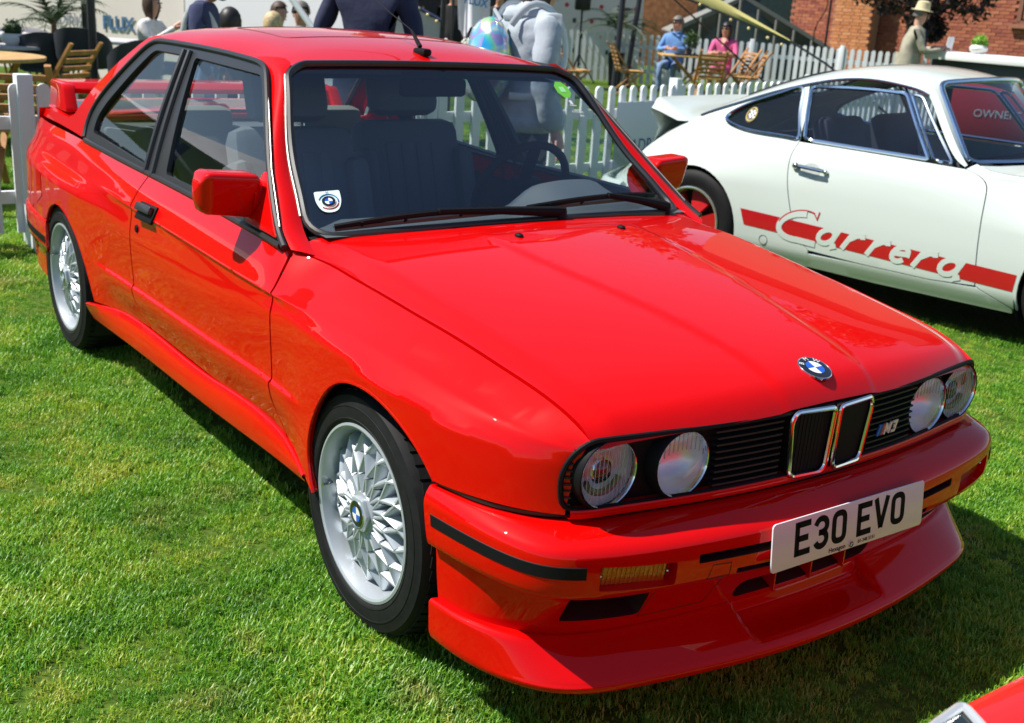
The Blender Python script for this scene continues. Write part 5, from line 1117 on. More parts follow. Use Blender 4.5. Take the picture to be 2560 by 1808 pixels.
# ---- trees
def leaf_cloud(n, centers, rad, size, seed=1):
    rs = np.random.RandomState(seed); v = []; f = []
    for i in range(n):
        c = centers[rs.randint(len(centers))]; d = rs.normal(size=3); d /= np.linalg.norm(d); p = np.array(c[:3])+d*c[3]*rs.uniform(.55,1.05)
        a = rs.normal(size=3); a /= np.linalg.norm(a); b = np.cross(a, rs.normal(size=3)); b /= np.linalg.norm(b); s = size*rs.uniform(.6,1.3); k = len(v)
        v += [p-a*s, p+b*s*.5, p+a*s, p-b*s*.5]; f.append((k,k+1,k+2,k+3))
    return v, f
def tree(name, label, loc, h, crown, n, size, lm, tm, seed, lean=(0,0)):
    t = empty(name, loc, 0, label, 'tree'); m_ = MB(); m_.tube([(0,0,0),(lean[0]*.3,lean[1]*.3,h*.4),(lean[0],lean[1],h)], [.09,.07,.03], 8)
    for c in crown[::2]: m_.tube([(lean[0]*.5,lean[1]*.5,h*.55),((c[0]+lean[0]*.5)/2,(c[1]+lean[1]*.5)/2,(h*.6+c[2])/2),tuple(c[:3])], [.04,.025,.01], 6)
    m_.build('trunk', tm, t); v, f = leaf_cloud(n, crown, 0, size, seed); mk('crown', v, f, lm, t, False); return t
BARK = mat('bark', (.12,.075,.045), .9, bump=.5, bscale=20); COPP = mat('copper_leaf', (.022,.010,.014), .55); GRNL = mat('green_leaf', (.045,.10,.02), .6); GRN2 = mat('dark_green_leaf', (.025,.06,.014), .6)
tree('copper_tree', 'dark copper-leaved tree behind the man in the straw hat', (-10.85,15.75,0), 2.6, [(-.45,-.1,2.0,.42),(.0,.0,2.3,.6),(.35,.35,2.1,.5),(.1,.2,1.65,.36),(.62,.75,2.0,.42),(-.2,-.3,2.7,.5),(.4,.6,2.8,.6),(-.7,-.5,2.15,.35),(.25,.35,1.45,.22),(.0,.1,3.2,.6),(.9,1.0,2.4,.4)], 5200, .055, COPP, BARK, 3)
tree('tall_tree', 'tall green tree rising behind the brick building', (-14.5,27.0,0), 9, [(random.uniform(-3,3),random.uniform(-2,2),random.uniform(7,14),1.7) for _ in range(14)], 5000, .26, GRN2, BARK, 5)
tree('broad_tree', 'broad green tree standing beyond the orange brick wing', (-27.0,26.0,0), 8, [(random.uniform(-4,4),random.uniform(-3,3),random.uniform(6,12),1.9) for _ in range(14)], 5000, .28, GRNL, BARK, 6)
# ---- tent: pale back wall, canopy, poles
TW = mat('tent_wall_beige', (.74,.66,.60), .8, noise=.05, nscale=.8); TW2 = mat('tent_wall_white', (.80,.78,.81), .8); CAN = mat('tent_canvas', (.68,.66,.63), .85)
tw = empty('tent_wall', (-17.0,3.4,0), 0, 'pale printed tent wall behind the cafe tables at left', 'tent wall'); tw0 = Vector((-17.0,3.4,0))
wa, wb = Vector((-19.4,1.30,0)), Vector((-14.2,3.95,0)); wdir = (wb-wa).normalized(); wyaw = math.atan2(wdir.y,wdir.x); wn_ = Vector((wdir.y,-wdir.x,0))
m_ = MB(); m_.box((wa+wb)/2-tw0+Vector((0,0,1.4)), ((wb-wa).length,.06,2.8), Matrix.Rotation(wyaw,3,'Z')); m_.build('printed_panel', TW, tw, False)
tw1 = empty('white_screen', (-12.4,5.0,0), 0, 'plain white screen behind the seated guests left of the suited man', 'screen'); m_ = MB(); q0 = Vector((-14.1,3.93,0)); q1 = Vector((-10.75,5.62,0)); dq = (q1-q0).normalized(); m_.box((q0+q1)/2-Vector((-12.4,5.0,0))+Vector((0,0,1.35)), ((q1-q0).length,.05,2.7), Matrix.Rotation(math.atan2(dq.y,dq.x),3,'Z')); m_.build('cloth', TW2, tw1, False)
def wall_text(s, x, y, z, size, m, bold=0.): 
    M_ = Matrix.Translation(Vector((x,y,z))-tw0) @ Matrix.Rotation(wyaw,4,'Z') @ Matrix.Rotation(PI/2,4,'X'); return text_obj('lettering', s, size, M_, m, tw, .002, 'LEFT', 1., bold)
def onwall(t, d=.045): p = wa+wdir*t+wn_*d; return p
bz = mat('wall_print_blue', (.05,.14,.27), .6); gz_ = mat('wall_print_grey', (.22,.25,.30), .6)
for t0, z in ((-.05,.74),(3.15,.80)):
    p = onwall(t0); wall_text('ADRIAN', p.x, p.y, z, .26, gz_); p = onwall(t0+1.12); wall_text('FLUX', p.x, p.y, z, .26, bz, .010)
for k, (x, y, r_) in enumerate(((-10.44,1.58,.042),(-13.75,2.44,.045))):
    o = empty('tent_pole', (x,y,0), 0, ('thick black tent pole standing near the palm, rightmost of the two' if k == 0 else 'black tent pole behind, just left of the thicker pole'), 'pole', 'black tent poles'); m_ = MB(); m_.tube([(0,0,0),(.0,-.0,2.75)], r_, 10); m_.build('shaft', STEEL, o); m_ = MB(); m_.box((0,0,.015), (.25,.25,.03)); m_.build('base_plate', STEEL, o)
wp_ = empty('white_strut', (-6.3,2.1,0), 0, 'white slanting tent strut left of the suited man', 'pole'); m_ = MB(); m_.tube([(-.42,-.36,1.85),(.02,.02,1.15),(.6,.5,.25)], .026, 10); m_.build('tube', mat('white_pvc', (.8,.82,.8), .35), wp_); m_ = MB(); m_.box((.62,.52,.12), (.2,.2,.24)); m_.build('foot_weight', STEEL, wp_)
# ---- furniture
def folding_chair(label, loc, rz, group='wooden folding chairs'):
    c = empty('folding_chair', loc, rz, label, 'chair', group)
    for k in range(6): m_ = MB(); z = .47+k*.068; m_.box((-.20-.35*(z-.42),0,z), (.018,.40,.044), Matrix.Rotation(-.33,3,'Y'), .004); m_.build('back_slat', WOOD, c)
    for k in range(5): m_ = MB(); m_.box((.17-k*.085,0,.435), (.066,.40,.018), None, .004); m_.build('seat_slat', WOODL, c)
    for s in (-1,1):
        m_ = MB(); m_.bar((-.40,s*.215,.90), (.22,s*.215,.0), .024, .042, (0,1,0)); m_.build('leg', WOOD, c); m_ = MB(); m_.bar((.20,s*.188,.44), (-.30,s*.188,.0), .024, .042, (0,1,0)); m_.build('leg', WOOD, c)
        m_ = MB(); m_.bar((-.21,s*.19,.425), (.21,s*.19,.425), .022, .035, (0,0,1)); m_.build('seat_rail', WOOD, c)
    return c
yF_ = lambda dx, dy: math.atan2(dy, dx)
folding_chair('wooden folding chair with its back to the fence, nearest at left', (-6.35,-.05,0), yF_(-.8,.35)); folding_chair('wooden folding chair tucked beside the round table by the pole', (-8.9,.75,0), yF_(-.75,-.6))
folding_chair('wooden folding chair far left, side-on by the fence', (-5.95,-1.10,0), yF_(-1,.0))
folding_chair('wooden folding chair alone before the logo backdrop', (-13.3,10.3,0), yF_(.35,.93)); folding_chair('wooden folding chair stacked flat against the lone one before the backdrop', (-13.15,10.02,0), yF_(.35,.93))
folding_chair('wooden folding chair left of the couple, side-on', (-13.35,11.55,0), yF_(.45,.9)); folding_chair('wooden folding chair with its back to us before the couple', (-11.95,12.05,0), yF_(-.8,.55)); folding_chair('wooden folding chair right of the woman in pink', (-12.35,13.35,0), yF_(-.6,-.8)); folding_chair('wooden folding chair behind and right of the woman in pink', (-13.0,13.75,0), yF_(-.2,-1))
def timber_table(label, loc, rz, r=.55, rnd=True):
    t = empty('timber_table', loc, rz, label, 'table', 'timber tables')
    if rnd:
        m_ = MB(); m_.lathe([(.0005,.74),(r,.74),(r+.005,.73),(r,.71),(.0005,.71)], 32); m_.build('top', WOODL, t)
    else:
        for k in range(7): m_ = MB(); m_.box((0,-.36+k*.12,.73), (1.15,.108,.025), None, .004); m_.build('plank', WOODL, t)
    for s in (-1,1):
        m_ = MB(); m_.bar((-.40,s*.26,.0), (.36,s*.26,.71), .03, .05, (0,1,0)); m_.build('leg', WOOD, t); m_ = MB(); m_.bar((.40,s*.22,.0), (-.36,s*.22,.71), .03, .05, (0,1,0)); m_.build('leg', WOOD, t)
    return t
timber_table('round timber table nearest the fence at far left', (-6.4,-1.05,.12), .3); timber_table('round timber table beyond, by the grey chairs', (-8.75,.05,.03), .2, .62); timber_table('slatted timber table between the seated couple', (-12.95,12.62,0), YAWR, .5, False)
def tub_chair(label, loc, rz, m):
    c = empty('tub_chair', loc, rz, label, 'chair', 'moulded tub chairs'); P = []
    for t in np.linspace(-1,1,15):
        a = t*1.75; hgt = .82-.20*abs(t)**2.2; P.append([(-.22*math.cos(a)+.02,.27*math.sin(a),.40),(-.27*math.cos(a),.29*math.sin(a),.5),(-.30*math.cos(a)-.02,.30*math.sin(a),hgt)])
    P = np.array(P); Q = P*np.array([.88,.90,1]); o = grid_mesh('shell', np.concatenate([P, Q[:, ::-1]], 1), m, c, angle=60)
    m_ = MB(); m_.lathe([(.0005,.45),(.20,.45),(.24,.43),(.24,.39),(.0005,.37)], 20); m_.build('seat', m, c)
    for a in (.8,2.3,-.8,-2.3): m_ = MB(); m_.tube([(.12*math.cos(a),.12*math.sin(a),.40),(.24*math.cos(a),.24*math.sin(a),.0)], .014, 6); m_.build('leg', WOODL, c)
    return c
GT = mat('tub_charcoal', (.035,.04,.05), .6); WT = mat('tub_white', (.55,.53,.55), .5)
tub_chair('charcoal tub chair left of the topiary ball', (-11.35,1.32,.04), yF_(-.9,.2), GT); tub_chair('charcoal tub chair just left of the thick pole', (-10.9,1.62,.12), yF_(-.85,.5), GT); tub_chair('charcoal tub chair just right of the thick pole', (-10.15,1.92,.06), yF_(-.95,-.2), GT); tub_chair('white tub chair between the palm and the charcoal chairs', (-13.2,1.75,0), yF_(-.5,.6), WT); tub_chair('white tub chair left of the palm', (-13.3,1.25,0), yF_(-.5,.3), WT)
tb = empty('white_table', (-12.4,1.75,0), .9, 'long white cafe table behind the charcoal tub chairs', 'table'); m_ = MB(); m_.box((0,0,.74), (2.6,.8,.04), None, .01); m_.build('top', WT, tb)
for sx in (-1.1,1.1):
    for sy in (-.3,.3): m_ = MB(); m_.bar((sx,sy,0), (sx,sy,.72), .05, .05); m_.build('leg', WT, tb)
sb = empty('side_table', (-11.35,1.00,0), 0, 'small white table carrying the topiary ball', 'table'); m_ = MB(); m_.lathe([(.0005,.70),(.34,.70),(.34,.67),(.0005,.67)], 24); m_.build('top', WT, sb); m_ = MB(); m_.lathe([(.03,.67),(.03,.03),(.2,.02),(.2,0)], 16); m_.build('pedestal', WT, sb)
def bowl_plant(label, loc, r, lm, pot, n=1500, sd=2, size=.018):
    b = empty('potted_plant', loc, 0, label, 'plant'); m_ = MB(); m_.lathe([(.0005,0),(r*.55,0),(r*.95,r*.35),(r*1.0,r*.62),(r*.80,r*.95),(r*.72,r*.95),(r*.7,r*.8),(.0005,r*.8)], 28); m_.build('bowl', pot, b)
    v, f = leaf_cloud(n, [(0,0,r*1.30,r*.80),(0,0,r*1.15,r*.6),(r*.3,0,r*1.2,r*.6),(-r*.3,.1*r,r*1.2,r*.6)], 0, size, sd); mk('foliage', v, f, lm, b, False)
    m_ = MB(); m_.ball((0,0,r*1.25), (r*.72,r*.72,r*.62)); m_.build('core', lm, b); return b
POTW = mat('pot_white', (.70,.69,.66), .35, noise=.06, nscale=6)
bowl_plant('clipped green topiary ball in a white bowl on the small table', (-11.35,1.00,.70), .13, GRN2, POTW)
bowl_plant('bright green plant in a white bowl on the counter', (-7.5,12.80,1.165), .125, mat('lime_leaf', (.16,.34,.02), .6), POTW, 2600, 4, .020)
def palm(label, loc, h, nf, L, pot=True, sd=1):
    rs = random.Random(sd); p = empty('potted_palm', loc, 0, label, 'plant'); pm = mat('palm_leaf', (.028,.055,.018), .55)
    m_ = MB(); m_.lathe([(.0005,0),(.15,0),(.21,.62),(.19,.62),(.18,.56),(.0005,.56)], 4 if pot else 20); m_.build('planter', STEEL, p); m_ = MB(); m_.tube([(0,0,.5),(.02,0,h*.6)], [.05,.03], 8); m_.build('trunk', BARK, p)
    for k in range(nf):
        a = 2*PI*k/nf+rs.uniform(-.3,.3); up = rs.uniform(.5,1.35); ln = L*rs.uniform(.75,1.1); m_ = MB(); pts = []
        for t in np.linspace(0,1,10):
            rr = ln*t*math.cos(up)*(1+.25*t); zz = h*.55+ln*(math.sin(up)*t-.62*t*t*(1.5-up*.6)); pts.append(Vector((rr*math.cos(a), rr*math.sin(a), zz)))
        m_.tube(pts, [.012*(1-.08*i) for i in range(10)], 4)
        for i in range(2,10):
            d = (pts[i]-pts[i-1]).normalized(); s = d.cross(Vector((0,0,1))).normalized()
            for q in (-1,1):
                for e in (0,.5):
                    b0 = pts[i]-d*e*ln/9; tip = b0+s*q*ln*.26*math.sin(PI*(i/10.5))+d*ln*.14-Vector((0,0,ln*.06)); w_ = d*.013; m_.add([b0-w_, b0+w_, tip], [(0,1,2)])
        m_.build('frond', pm, p, False)
    return p
palm('potted palm in front of the printed tent wall at left', (-13.6,2.0,0), 1.5, 16, .95, True, 3); palm('potted palm in a tall black planter before the logo backdrop', (-15.45,13.0,0), 1.9, 16, 1.0, True, 8)
# ---- sponsor backdrop, speaker, bar area
sb_ = empty('logo_backdrop', (-16.5,13.0,0), 0, 'pale backdrop dotted with red and black logos behind the palm', 'backdrop'); s0 = Vector((-16.5,13.0,0)); sa = Vector((-18.2,12.2,0)); se = Vector((-16.55,14.55,0)); sdv = (se-sa).normalized(); sya = math.atan2(sdv.y,sdv.x); sn_ = Vector((sdv.y,-sdv.x,0))
m_ = MB(); m_.box((sa+se)/2-s0+Vector((0,0,1.4)), ((se-sa).length,.06,2.8), Matrix.Rotation(sya,3,'Z')); m_.build('panel', mat('backdrop_cream', (.74,.64,.58), .7), sb_, False)
lr = mat('logo_red', (.55,.05,.04), .6); lk = mat('logo_black', (.05,.05,.05), .6)
for i in range(8):
    for j in range(8):
        p = sa+sdv*(.2+i*.36+(.18 if j % 2 else 0))+sn_*.035-s0; m_ = MB(); (m_.lathe([(.0005,.002),(.045,.002),(.045,0)], 10) if (i+j) % 2 else m_.box((0,0,0), (.07,.09,.004))); o = m_.build('logo', lr if (i+j) % 2 else lk, sb_, False); o.matrix_local = Matrix.Translation(p+Vector((0,0,.25+j*.3))) @ Matrix.Rotation(sya,4,'Z') @ Matrix.Rotation(PI/2,4,'X')
sp_ = empty('loudspeaker', (-16.0,12.5,0), YAWR, 'black loudspeaker on a stand left of the palm', 'speaker'); m_ = MB(); m_.box((0,0,1.60), (.30,.28,.46), None, .03); m_.build('cabinet', STEEL, sp_); m_ = MB(); m_.tube([(0,0,1.38),(0,0,.3)], .02, 8); m_.build('pole', STEEL, sp_)
for a in (0,2.1,4.2): m_ = MB(); m_.tube([(0,0,.55),(.35*math.cos(a),.35*math.sin(a),0)], .012, 6); m_.build('leg', STEEL, sp_)
for (x, y, x2, y2, r_, lb) in ((-14.30,12.02,-14.62,12.34,.055,'thick black tent pole in front of the potted palm'),(-15.0,12.9,-15.2,13.3,.05,'leaning black tent pole right of the logo backdrop')):
    o = empty('tent_pole', (x,y,0), 0, lb, 'pole'); m_ = MB(); m_.tube([(0,0,0),(x2-x,y2-y,2.0 if r_ > .05 else 2.2)], r_, 10); m_.build('shaft', STEEL, o); m_ = MB(); m_.box((0,0,.02), (.3,.3,.04)); m_.build('base_plate', STEEL, o)
dk_ = empty('bar_back', (-13.9,8.6,0), YAWR, 'dark bar area behind the flag and the hooded person', 'bar'); m_ = MB(); m_.box((-.1,1.2,1.2), (2.7,.1,2.4)); m_.build('dark_wall', mat('bar_dark', (.035,.028,.026), .7), dk_, False); m_ = MB(); m_.box((-.2,.2,.5), (2.0,.6,1.0), None, .02); m_.build('counter', mat('bar_wood', (.10,.06,.035), .5, noise=.3), dk_)
for k in range(7): m_ = MB(); x = -1.1+k*.28; m_.lathe([(.0005,1.0),(.035,1.0),(.035,1.18),(.012,1.24),(.012,1.30),(.0005,1.30)], 10, 'z', (x,.2,0)); m_.build('bottle', mat('bottle_%d' % (k % 3), [(.02,.05,.03),(.25,.12,.02),(.4,.4,.38)][k % 3], .15), dk_)
pl = empty('ruffled_pelmet', (-9.85,5.2,0), YAWR, 'white pleated cloth pelmet strung with bulbs right of the suited man', 'canopy'); P = []
for i in range(41):
    t = i/40; x = -.45+.68*t; zt_ = 1.50-.30*t; P.append([(x,.03*(i % 2),zt_),(x*.9+.02,.03*((i+1) % 2),zt_-.22+.0*t),(x*.75+.10,.02*(i % 2),.85+.05*t)])
grid_mesh('pleats', P, mat('pleat_white', (.62,.60,.60), .8), pl, angle=5); m_ = MB(); m_.tube([(-.5,0,1.56),(.26,0,1.20)], .02, 8); m_.build('edge_rope', mat('rope_blue', (.03,.05,.12), .7), pl); m_ = MB(); m_.tube([(.26,0,0),(.26,0,1.9)], .03, 8); m_.build('post', STEEL, pl)
BULB = mat('bulb_warm', (.85,.65,.30), .2, coat=1)
for k in range(5): m_ = MB(); m_.ball((-.25+k*.11,-.04,1.46-k*.065+(.12 if k == 0 else 0)), .020); m_.build('bulb', BULB, pl)
fl = empty('promo_flag', (-8.68,5.12,0), YAWR, 'white promotional flag hanging left of the hooded person', 'flag'); P = []
for i in range(17):
    t = i/16; x = -.17+.36*t; P.append([(x, .04*math.sin(t*9), 1.95), (x+.02, .05*math.sin(t*9+.4), 1.5), (x+.05-.02*t, .06*math.sin(t*9+.8), 1.15-.10*math.sin(t*7.5)**2+.10*t-.12*(t > .6)*(t < .8))])
grid_mesh('cloth', P, mat('flag_white', (.74,.76,.82), .8), fl, angle=70); text_obj('lettering', 'FLUX', .12, Matrix.Translation((.06,-.065,1.45)) @ Matrix.Rotation(PI/2,4,'X') @ Matrix.Rotation(-.15,4,'Z'), mat('flag_blue', (.06,.22,.5), .6), fl, .001, 'CENTER', .9, .003); m_ = MB(); m_.tube([(-.19,0,0),(-.19,0,2.4)], .014, 8); m_.build('mast', STEEL, fl)
fw_ = empty('flower_vase', (-8.25,4.75,.0), 0, 'white flowers in a vase below the flag', 'flowers'); m_ = MB(); m_.lathe([(.0005,.72),(.06,.72),(.05,.86),(.045,.86),(.0005,.75)], 14); m_.build('vase', mat('vase_glass', (.4,.45,.42), .1), fw_)
rs = random.Random(5); m_ = MB()
for k in range(26): a = rs.uniform(0,2*PI); r_ = rs.uniform(.02,.22); z = rs.uniform(.92,1.08); m_.ball((r_*math.cos(a),r_*math.sin(a),z), .022, 6, 4)
tag(m_.build('blossoms', mat('blossom', (.8,.8,.72), .6), fw_), kind='stuff'); m_ = MB()
for k in range(20): a = rs.uniform(0,2*PI); r_ = rs.uniform(.02,.2); m_.tube([(0,0,.76),(r_*math.cos(a),r_*math.sin(a),1.0)], .004, 4)
tag(m_.build('stems', GRNL, fw_), kind='stuff'); ft_ = empty('flower_table', (-8.25,4.75,0), 0, 'low table carrying the white flowers', 'table'); m_ = MB(); m_.lathe([(.0005,.72),(.4,.72),(.4,.69),(.0005,.69)], 24); m_.build('top', WOOD, ft_); m_ = MB(); m_.lathe([(.04,.69),(.04,.02),(.22,0)], 12); m_.build('pedestal', STEEL, ft_)
hb = empty('herb_pot', (-12.98,12.55,.742), 0, 'small leafy herb pot on the couple table', 'plant'); m_ = MB(); m_.lathe([(.0005,0),(.05,0),(.065,.11),(.055,.11),(.0005,.08)], 14); m_.build('pot', mat('pot_dark', (.12,.09,.07), .7), hb); v, f = leaf_cloud(420, [(0,0,.2,.13),(0,0,.3,.14),(.05,.03,.26,.12)], 0, .03, 9); mk('leaves', v, f, GRNL, hb, False)
tr_ = empty('serving_tray', (-12.88,12.42,.743), YAWR, 'dark tray lying on the couple table', 'tray'); m_ = MB(); m_.box((0,0,.015), (.42,.26,.03), None, .008); m_.build('base', STEEL, tr_)
# ---- white counter beside the man in the straw hat
ct = empty('white_counter', (-7.35,12.95,0), .04, 'white counter with a dark front below its thick top', 'counter'); CW = mat('counter_white', (.78,.78,.77), .4)
m_ = MB(); m_.box((0,0,1.11), (1.75,.62,.11), None, .006); m_.build('top', CW, ct); m_ = MB(); m_.box((.0,.03,.53), (1.62,.48,1.04), None, .004); m_.build('front', mat('counter_dark', (.03,.035,.03), .5), ct); m_ = MB(); m_.box((.98,.0,.62), (.30,.55,1.0), None, .004); m_.build('end_cabinet', mat('counter_grey', (.45,.47,.50), .5), ct)
c2 = empty('rear_counter', (-6.6,13.9,0), .04, 'second white counter behind the bowl plant', 'counter'); m_ = MB(); m_.box((0,0,1.10), (3.2,.5,.07), None, .006); m_.build('top', CW, c2); m_ = MB(); m_.box((0,.02,.52), (3.1,.4,1.04), None, .004); m_.build('body', CW, c2)
mn = empty('menu_card', (-8.05,12.92,1.165), 1.2, 'white menu card standing by the hat wearer hands', 'card'); m_ = MB(); m_.box((0,0,.10), (.10,.01,.20), Matrix.Rotation(.15,3,'X')); m_.build('card', CW, mn, False)
# ---- tent corner: tapering canvas strap with bulbs and its guy rope
gs_ = empty('tent_corner', (-8.0,9.5,0), 0, 'yellowish tapering tent corner strung with bulbs above the couple', 'tent'); g_ = Vector((-8.0,9.5,0)); a = Vector((-9.35,8.9,1.75))-g_; b_ = Vector((-8.02,9.53,1.21))-g_
P = []; 
for t in np.linspace(0,1,10): p = a.lerp(b_, t); w_ = .11*(1-t)+.012; P.append([p+Vector((0,0,w_)), p+Vector((.02,-.02,w_*.2)), p-Vector((0,0,w_*.6))])
grid_mesh('canvas', P, mat('canvas_yellow', (.50,.44,.16), .8), gs_); m_ = MB(); m_.tube([a+Vector((0,0,-.10)), b_, Vector((-7.33,9.45,.98))-g_, Vector((-5.2,9.2,.05))-g_], .014, 6); m_.build('guy_rope', STEEL, gs_)
for t in (.15,.45,.62,.8,.93): m_ = MB(); p = a.lerp(b_, t)-Vector((0,0,.09)); m_.ball(p, .020); m_.build('bulb', BULB, gs_)
gr2 = empty('guy_line', (-12.0,13.6,0), 0, 'dark guy line crossing in front of the woman in pink', 'rope'); m_ = MB(); g3 = Vector((-12.0,13.6,0)); m_.tube([Vector((-12.9,11.2,2.1))-g3, Vector((-12.2,13.75,.35))-g3], .016, 6); m_.build('line', STEEL, gr2)
# ---- white marquee off to the left, mirrored in the side windows
mq = empty('white_marquee', (-10.5,-6.6,0), 2.09, 'white peaked marquee mirrored in the red saloon side windows', 'tent'); P = []
for i in range(21):
    for_ = []
    for j in range(9):
        u = i/20*2-1; v = j/8*2-1; zz = 2.1+1.5*math.exp(-(u*u*5+v*v*2.2))+.5*math.exp(-((abs(u)-.75)**2*18)); for_.append((u*6.5,v*2.8,zz))
    P.append(for_)
grid_mesh('canopy', P, mat('marquee_white', (.78,.78,.78), .7), mq, angle=80)
for x in (-6.2,-2.1,2.1,6.2):
    for y in (-2.6,2.6): m_ = MB(); m_.tube([(x,y,0),(x,y,2.2)], .05, 8); m_.build('post', STEEL, mq)
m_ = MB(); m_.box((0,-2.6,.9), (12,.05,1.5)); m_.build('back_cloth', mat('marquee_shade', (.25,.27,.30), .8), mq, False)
from mathutils import noise
# ================================================================ people
SKIN = mat('skin', (.58,.30,.21), .5); SKIND = mat('skin_deep', (.22,.11,.07), .55)
HB = mat('hair_brown', (.055,.028,.016), .6, noise=.4, nscale=60); HK = mat('hair_black', (.014,.011,.010), .5, noise=.4, nscale=60); HBL = mat('hair_blond', (.50,.38,.20), .6, noise=.4, nscale=50); HG = mat('hair_grey', (.16,.14,.12), .6, noise=.4, nscale=60)
SHADES = mat('sunglass', (.006,.006,.007), .1, coat=1)
def cloth(n, c, r=.85): return mat('cloth_'+n, c, r, noise=.12, nscale=14, bump=.35, bscale=22)
def person(label, loc, rz, J, mats, k=1., hair=None, hair_len=.0, shades=False, skin=None, hat=None, nohands=False, head_turn=0.):
    """J: overrides for joints (x forward, y left, z up). One skinned mesh; each face takes the cloth of its nearest bone."""
    skin = skin or SKIN
    D = dict(pel=(0,0,.95), sp=(0,0,1.12), ch=(.01,0,1.32), nk=(-.005,0,1.47), h0=(.015,0,1.545), h1=(.03,0,1.625), h2=(.022,0,1.70))
    for s, y in (('L',1),('R',-1)):
        D.update({'sh'+s:(0,y*.185,1.40), 'el'+s:(-.02,y*.245,1.12), 'wr'+s:(.10,y*.235,.89), 'hp'+s:(0,y*.095,.90), 'kn'+s:(.02,y*.105,.50), 'an'+s:(-.01,y*.11,.09), 'to'+s:(.15,y*.12,.035)})
    D.update(J)
    Rd = dict(pel=(.155,.115), sp=(.145,.105), ch=(.165,.115), nk=(.058,.06), h0=(.062,.075), h1=(.078,.098), h2=(.066,.078))
    for s in 'LR': Rd.update({'sh'+s:(.075,.07), 'el'+s:(.050,.052), 'wr'+s:(.036,.036), 'hp'+s:(.092,.095), 'kn'+s:(.062,.065), 'an'+s:(.045,.045), 'to'+s:(.040,.03)})
    if 'fat' in mats: 
        for q in ('pel','sp','ch'): Rd[q] = tuple(a*mats['fat'] for a in Rd[q])
    names = list(D); ix = {n: i for i, n in enumerate(names)}
    E = [('pel','sp'),('sp','ch'),('ch','nk'),('nk','h0'),('h0','h1'),('h1','h2')]
    for s in 'LR': E += [('ch','sh'+s),('sh'+s,'el'+s),('el'+s,'wr'+s),('pel','hp'+s),('hp'+s,'kn'+s),('kn'+s,'an'+s),('an'+s,'to'+s)]
    me = bpy.data.meshes.new('tmp'); me.from_pydata([Vector(D[n])*k for n in names], [(ix[a],ix[b]) for a, b in E], []); o = bpy.data.objects.new('tmp', me); COL.objects.link(o)
    o.modifiers.new('s', 'SKIN'); sv = me.skin_vertices[0].data
    for n in names: sv[ix[n]].radius = [q*k for q in Rd[n]]; sv[ix[n]].use_root = (n == 'pel')
    o.modifiers['s'].use_smooth_shade = True; sub = o.modifiers.new('u', 'SUBSURF'); sub.levels = 2; sub.render_levels = 2; sm = o.modifiers.new('m', 'SMOOTH'); sm.factor = .5; sm.iterations = 5
    dg = bpy.context.evaluated_depsgraph_get(); m2 = bpy.data.meshes.new_from_object(o.evaluated_get(dg)); bpy.data.objects.remove(o); bpy.data.meshes.remove(me)
    slots = []; bone_m = {}
    for a, b in E:
        key = b[:2]; mm = {'sp':mats['top'],'ch':mats['top'],'nk':mats['top'],'h0':skin,'h1':skin,'h2':skin,'sh':mats['top'],'el':mats['top'],'wr':mats.get('sleeve',mats['top']),'hp':mats['leg'],'kn':mats['leg'],'an':mats.get('shin',mats['leg']),'to':mats.get('shoe',STEEL)}[key]
        bone_m[(a,b)] = mm; 
        if mm not in slots: slots.append(mm)
    m2.materials.clear()
    for q in slots: m2.materials.append(q)
    fc = np.empty(len(m2.polygons)*3); m2.polygons.foreach_get('center', fc); fc = fc.reshape(-1,3); best = np.full(len(fc), 1e9); idx = np.zeros(len(fc), int)
    for a, b in E:
        p = np.array(D[a])*k; q = np.array(D[b])*k; e = q-p; t = np.clip(((fc-p)@e)/max(e@e,1e-9), 0, 1); r = (1-t)*np.mean(Rd[a])*k+t*np.mean(Rd[b])*k; d = np.linalg.norm(fc-p-t[:,None]*e, axis=1)-r
        up = d < best; best[up] = d[up]; idx[up] = slots.index(bone_m[(a,b)])
    m2.polygons.foreach_set('material_index', idx); m2.polygons.foreach_set('use_smooth', [True]*len(idx)); m2.name = 'body'
    nv = len(m2.vertices); co = np.empty(nv*3); m2.vertices.foreach_get('co', co); co = co.reshape(-1,3); no = np.empty(nv*3); m2.vertices.foreach_get('normal', no); no = no.reshape(-1,3); nz = D['nk'][2]*k-.03
    for i in range(nv):       # cloth folds
        if co[i,2] < nz:
            q = Vector(co[i]); a = noise.noise(q*7+Vector((loc[0],loc[1],0)))*.010+noise.noise(Vector((q.x*16,q.y*16,q.z*9+loc[0])))*.007; co[i] += no[i]*a*k
    m2.vertices.foreach_set('co', co.ravel()); m2.update()
    root = empty('person', loc, rz, label, 'person'); body = bpy.data.objects.new('body', m2); COL.objects.link(body); body.parent = root
    H = Vector(D['h1'])*k; Rt = Matrix.Rotation(head_turn, 3, 'Z'); W = lambda x, y, z: H+Rt @ (Vector((x,y,z))*k)
    m_ = MB(); v = [W(.105,0,-.035),W(.085,.014,-.04),W(.085,-.014,-.04),W(.088,0,.025)]; m_.add(v, [(0,1,3),(0,3,2),(0,2,1),(1,2,3)]); m_.build('nose', skin, root)
    for s in (-1,1):
        m_ = MB(); m_.ball(W(-.005,s*.082,-.015), (.022*k,.010*k,.032*k), 8, 6); m_.build('ear', skin, root)
        if not shades: m_ = MB(); m_.ball(W(.084,s*.033,.018), .010*k, 8, 6); m_.build('eye', mat('eye_dark', (.02,.015,.012), .2), root)
    m_ = MB(); m_.ball(W(.082,0,-.068), (.008*k,.024*k,.006*k), 8, 6); m_.build('mouth', mat('lip', (.36,.12,.10), .5), root)
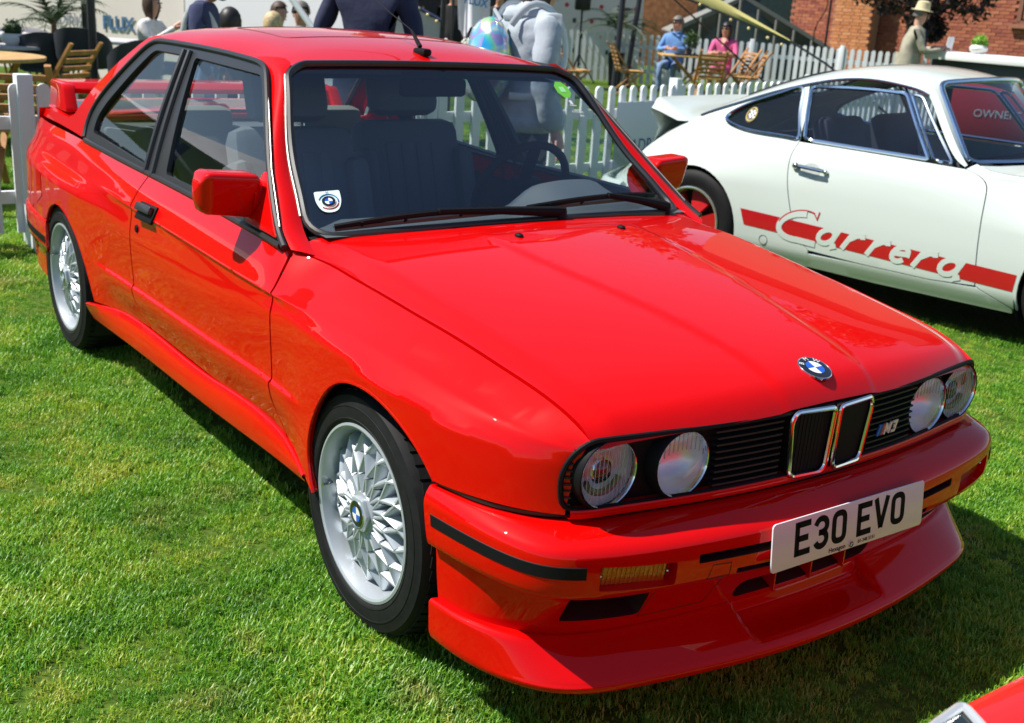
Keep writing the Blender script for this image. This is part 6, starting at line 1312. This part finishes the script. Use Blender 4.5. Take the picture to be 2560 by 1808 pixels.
    if shades:
        m_ = MB()
        for s in (-1,1): m_.ball(W(.088,s*.036,.016), (.012*k,.028*k,.022*k), 10, 8)
        m_.bar(W(.092,-.02,.022), W(.092,.02,.022), .006*k, .006*k); m_.bar(W(.085,.062,.02), W(-.01,.085,.02), .005*k, .008*k); m_.bar(W(.085,-.062,.02), W(-.01,-.085,.02), .005*k, .008*k); m_.build('sunglasses', SHADES, root)
    if hair:
        m_ = MB(); n_, mm = 24, 14; v = []; f = []
        for i in range(mm+1):
            th = PI*i/mm
            for j in range(n_):
                a = 2*PI*j/n_; x = math.sin(th)*math.cos(a); y = math.sin(th)*math.sin(a); z = math.cos(th); rr = 1+.05*math.sin(j*3.1+i*1.7)
                p = Vector((-.012+x*.108*rr, y*.098*rr, .022+z*.118))
                if z < -.1: p = Vector((-.012+x*.112*rr, y*.104*rr, .022-.012-(-.1-z)*(.12+hair_len*1.1)))
                v.append(W(*p))
        for i in range(mm):
            for j in range(n_):
                a = 2*PI*(j+.5)/n_; z = math.cos(PI*(i+.5)/mm); fr = math.cos(a) > (.55 if hair_len > .05 else .25)
                if fr and z < .48: continue
                if hair_len <= .0 and z < -.25: continue
                f.append((i*n_+j,(i+1)*n_+j,(i+1)*n_+(j+1) % n_,i*n_+(j+1) % n_))
        m_.add(v, f); m_.build('hair', hair, root)
    if not nohands:
        for s in 'LR':
            wr = Vector(D['wr'+s])*k; el = Vector(D['el'+s])*k; d = (wr-el).normalized(); sd = d.cross(Vector((0,0,1))); sd = sd.normalized() if sd.length > .1 else Vector((0,1,0)); nn = sd.cross(d)
            m_ = MB(); m_.tube([wr-d*.02*k, wr+d*.035*k, wr+d*.085*k], [.028*k,.037*k,.034*k], 10, flat=.55)
            for q in range(4):
                b0 = wr+d*.075*k+sd*(q-1.5)*.018*k; L_ = (.070,.080,.075,.058)[q]*k; m_.tube([b0, b0+d*L_*.55-nn*.006*k, b0+d*L_*.85-nn*.028*k], [.0095*k,.009*k,.007*k], 6)
            y_ = 1 if s == 'L' else -1; b0 = wr+d*.02*k+sd*.028*k; m_.tube([b0, b0+sd*.025*k+d*.025*k-nn*.01*k, b0+sd*.03*k+d*.058*k-nn*.016*k], [.012*k,.010*k,.008*k], 6); m_.build('hand', skin, root)
    return root, D, W
navy = cloth('navy', (.012,.018,.055)); navy2 = cloth('navy_hood', (.035,.045,.11)); black = cloth('black', (.012,.012,.014)); white = cloth('white', (.70,.68,.66)); hood = cloth('grey_hood', (.38,.43,.48)); jean = cloth('jean', (.16,.25,.42)); blue = cloth('blue_shirt', (.13,.27,.55)); pink = cloth('pink', (.62,.10,.26)); beige = cloth('linen', (.36,.33,.25)); khaki = cloth('khaki', (.25,.22,.16))
SIT = dict(pel=(0,0,.50), sp=(-.01,0,.68), ch=(.0,0,.88), nk=(.0,0,1.03), h0=(.02,0,1.10), h1=(.035,0,1.18), h2=(.027,0,1.255), shL=(0,.185,.96), shR=(0,-.185,.96), hpL=(.04,.10,.49), hpR=(.04,-.10,.49), knL=(.43,.12,.50), knR=(.43,-.12,.50), anL=(.40,.12,.09), anR=(.40,-.12,.09), toL=(.55,.13,.035), toR=(.55,-.13,.035), elL=(.06,.25,.74), elR=(.06,-.25,.74), wrL=(.30,.16,.76), wrR=(.30,-.16,.76))
# suited man, back to us
r, D, W = person('person in a navy suit with their back to us, right behind the roof', (-3.95,1.33,0), 2.40, dict(wrL=(.22,.10,1.0), elL=(-.04,.28,1.14), elR=(-.04,-.28,1.14), wrR=(.22,-.10,1.0)), dict(top=navy, leg=navy, fat=1.12), 1.07, HG)
m_ = MB(); P = []
for a in np.linspace(0,2*PI,25): P.append([(math.cos(a)*.135*1.07,math.sin(a)*.20*1.07,1.10*1.07),(math.cos(a)*.15*1.07,math.sin(a)*.205*1.07,.80*1.07)])
grid_mesh('jacket_skirt', P, navy, r)
# hooded person with iridescent rucksack
r, D, W = person('person in a pale grey hoodie carrying a shiny iridescent rucksack', (-2.80,1.66,0), 1.42, dict(elR=(-.05,-.27,1.12), wrR=(.02,-.30,.86), elL=(-.02,.27,1.10), wrL=(.05,.27,.85), h0=(.03,0,1.535), h1=(.05,0,1.61), h2=(.045,0,1.69)), dict(top=hood, leg=black, fat=.95), 1.0, HB, .12, head_turn=-.35)
def folded(v, amp, sc, sd=0):
    out = []
    for q in v: q = Vector(q); w_ = Vector((q.x, q.y, 0)); w_ = w_.normalized() if w_.length > 1e-4 else Vector((1,0,0)); out.append(q+w_*(noise.noise(Vector((q.x*sc+sd,q.y*sc,q.z*sc*1.6)))*amp+noise.noise(Vector((q.x*sc*2.7,q.y*sc*2.7+sd,q.z*sc*3)))*amp*.5))
    return out
rg = [(.84,.140,.185,0),(.855,.165,.215,0),(.90,.178,.228,0),(.93,.172,.222,0),(1.0,.180,.228,0),(1.08,.176,.226,0),(1.16,.172,.228,0),(1.25,.170,.236,-.005),(1.33,.162,.240,-.01),(1.39,.145,.225,-.012),(1.43,.120,.185,-.012),(1.465,.090,.130,-.008),(1.50,.070,.085,.005)]
R_ = np.array([[(c_+rx*.88*math.cos(a), ry*.88*math.sin(a), z) for a in np.linspace(0,2*PI,41)] for z, rx, ry, c_ in rg]); U_ = np.stack([np.stack([cspline(np.arange(len(rg)), R_[:,j,k])(np.linspace(0,len(rg)-1,49)) for k in range(3)], -1) for j in range(41)], 1)
V_ = np.array(folded(U_.reshape(-1,3), .016, 7)).reshape(U_.shape); V_[:,-1] = V_[:,0]; grid_mesh('hoodie', V_, hood, r, angle=80)
for s in (-1,1):
    P = curve2([(.0,s*.17,1.39),(-.02,s*.225,1.32),(-.05,s*.262,1.14),(-.03,s*.285,1.0),(.01,s*.295,.90),(.015,s*.297,.875)], 30); rr = np.interp(np.linspace(0,1,31), [0,.15,.45,.75,.92,.96,1], [.066,.072,.064,.060,.058,.044,.038]); rr = rr*(1+.05*np.sin(np.linspace(0,26,31)))
    v_, f_ = tube_vf(P, rr, 18); v_ = [Vector(q)+Vector((noise.noise(Vector(q)*13),noise.noise(Vector(q)*13+Vector((9,0,0))),0))*.012 for q in v_]; mk('sleeve', v_, f_, hood, r, True, 80)
P = []
for a in np.linspace(-2.3,2.3,25):      # hood lying on the shoulders
    c_ = Vector((-.01-.098*math.cos(a), .108*math.sin(a), 1.445-.02*math.cos(a))); o_ = Vector((-math.cos(a), math.sin(a), 0)); w_ = .042*(.55+.45*math.cos(a*.62)); P.append([tuple(c_+o_*w_*math.cos(t)*1.1+Vector((0,0,w_*math.sin(t)*1.15))) for t in np.linspace(0,2*PI,15)])
grid_mesh('hood', np.array(folded(np.array(P).reshape(-1,3), .008, 14, 3)).reshape(25,15,3), hood, r, angle=85)
m_ = MB(); m_.tube([Vector((-.01+.1*math.cos(a),.0+.092*math.sin(a),1.70)) for a in np.linspace(0,2*PI,20)[:-1]], .016, 6, True); m_.build('headband', mat('headband_purple', (.12,.03,.30), .7), r)
IR = bpy.data.materials.new('iridescent_vinyl'); IR.use_nodes = True
def _ir():
    n = IR.node_tree.nodes; l = IR.node_tree.links; b = n['Principled BSDF']; tc = n.new('ShaderNodeTexCoord'); v = n.new('ShaderNodeTexVoronoi'); v.inputs['Scale'].default_value = 13; l.new(tc.outputs['Object'], v.inputs['Vector'])
    ns = n.new('ShaderNodeTexNoise'); ns.inputs['Scale'].default_value = 7; ns.inputs['Detail'].default_value = 2; l.new(tc.outputs['Object'], ns.inputs['Vector'])
    m = n.new('ShaderNodeMath'); m.operation = 'MULTIPLY_ADD'; m.inputs[1].default_value = .55; sc_ = n.new('ShaderNodeSeparateColor'); l.new(v.outputs['Color'], sc_.inputs[0]); l.new(sc_.outputs[0], m.inputs[0]); l.new(ns.outputs[0], m.inputs[2])
    r_ = n.new('ShaderNodeValToRGB'); e = r_.color_ramp.elements; e[0].position = .35; e[0].color = (.05,.12,.6,1); e[1].position = .95; e[1].color = (.75,.85,.8,1)
    for p, c in ((.50,(.05,.55,.85,1)),(.58,(.15,.75,.55,1)),(.68,(.75,.85,.35,1)),(.78,(.55,.4,.8,1)),(.86,(.2,.7,.9,1))): q = e.new(p); q.color = c
    l.new(m.outputs[0], r_.inputs[0]); l.new(r_.outputs[0], b.inputs['Base Color']); b.inputs['Metallic'].default_value = .55; b.inputs['Roughness'].default_value = .22
    bp = n.new('ShaderNodeBump'); bp.inputs['Strength'].default_value = .5; bp.inputs['Distance'].default_value = .02; l.new(sc_.outputs[1], bp.inputs['Height']); l.new(bp.outputs[0], b.inputs['Normal'])
_ir()
bpk = empty('rucksack', (-2.80,1.66,0), 1.42, 'shiny iridescent rucksack on the back of the hooded person', 'rucksack')
m_ = MB(); m_.ball((-.24,.0,1.20), (.110,.150,.215), 28, 20); m_.v = folded([(q[0]+(.05 if q[2] < 1.05 else 0)*0, q[1]*(1.18 if q[2] < 1.15 else 1), q[2]) for q in m_.v], .014, 11, 5); m_.build('bag', IR, bpk); m_ = MB(); m_.ball((-.30,.0,1.08), (.065,.125,.095), 20, 14); m_.build('pocket', IR, bpk); m_ = MB(); m_.tube([(-.20,-.04,1.40),(-.22,0,1.45),(-.20,.04,1.40)], .010, 6); m_.build('loop', mat('strap_clear', (.6,.65,.68), .3), bpk)
for s in (-1,1): m_ = MB(); m_.tube([Vector(q) for q in curve2([(-.17,s*.10,1.38),(-.06,s*.13,1.49),(.08,s*.14,1.42),(.12,s*.16,1.20),(-.02,s*.20,1.05),(-.17,s*.12,1.03)], 20)], .018, 6, flat=.35); m_.build('strap', mat('strap_clear', (.6,.65,.68), .3), bpk)
# person in navy hooded top with pale bag strap
r, D, W = person('person in a navy hooded top with a pale shoulder strap, far side of the roof', (-6.25,1.20,0), .95, dict(h0=(.06,0,1.52), h1=(.10,0,1.585), h2=(.10,0,1.665), nk=(.03,0,1.45)), dict(top=navy2, leg=jean), .93, HK, 0, skin=SKIND)
m_ = MB(); m_.ball(W(.045,0,-.062), (.055,.066,.055), 12, 8); m_.build('beard', HK, r)
m_ = MB(); m_.tube([Vector(q) for q in curve2([(-.115,-.10,.95),(-.12,-.11,1.16),(-.03,-.115,1.315),(.09,-.10,1.20),(.115,-.10,.98)], 16)], .026, 8, flat=.3); m_.build('strap', cloth('strap', (.55,.56,.55)), r)
# seated guests
person('woman with brown bob and white blouse seated at the white table', (-11.1,2.42,.02), .75, dict(SIT, elL=(.12,.20,.78), wrL=(.34,.10,.90), elR=(.12,-.20,.78), wrR=(.34,-.08,.95)), dict(top=white, leg=navy), 1.0, HB, .10)
person('dark-haired person seated low beside the navy hooded top', (-7.70,1.98,0), 2.6, SIT, dict(top=black, leg=black), .98, HK, .05)
person('blond person seated with their back to us', (-8.6,2.78,0), 2.45, SIT, dict(top=cloth('cream', (.5,.45,.36)), leg=jean), .95, HBL, .12)
person('brown-haired person seated between the blond one and the dark suit', (-10.75,3.80,0), .4, SIT, dict(top=black, leg=black), 1.0, HB, .02)
r, D, W = person('grey-haired person in a dark suit, white shirt and sunglasses', (-10.15,3.82,0), -.75, SIT, dict(top=black, leg=black), 1.02, HG, 0, True)
m_ = MB(); m_.add([W(.03,-.05,-.13),W(.03,.05,-.13),W(.07,.0,-.38)], [(0,1,2)]); m_.build('shirt_front', white, r, False)
person('far guest in dark clothes standing left of the flag', (-11.9,6.95,0), -.8, {}, dict(top=black, leg=black), .93, HK)
person('far guest in dark clothes standing right of the flag', (-11.5,7.45,0), -.6, {}, dict(top=black, leg=black), .94, HB)
r, D, W = person('person in dark navy with a brimmed cap beyond the hooded person', (-8.4,5.95,0), .9, {}, dict(top=navy, leg=navy), .97, HK)
m_ = MB(); m_.lathe([(.0005,.11),(.08,.10),(.105,.04),(.108,.02),(.16,.01),(.16,.0),(.10,.0)], 20, 'z', tuple(W(0,0,.03))); m_.build('cap', navy, r)
# couple at the timber table
r, D, W = person('man in a light blue shirt and sunglasses seated at the timber table', (-13.75,12.95,0), -1.05, dict(SIT, elL=(.10,.27,.76), wrL=(.33,.12,.78), elR=(.08,-.27,.74), wrR=(.33,-.06,.78)), dict(top=blue, leg=jean, fat=1.15), 1.06, HG, 0, True, head_turn=-.5)
m_ = MB(); m_.tube([W(-.05,-.07,-.12),W(.05,-.05,-.15),W(.05,.05,-.15),W(-.05,.07,-.12)], .018, 6); m_.build('collar', blue, r)
r, D, W = person('woman in a pink dress and sunglasses seated at the timber table', (-13.2,13.65,0), -1.0, dict(SIT, elL=(.14,.24,.74), wrL=(.30,.02,.78), elR=(.14,-.24,.74), wrR=(.32,-.12,.78)), dict(top=pink, leg=pink, sleeve=SKIN, shin=SKIN), 1.02, HK, .30, True, head_turn=-.25)
m_ = MB(); m_.add([W(.045,-.06,-.14),W(.045,.06,-.14),W(.105,.0,-.30)], [(0,1,2)]); m_.build('neckline', SKIN, r, False)
# man in the straw hat
r, D, W = person('man in a beige jacket and straw hat leaning on the white counter', (-8.28,12.32,0), .82, dict(elL=(.20,.24,1.16), wrL=(.44,.05,1.20), elR=(.16,-.26,1.14), wrR=(.44,-.04,1.19), ch=(.03,0,1.33), nk=(.05,0,1.475), h0=(.08,0,1.55), h1=(.10,0,1.625), h2=(.095,0,1.70), shL=(.02,.19,1.40), shR=(.02,-.19,1.40)), dict(top=beige, leg=khaki, fat=1.12), 1.0, HG, 0, True, head_turn=-.25)
m_ = MB(); m_.lathe([(.0005,.135),(.05,.14),(.088,.12),(.098,.05),(.105,.02),(.148,.012),(.152,.004),(.10,.0)], 28, 'z', (0,0,0)); ht = m_.build('straw_hat', mat('straw', (.62,.52,.32), .8, bump=.5, bscale=120), r); ht.matrix_local = Matrix.Translation(W(-.005,0,.065)) @ Matrix.Rotation(.10,4,'Y')
m_ = MB(); m_.lathe([(.1065,.022),(.1035,.052)], 28); hb_ = m_.build('hat_band', mat('band_green', (.02,.05,.035), .6), r); hb_.matrix_local = ht.matrix_local.copy()
m_ = MB(); m_.add([W(.02,-.055,-.125),W(.02,.055,-.125),W(.085,.03,-.42),W(.085,-.03,-.42)], [(0,1,2,3)]); m_.build('shirt_front', cloth('pale_blue', (.45,.55,.75)), r, False)
m_ = MB(); m_.tube([W(.055,0,-.15),W(.092,0,-.22),W(.098,0,-.50)], [.015,.022,.034], 6, flat=.4); m_.build('tie', navy, r)
for s in (-1,1): m_ = MB(); m_.tube([W(-.05,s*.06,-.12),W(.05,s*.06,-.20),W(.10,s*.025,-.40)], [.02,.034,.012], 6, flat=.4); m_.build('lapel', beige, r)
P = [[(math.cos(a)*.175,math.sin(a)*.215,1.12),(math.cos(a)*.185,math.sin(a)*.22,.80)] for a in np.linspace(0,2*PI,25)]; grid_mesh('jacket_skirt', P, beige, r)
# ================================================================ low red car parked across the lower right corner; only its lamp and bonnet edge show
r3 = empty('low_red_car', (2.406,-.206,0), 0, 'low red car at the bottom right corner, just a bright-trimmed lamp and bonnet edge showing', 'car')
RED3 = mat('bright_red_paint', (.80,.008,.003), .4, 0, 1., .02, .1); o3 = Vector((2.4,-.2,0))
ol = rounded([(1.572,-.80),(1.598,-.97),(1.70,-1.05),(1.95,-1.07),(3.3,-1.02),(3.3,.78),(1.66,.80),(1.566,.70)], [.01,.06,.08,.1,.2,.2,.1,.1], 5)
prism('body', [(a-2.4, b+.2) for a, b in ol], .52, lambda x, y, z: (x, y, z+.18+(.03*min(1,(x+.85)/.6)*z/.52)), RED3, r3, .018)
lampo = rounded([(1.588,-.822),(1.606,-.965),(1.70,-1.03),(1.80,-.985),(1.73,-.90)], [.012,.03,.03,.03,.03], 5)
zl_ = lambda x: .7075+.03*min(1,max(0,(x-1.55)/.6))
m_ = MB(); m_.add([Vector((a,b,zl_(a)))-o3 for a, b in lampo], [tuple(range(len(lampo)))]); m_.build('lamp_glass', mat('lamp_dark_glass', (.012,.016,.010), .05, coat=1.), r3, False)
m_ = MB(); m_.tube([Vector((a,b,zl_(a)+.002))-o3 for a, b in resamp(lampo, .012)], .0065, 8, True); m_.build('lamp_trim', mat('bright_trim', (.8,.82,.82), .15, .6), r3)
for x, y in ((1.95,-.98),(2.95,-.98),(1.95,.70),(2.95,.70)): m_ = MB(); m_.lathe([(.0005,-.09),(.17,-.09),(.28,-.085),(.30,-.06),(.30,.06),(.28,.085),(.17,.09),(.0005,.09)], 32, 'y', (x-2.4,y+.2,.30)); m_.build('wheel', TYRE, r3)
# ================================================================ grass: real blades, one object
def grass_mat():
    m = bpy.data.materials.new('grass_blade'); m.use_nodes = True; n = m.node_tree.nodes; l = m.node_tree.links; n.clear()
    o = n.new('ShaderNodeOutputMaterial'); mx = n.new('ShaderNodeMixShader'); d = n.new('ShaderNodeBsdfDiffuse'); t = n.new('ShaderNodeBsdfTranslucent'); mx.inputs[0].default_value = .42
    g = n.new('ShaderNodeBsdfGlossy'); g.inputs['Roughness'].default_value = .48; mg = n.new('ShaderNodeMixShader'); mg.inputs[0].default_value = .045
    oi = n.new('ShaderNodeObjectInfo'); geo = n.new('ShaderNodeNewGeometry'); ns = n.new('ShaderNodeTexNoise'); ns.inputs['Scale'].default_value = 2.2; ns.inputs['Detail'].default_value = 4; l.new(geo.outputs['Position'], ns.inputs['Vector'])
    ma = n.new('ShaderNodeMath'); ma.operation = 'MULTIPLY_ADD'; ma.inputs[1].default_value = .45; l.new(oi.outputs['Random'], ma.inputs[0]); l.new(ns.outputs[0], ma.inputs[2])
    r = n.new('ShaderNodeValToRGB'); e = r.color_ramp.elements; e[0].position = .42; e[0].color = (.07,.22,.012,1); e[1].position = 1.0; e[1].color = (.50,.56,.09,1)
    for p, c in ((.60,(.14,.39,.022,1)),(.78,(.25,.49,.034,1)),(.92,(.42,.57,.05,1))): q = e.new(p); q.color = c
    l.new(ma.outputs[0], r.inputs[0])
    n2 = n.new('ShaderNodeTexNoise'); n2.inputs['Scale'].default_value = 3.1; n2.inputs['Detail'].default_value = 5; l.new(geo.outputs['Position'], n2.inputs['Vector']); mr = n.new('ShaderNodeMapRange'); mr.inputs['From Min'].default_value = .57; mr.inputs['From Max'].default_value = .75; l.new(n2.outputs[0], mr.inputs['Value'])
    ml = n.new('ShaderNodeMath'); ml.operation = 'MULTIPLY'; l.new(mr.outputs[0], ml.inputs[0]); l.new(oi.outputs['Random'], ml.inputs[1]); mc = n.new('ShaderNodeMix'); mc.data_type = 'RGBA'; mc.inputs[7].default_value = (.56,.44,.16,1); l.new(ml.outputs[0], mc.inputs[0]); l.new(r.outputs[0], mc.inputs[6])
    l.new(mc.outputs[2], d.inputs[0]); l.new(mc.outputs[2], t.inputs[0])
    l.new(d.outputs[0], mx.inputs[1]); l.new(t.outputs[0], mx.inputs[2]); l.new(mx.outputs[0], mg.inputs[1]); l.new(g.outputs[0], mg.inputs[2]); l.new(mg.outputs[0], o.inputs[0]); return m
GM = grass_mat()
tuft_col = bpy.data.collections.new('grass_tufts')
def tuft(k, nb, hmax, rad, wd):
    rs = np.random.RandomState(100+k); v = []; f = []
    for i in range(nb):
        a = rs.uniform(0,2*PI); r_ = rad*math.sqrt(rs.uniform()); bx, by_ = r_*math.cos(a), r_*math.sin(a); h_ = hmax*rs.uniform(.45,1.0); ln = rs.uniform(.15,.9)*h_; da = rs.uniform(0,2*PI); dx, dy = math.cos(da), math.sin(da); w_ = wd*rs.uniform(.7,1.3); sx, sy_ = -dy*w_/2, dx*w_/2; q = len(v)
        z1, z2 = h_*.5, h_*(1-.25*ln/h_); m1 = ln*.25
        v += [(bx-sx,by_-sy_,-.004),(bx+sx,by_+sy_,-.004),(bx+dx*m1-sx*.8,by_+dy*m1-sy_*.8,z1),(bx+dx*m1+sx*.8,by_+dy*m1+sy_*.8,z1),(bx+dx*ln,by_+dy*ln,z2)]
        f += [(q,q+1,q+3,q+2),(q+2,q+3,q+4)]
    me = bpy.data.meshes.new('tuft'); me.from_pydata(v, [], f); me.materials.append(GM); o = bpy.data.objects.new('tuft_%d' % k, me); tuft_col.objects.link(o)
for k in range(6): tuft(k, 36, .027, .040, .0035)
rs = np.random.RandomState(11)
CAMP = np.array([2.24608,-2.0309]); fw2 = np.array([-.8063,.5915]); rt2 = np.array([.5747,.8160])/np.hypot(.5747,.8160)
pts = []
for (d0, d1, dens) in ((.9,3.2,1500),(3.2,5.0,1000),(5.0,8.0,520),(8.0,14.0,170)):
    hw0 = .62; area = (d1-d0)*(hw0*(d0+d1)+1.4); n = int(area*dens); d = rs.uniform(d0, d1, n); u = rs.uniform(-1,1,n)*(hw0*d+.7); pts.append(CAMP+d[:,None]*fw2+u[:,None]*rt2)
pts = np.vstack(pts)
def off_limits(p):
    k = (np.abs(p[:,1]) < .62) & (p[:,0] > -3.2) & (p[:,0] < .45); a = p-np.array([-2.797,3.586]); c, s = math.cos(.1903), math.sin(.1903); lx = a[:,0]*c+a[:,1]*s; ly = -a[:,0]*s+a[:,1]*c
    return k | ((np.abs(ly) < .6) & (lx > -.7) & (lx < 2.9))
pts = pts[~off_limits(pts)]; n = len(pts)
lean = rs.normal(0,.05,n)
me = bpy.data.meshes.new('lawn_grass'); me.vertices.add(n); me.vertices.foreach_set('co', np.c_[pts, np.zeros(n)].ravel())
far = np.hypot(*(pts-CAMP).T)
at_ = me.attributes.new('rot', 'FLOAT', 'POINT'); at_.data.foreach_set('value', rs.uniform(0,2*PI,n)); at_ = me.attributes.new('scl', 'FLOAT', 'POINT'); at_.data.foreach_set('value', rs.uniform(.65,1.25,n)*(1+.06*np.clip(far-4,0,8)))
_ph = np.zeros(n)
for _k in range(14): _a = rs.uniform(0,2*PI); _fq = rs.uniform(2,9); _ph += np.sin((pts[:,0]*math.cos(_a)+pts[:,1]*math.sin(_a))*_fq+rs.uniform(0,6.3))/3.7
me.attributes['scl'].data.foreach_set('value', np.clip((rs.uniform(.65,1.2,n)+.28*_ph)*(1+.06*np.clip(far-4,0,8)), .4, 2.2))
at_ = me.attributes.new('pick', 'INT', 'POINT'); at_.data.foreach_set('value', rs.randint(0,6,n).astype(np.int32))
go = bpy.data.objects.new('lawn_grass', me); COL.objects.link(go); tag(go, 'short mown lawn grass under and around the cars', 'grass', kind='stuff')
ng = bpy.data.node_groups.new('scatter_grass', 'GeometryNodeTree'); ng.interface.new_socket('Geometry', in_out='INPUT', socket_type='NodeSocketGeometry'); ng.interface.new_socket('Geometry', in_out='OUTPUT', socket_type='NodeSocketGeometry')
N = ng.nodes; L = ng.links; gi = N.new('NodeGroupInput'); gout_ = N.new('NodeGroupOutput'); ip = N.new('GeometryNodeInstanceOnPoints'); ci = N.new('GeometryNodeCollectionInfo'); ci.inputs['Collection'].default_value = tuft_col; ci.inputs['Separate Children'].default_value = True; ci.inputs['Reset Children'].default_value = True
def attr(nm, ty): a = N.new('GeometryNodeInputNamedAttribute'); a.data_type = ty; a.inputs['Name'].default_value = nm; return a.outputs['Attribute']
cx = N.new('ShaderNodeCombineXYZ'); L.new(attr('rot','FLOAT'), cx.inputs[2]); L.new(gi.outputs[0], ip.inputs['Points']); L.new(ci.outputs[0], ip.inputs['Instance']); ip.inputs['Pick Instance'].default_value = True; L.new(attr('pick','INT'), ip.inputs['Instance Index']); L.new(cx.outputs[0], ip.inputs['Rotation']); L.new(attr('scl','FLOAT'), ip.inputs['Scale']); L.new(ip.outputs[0], gout_.inputs[0])
md = go.modifiers.new('scatter', 'NODES'); md.node_group = ng
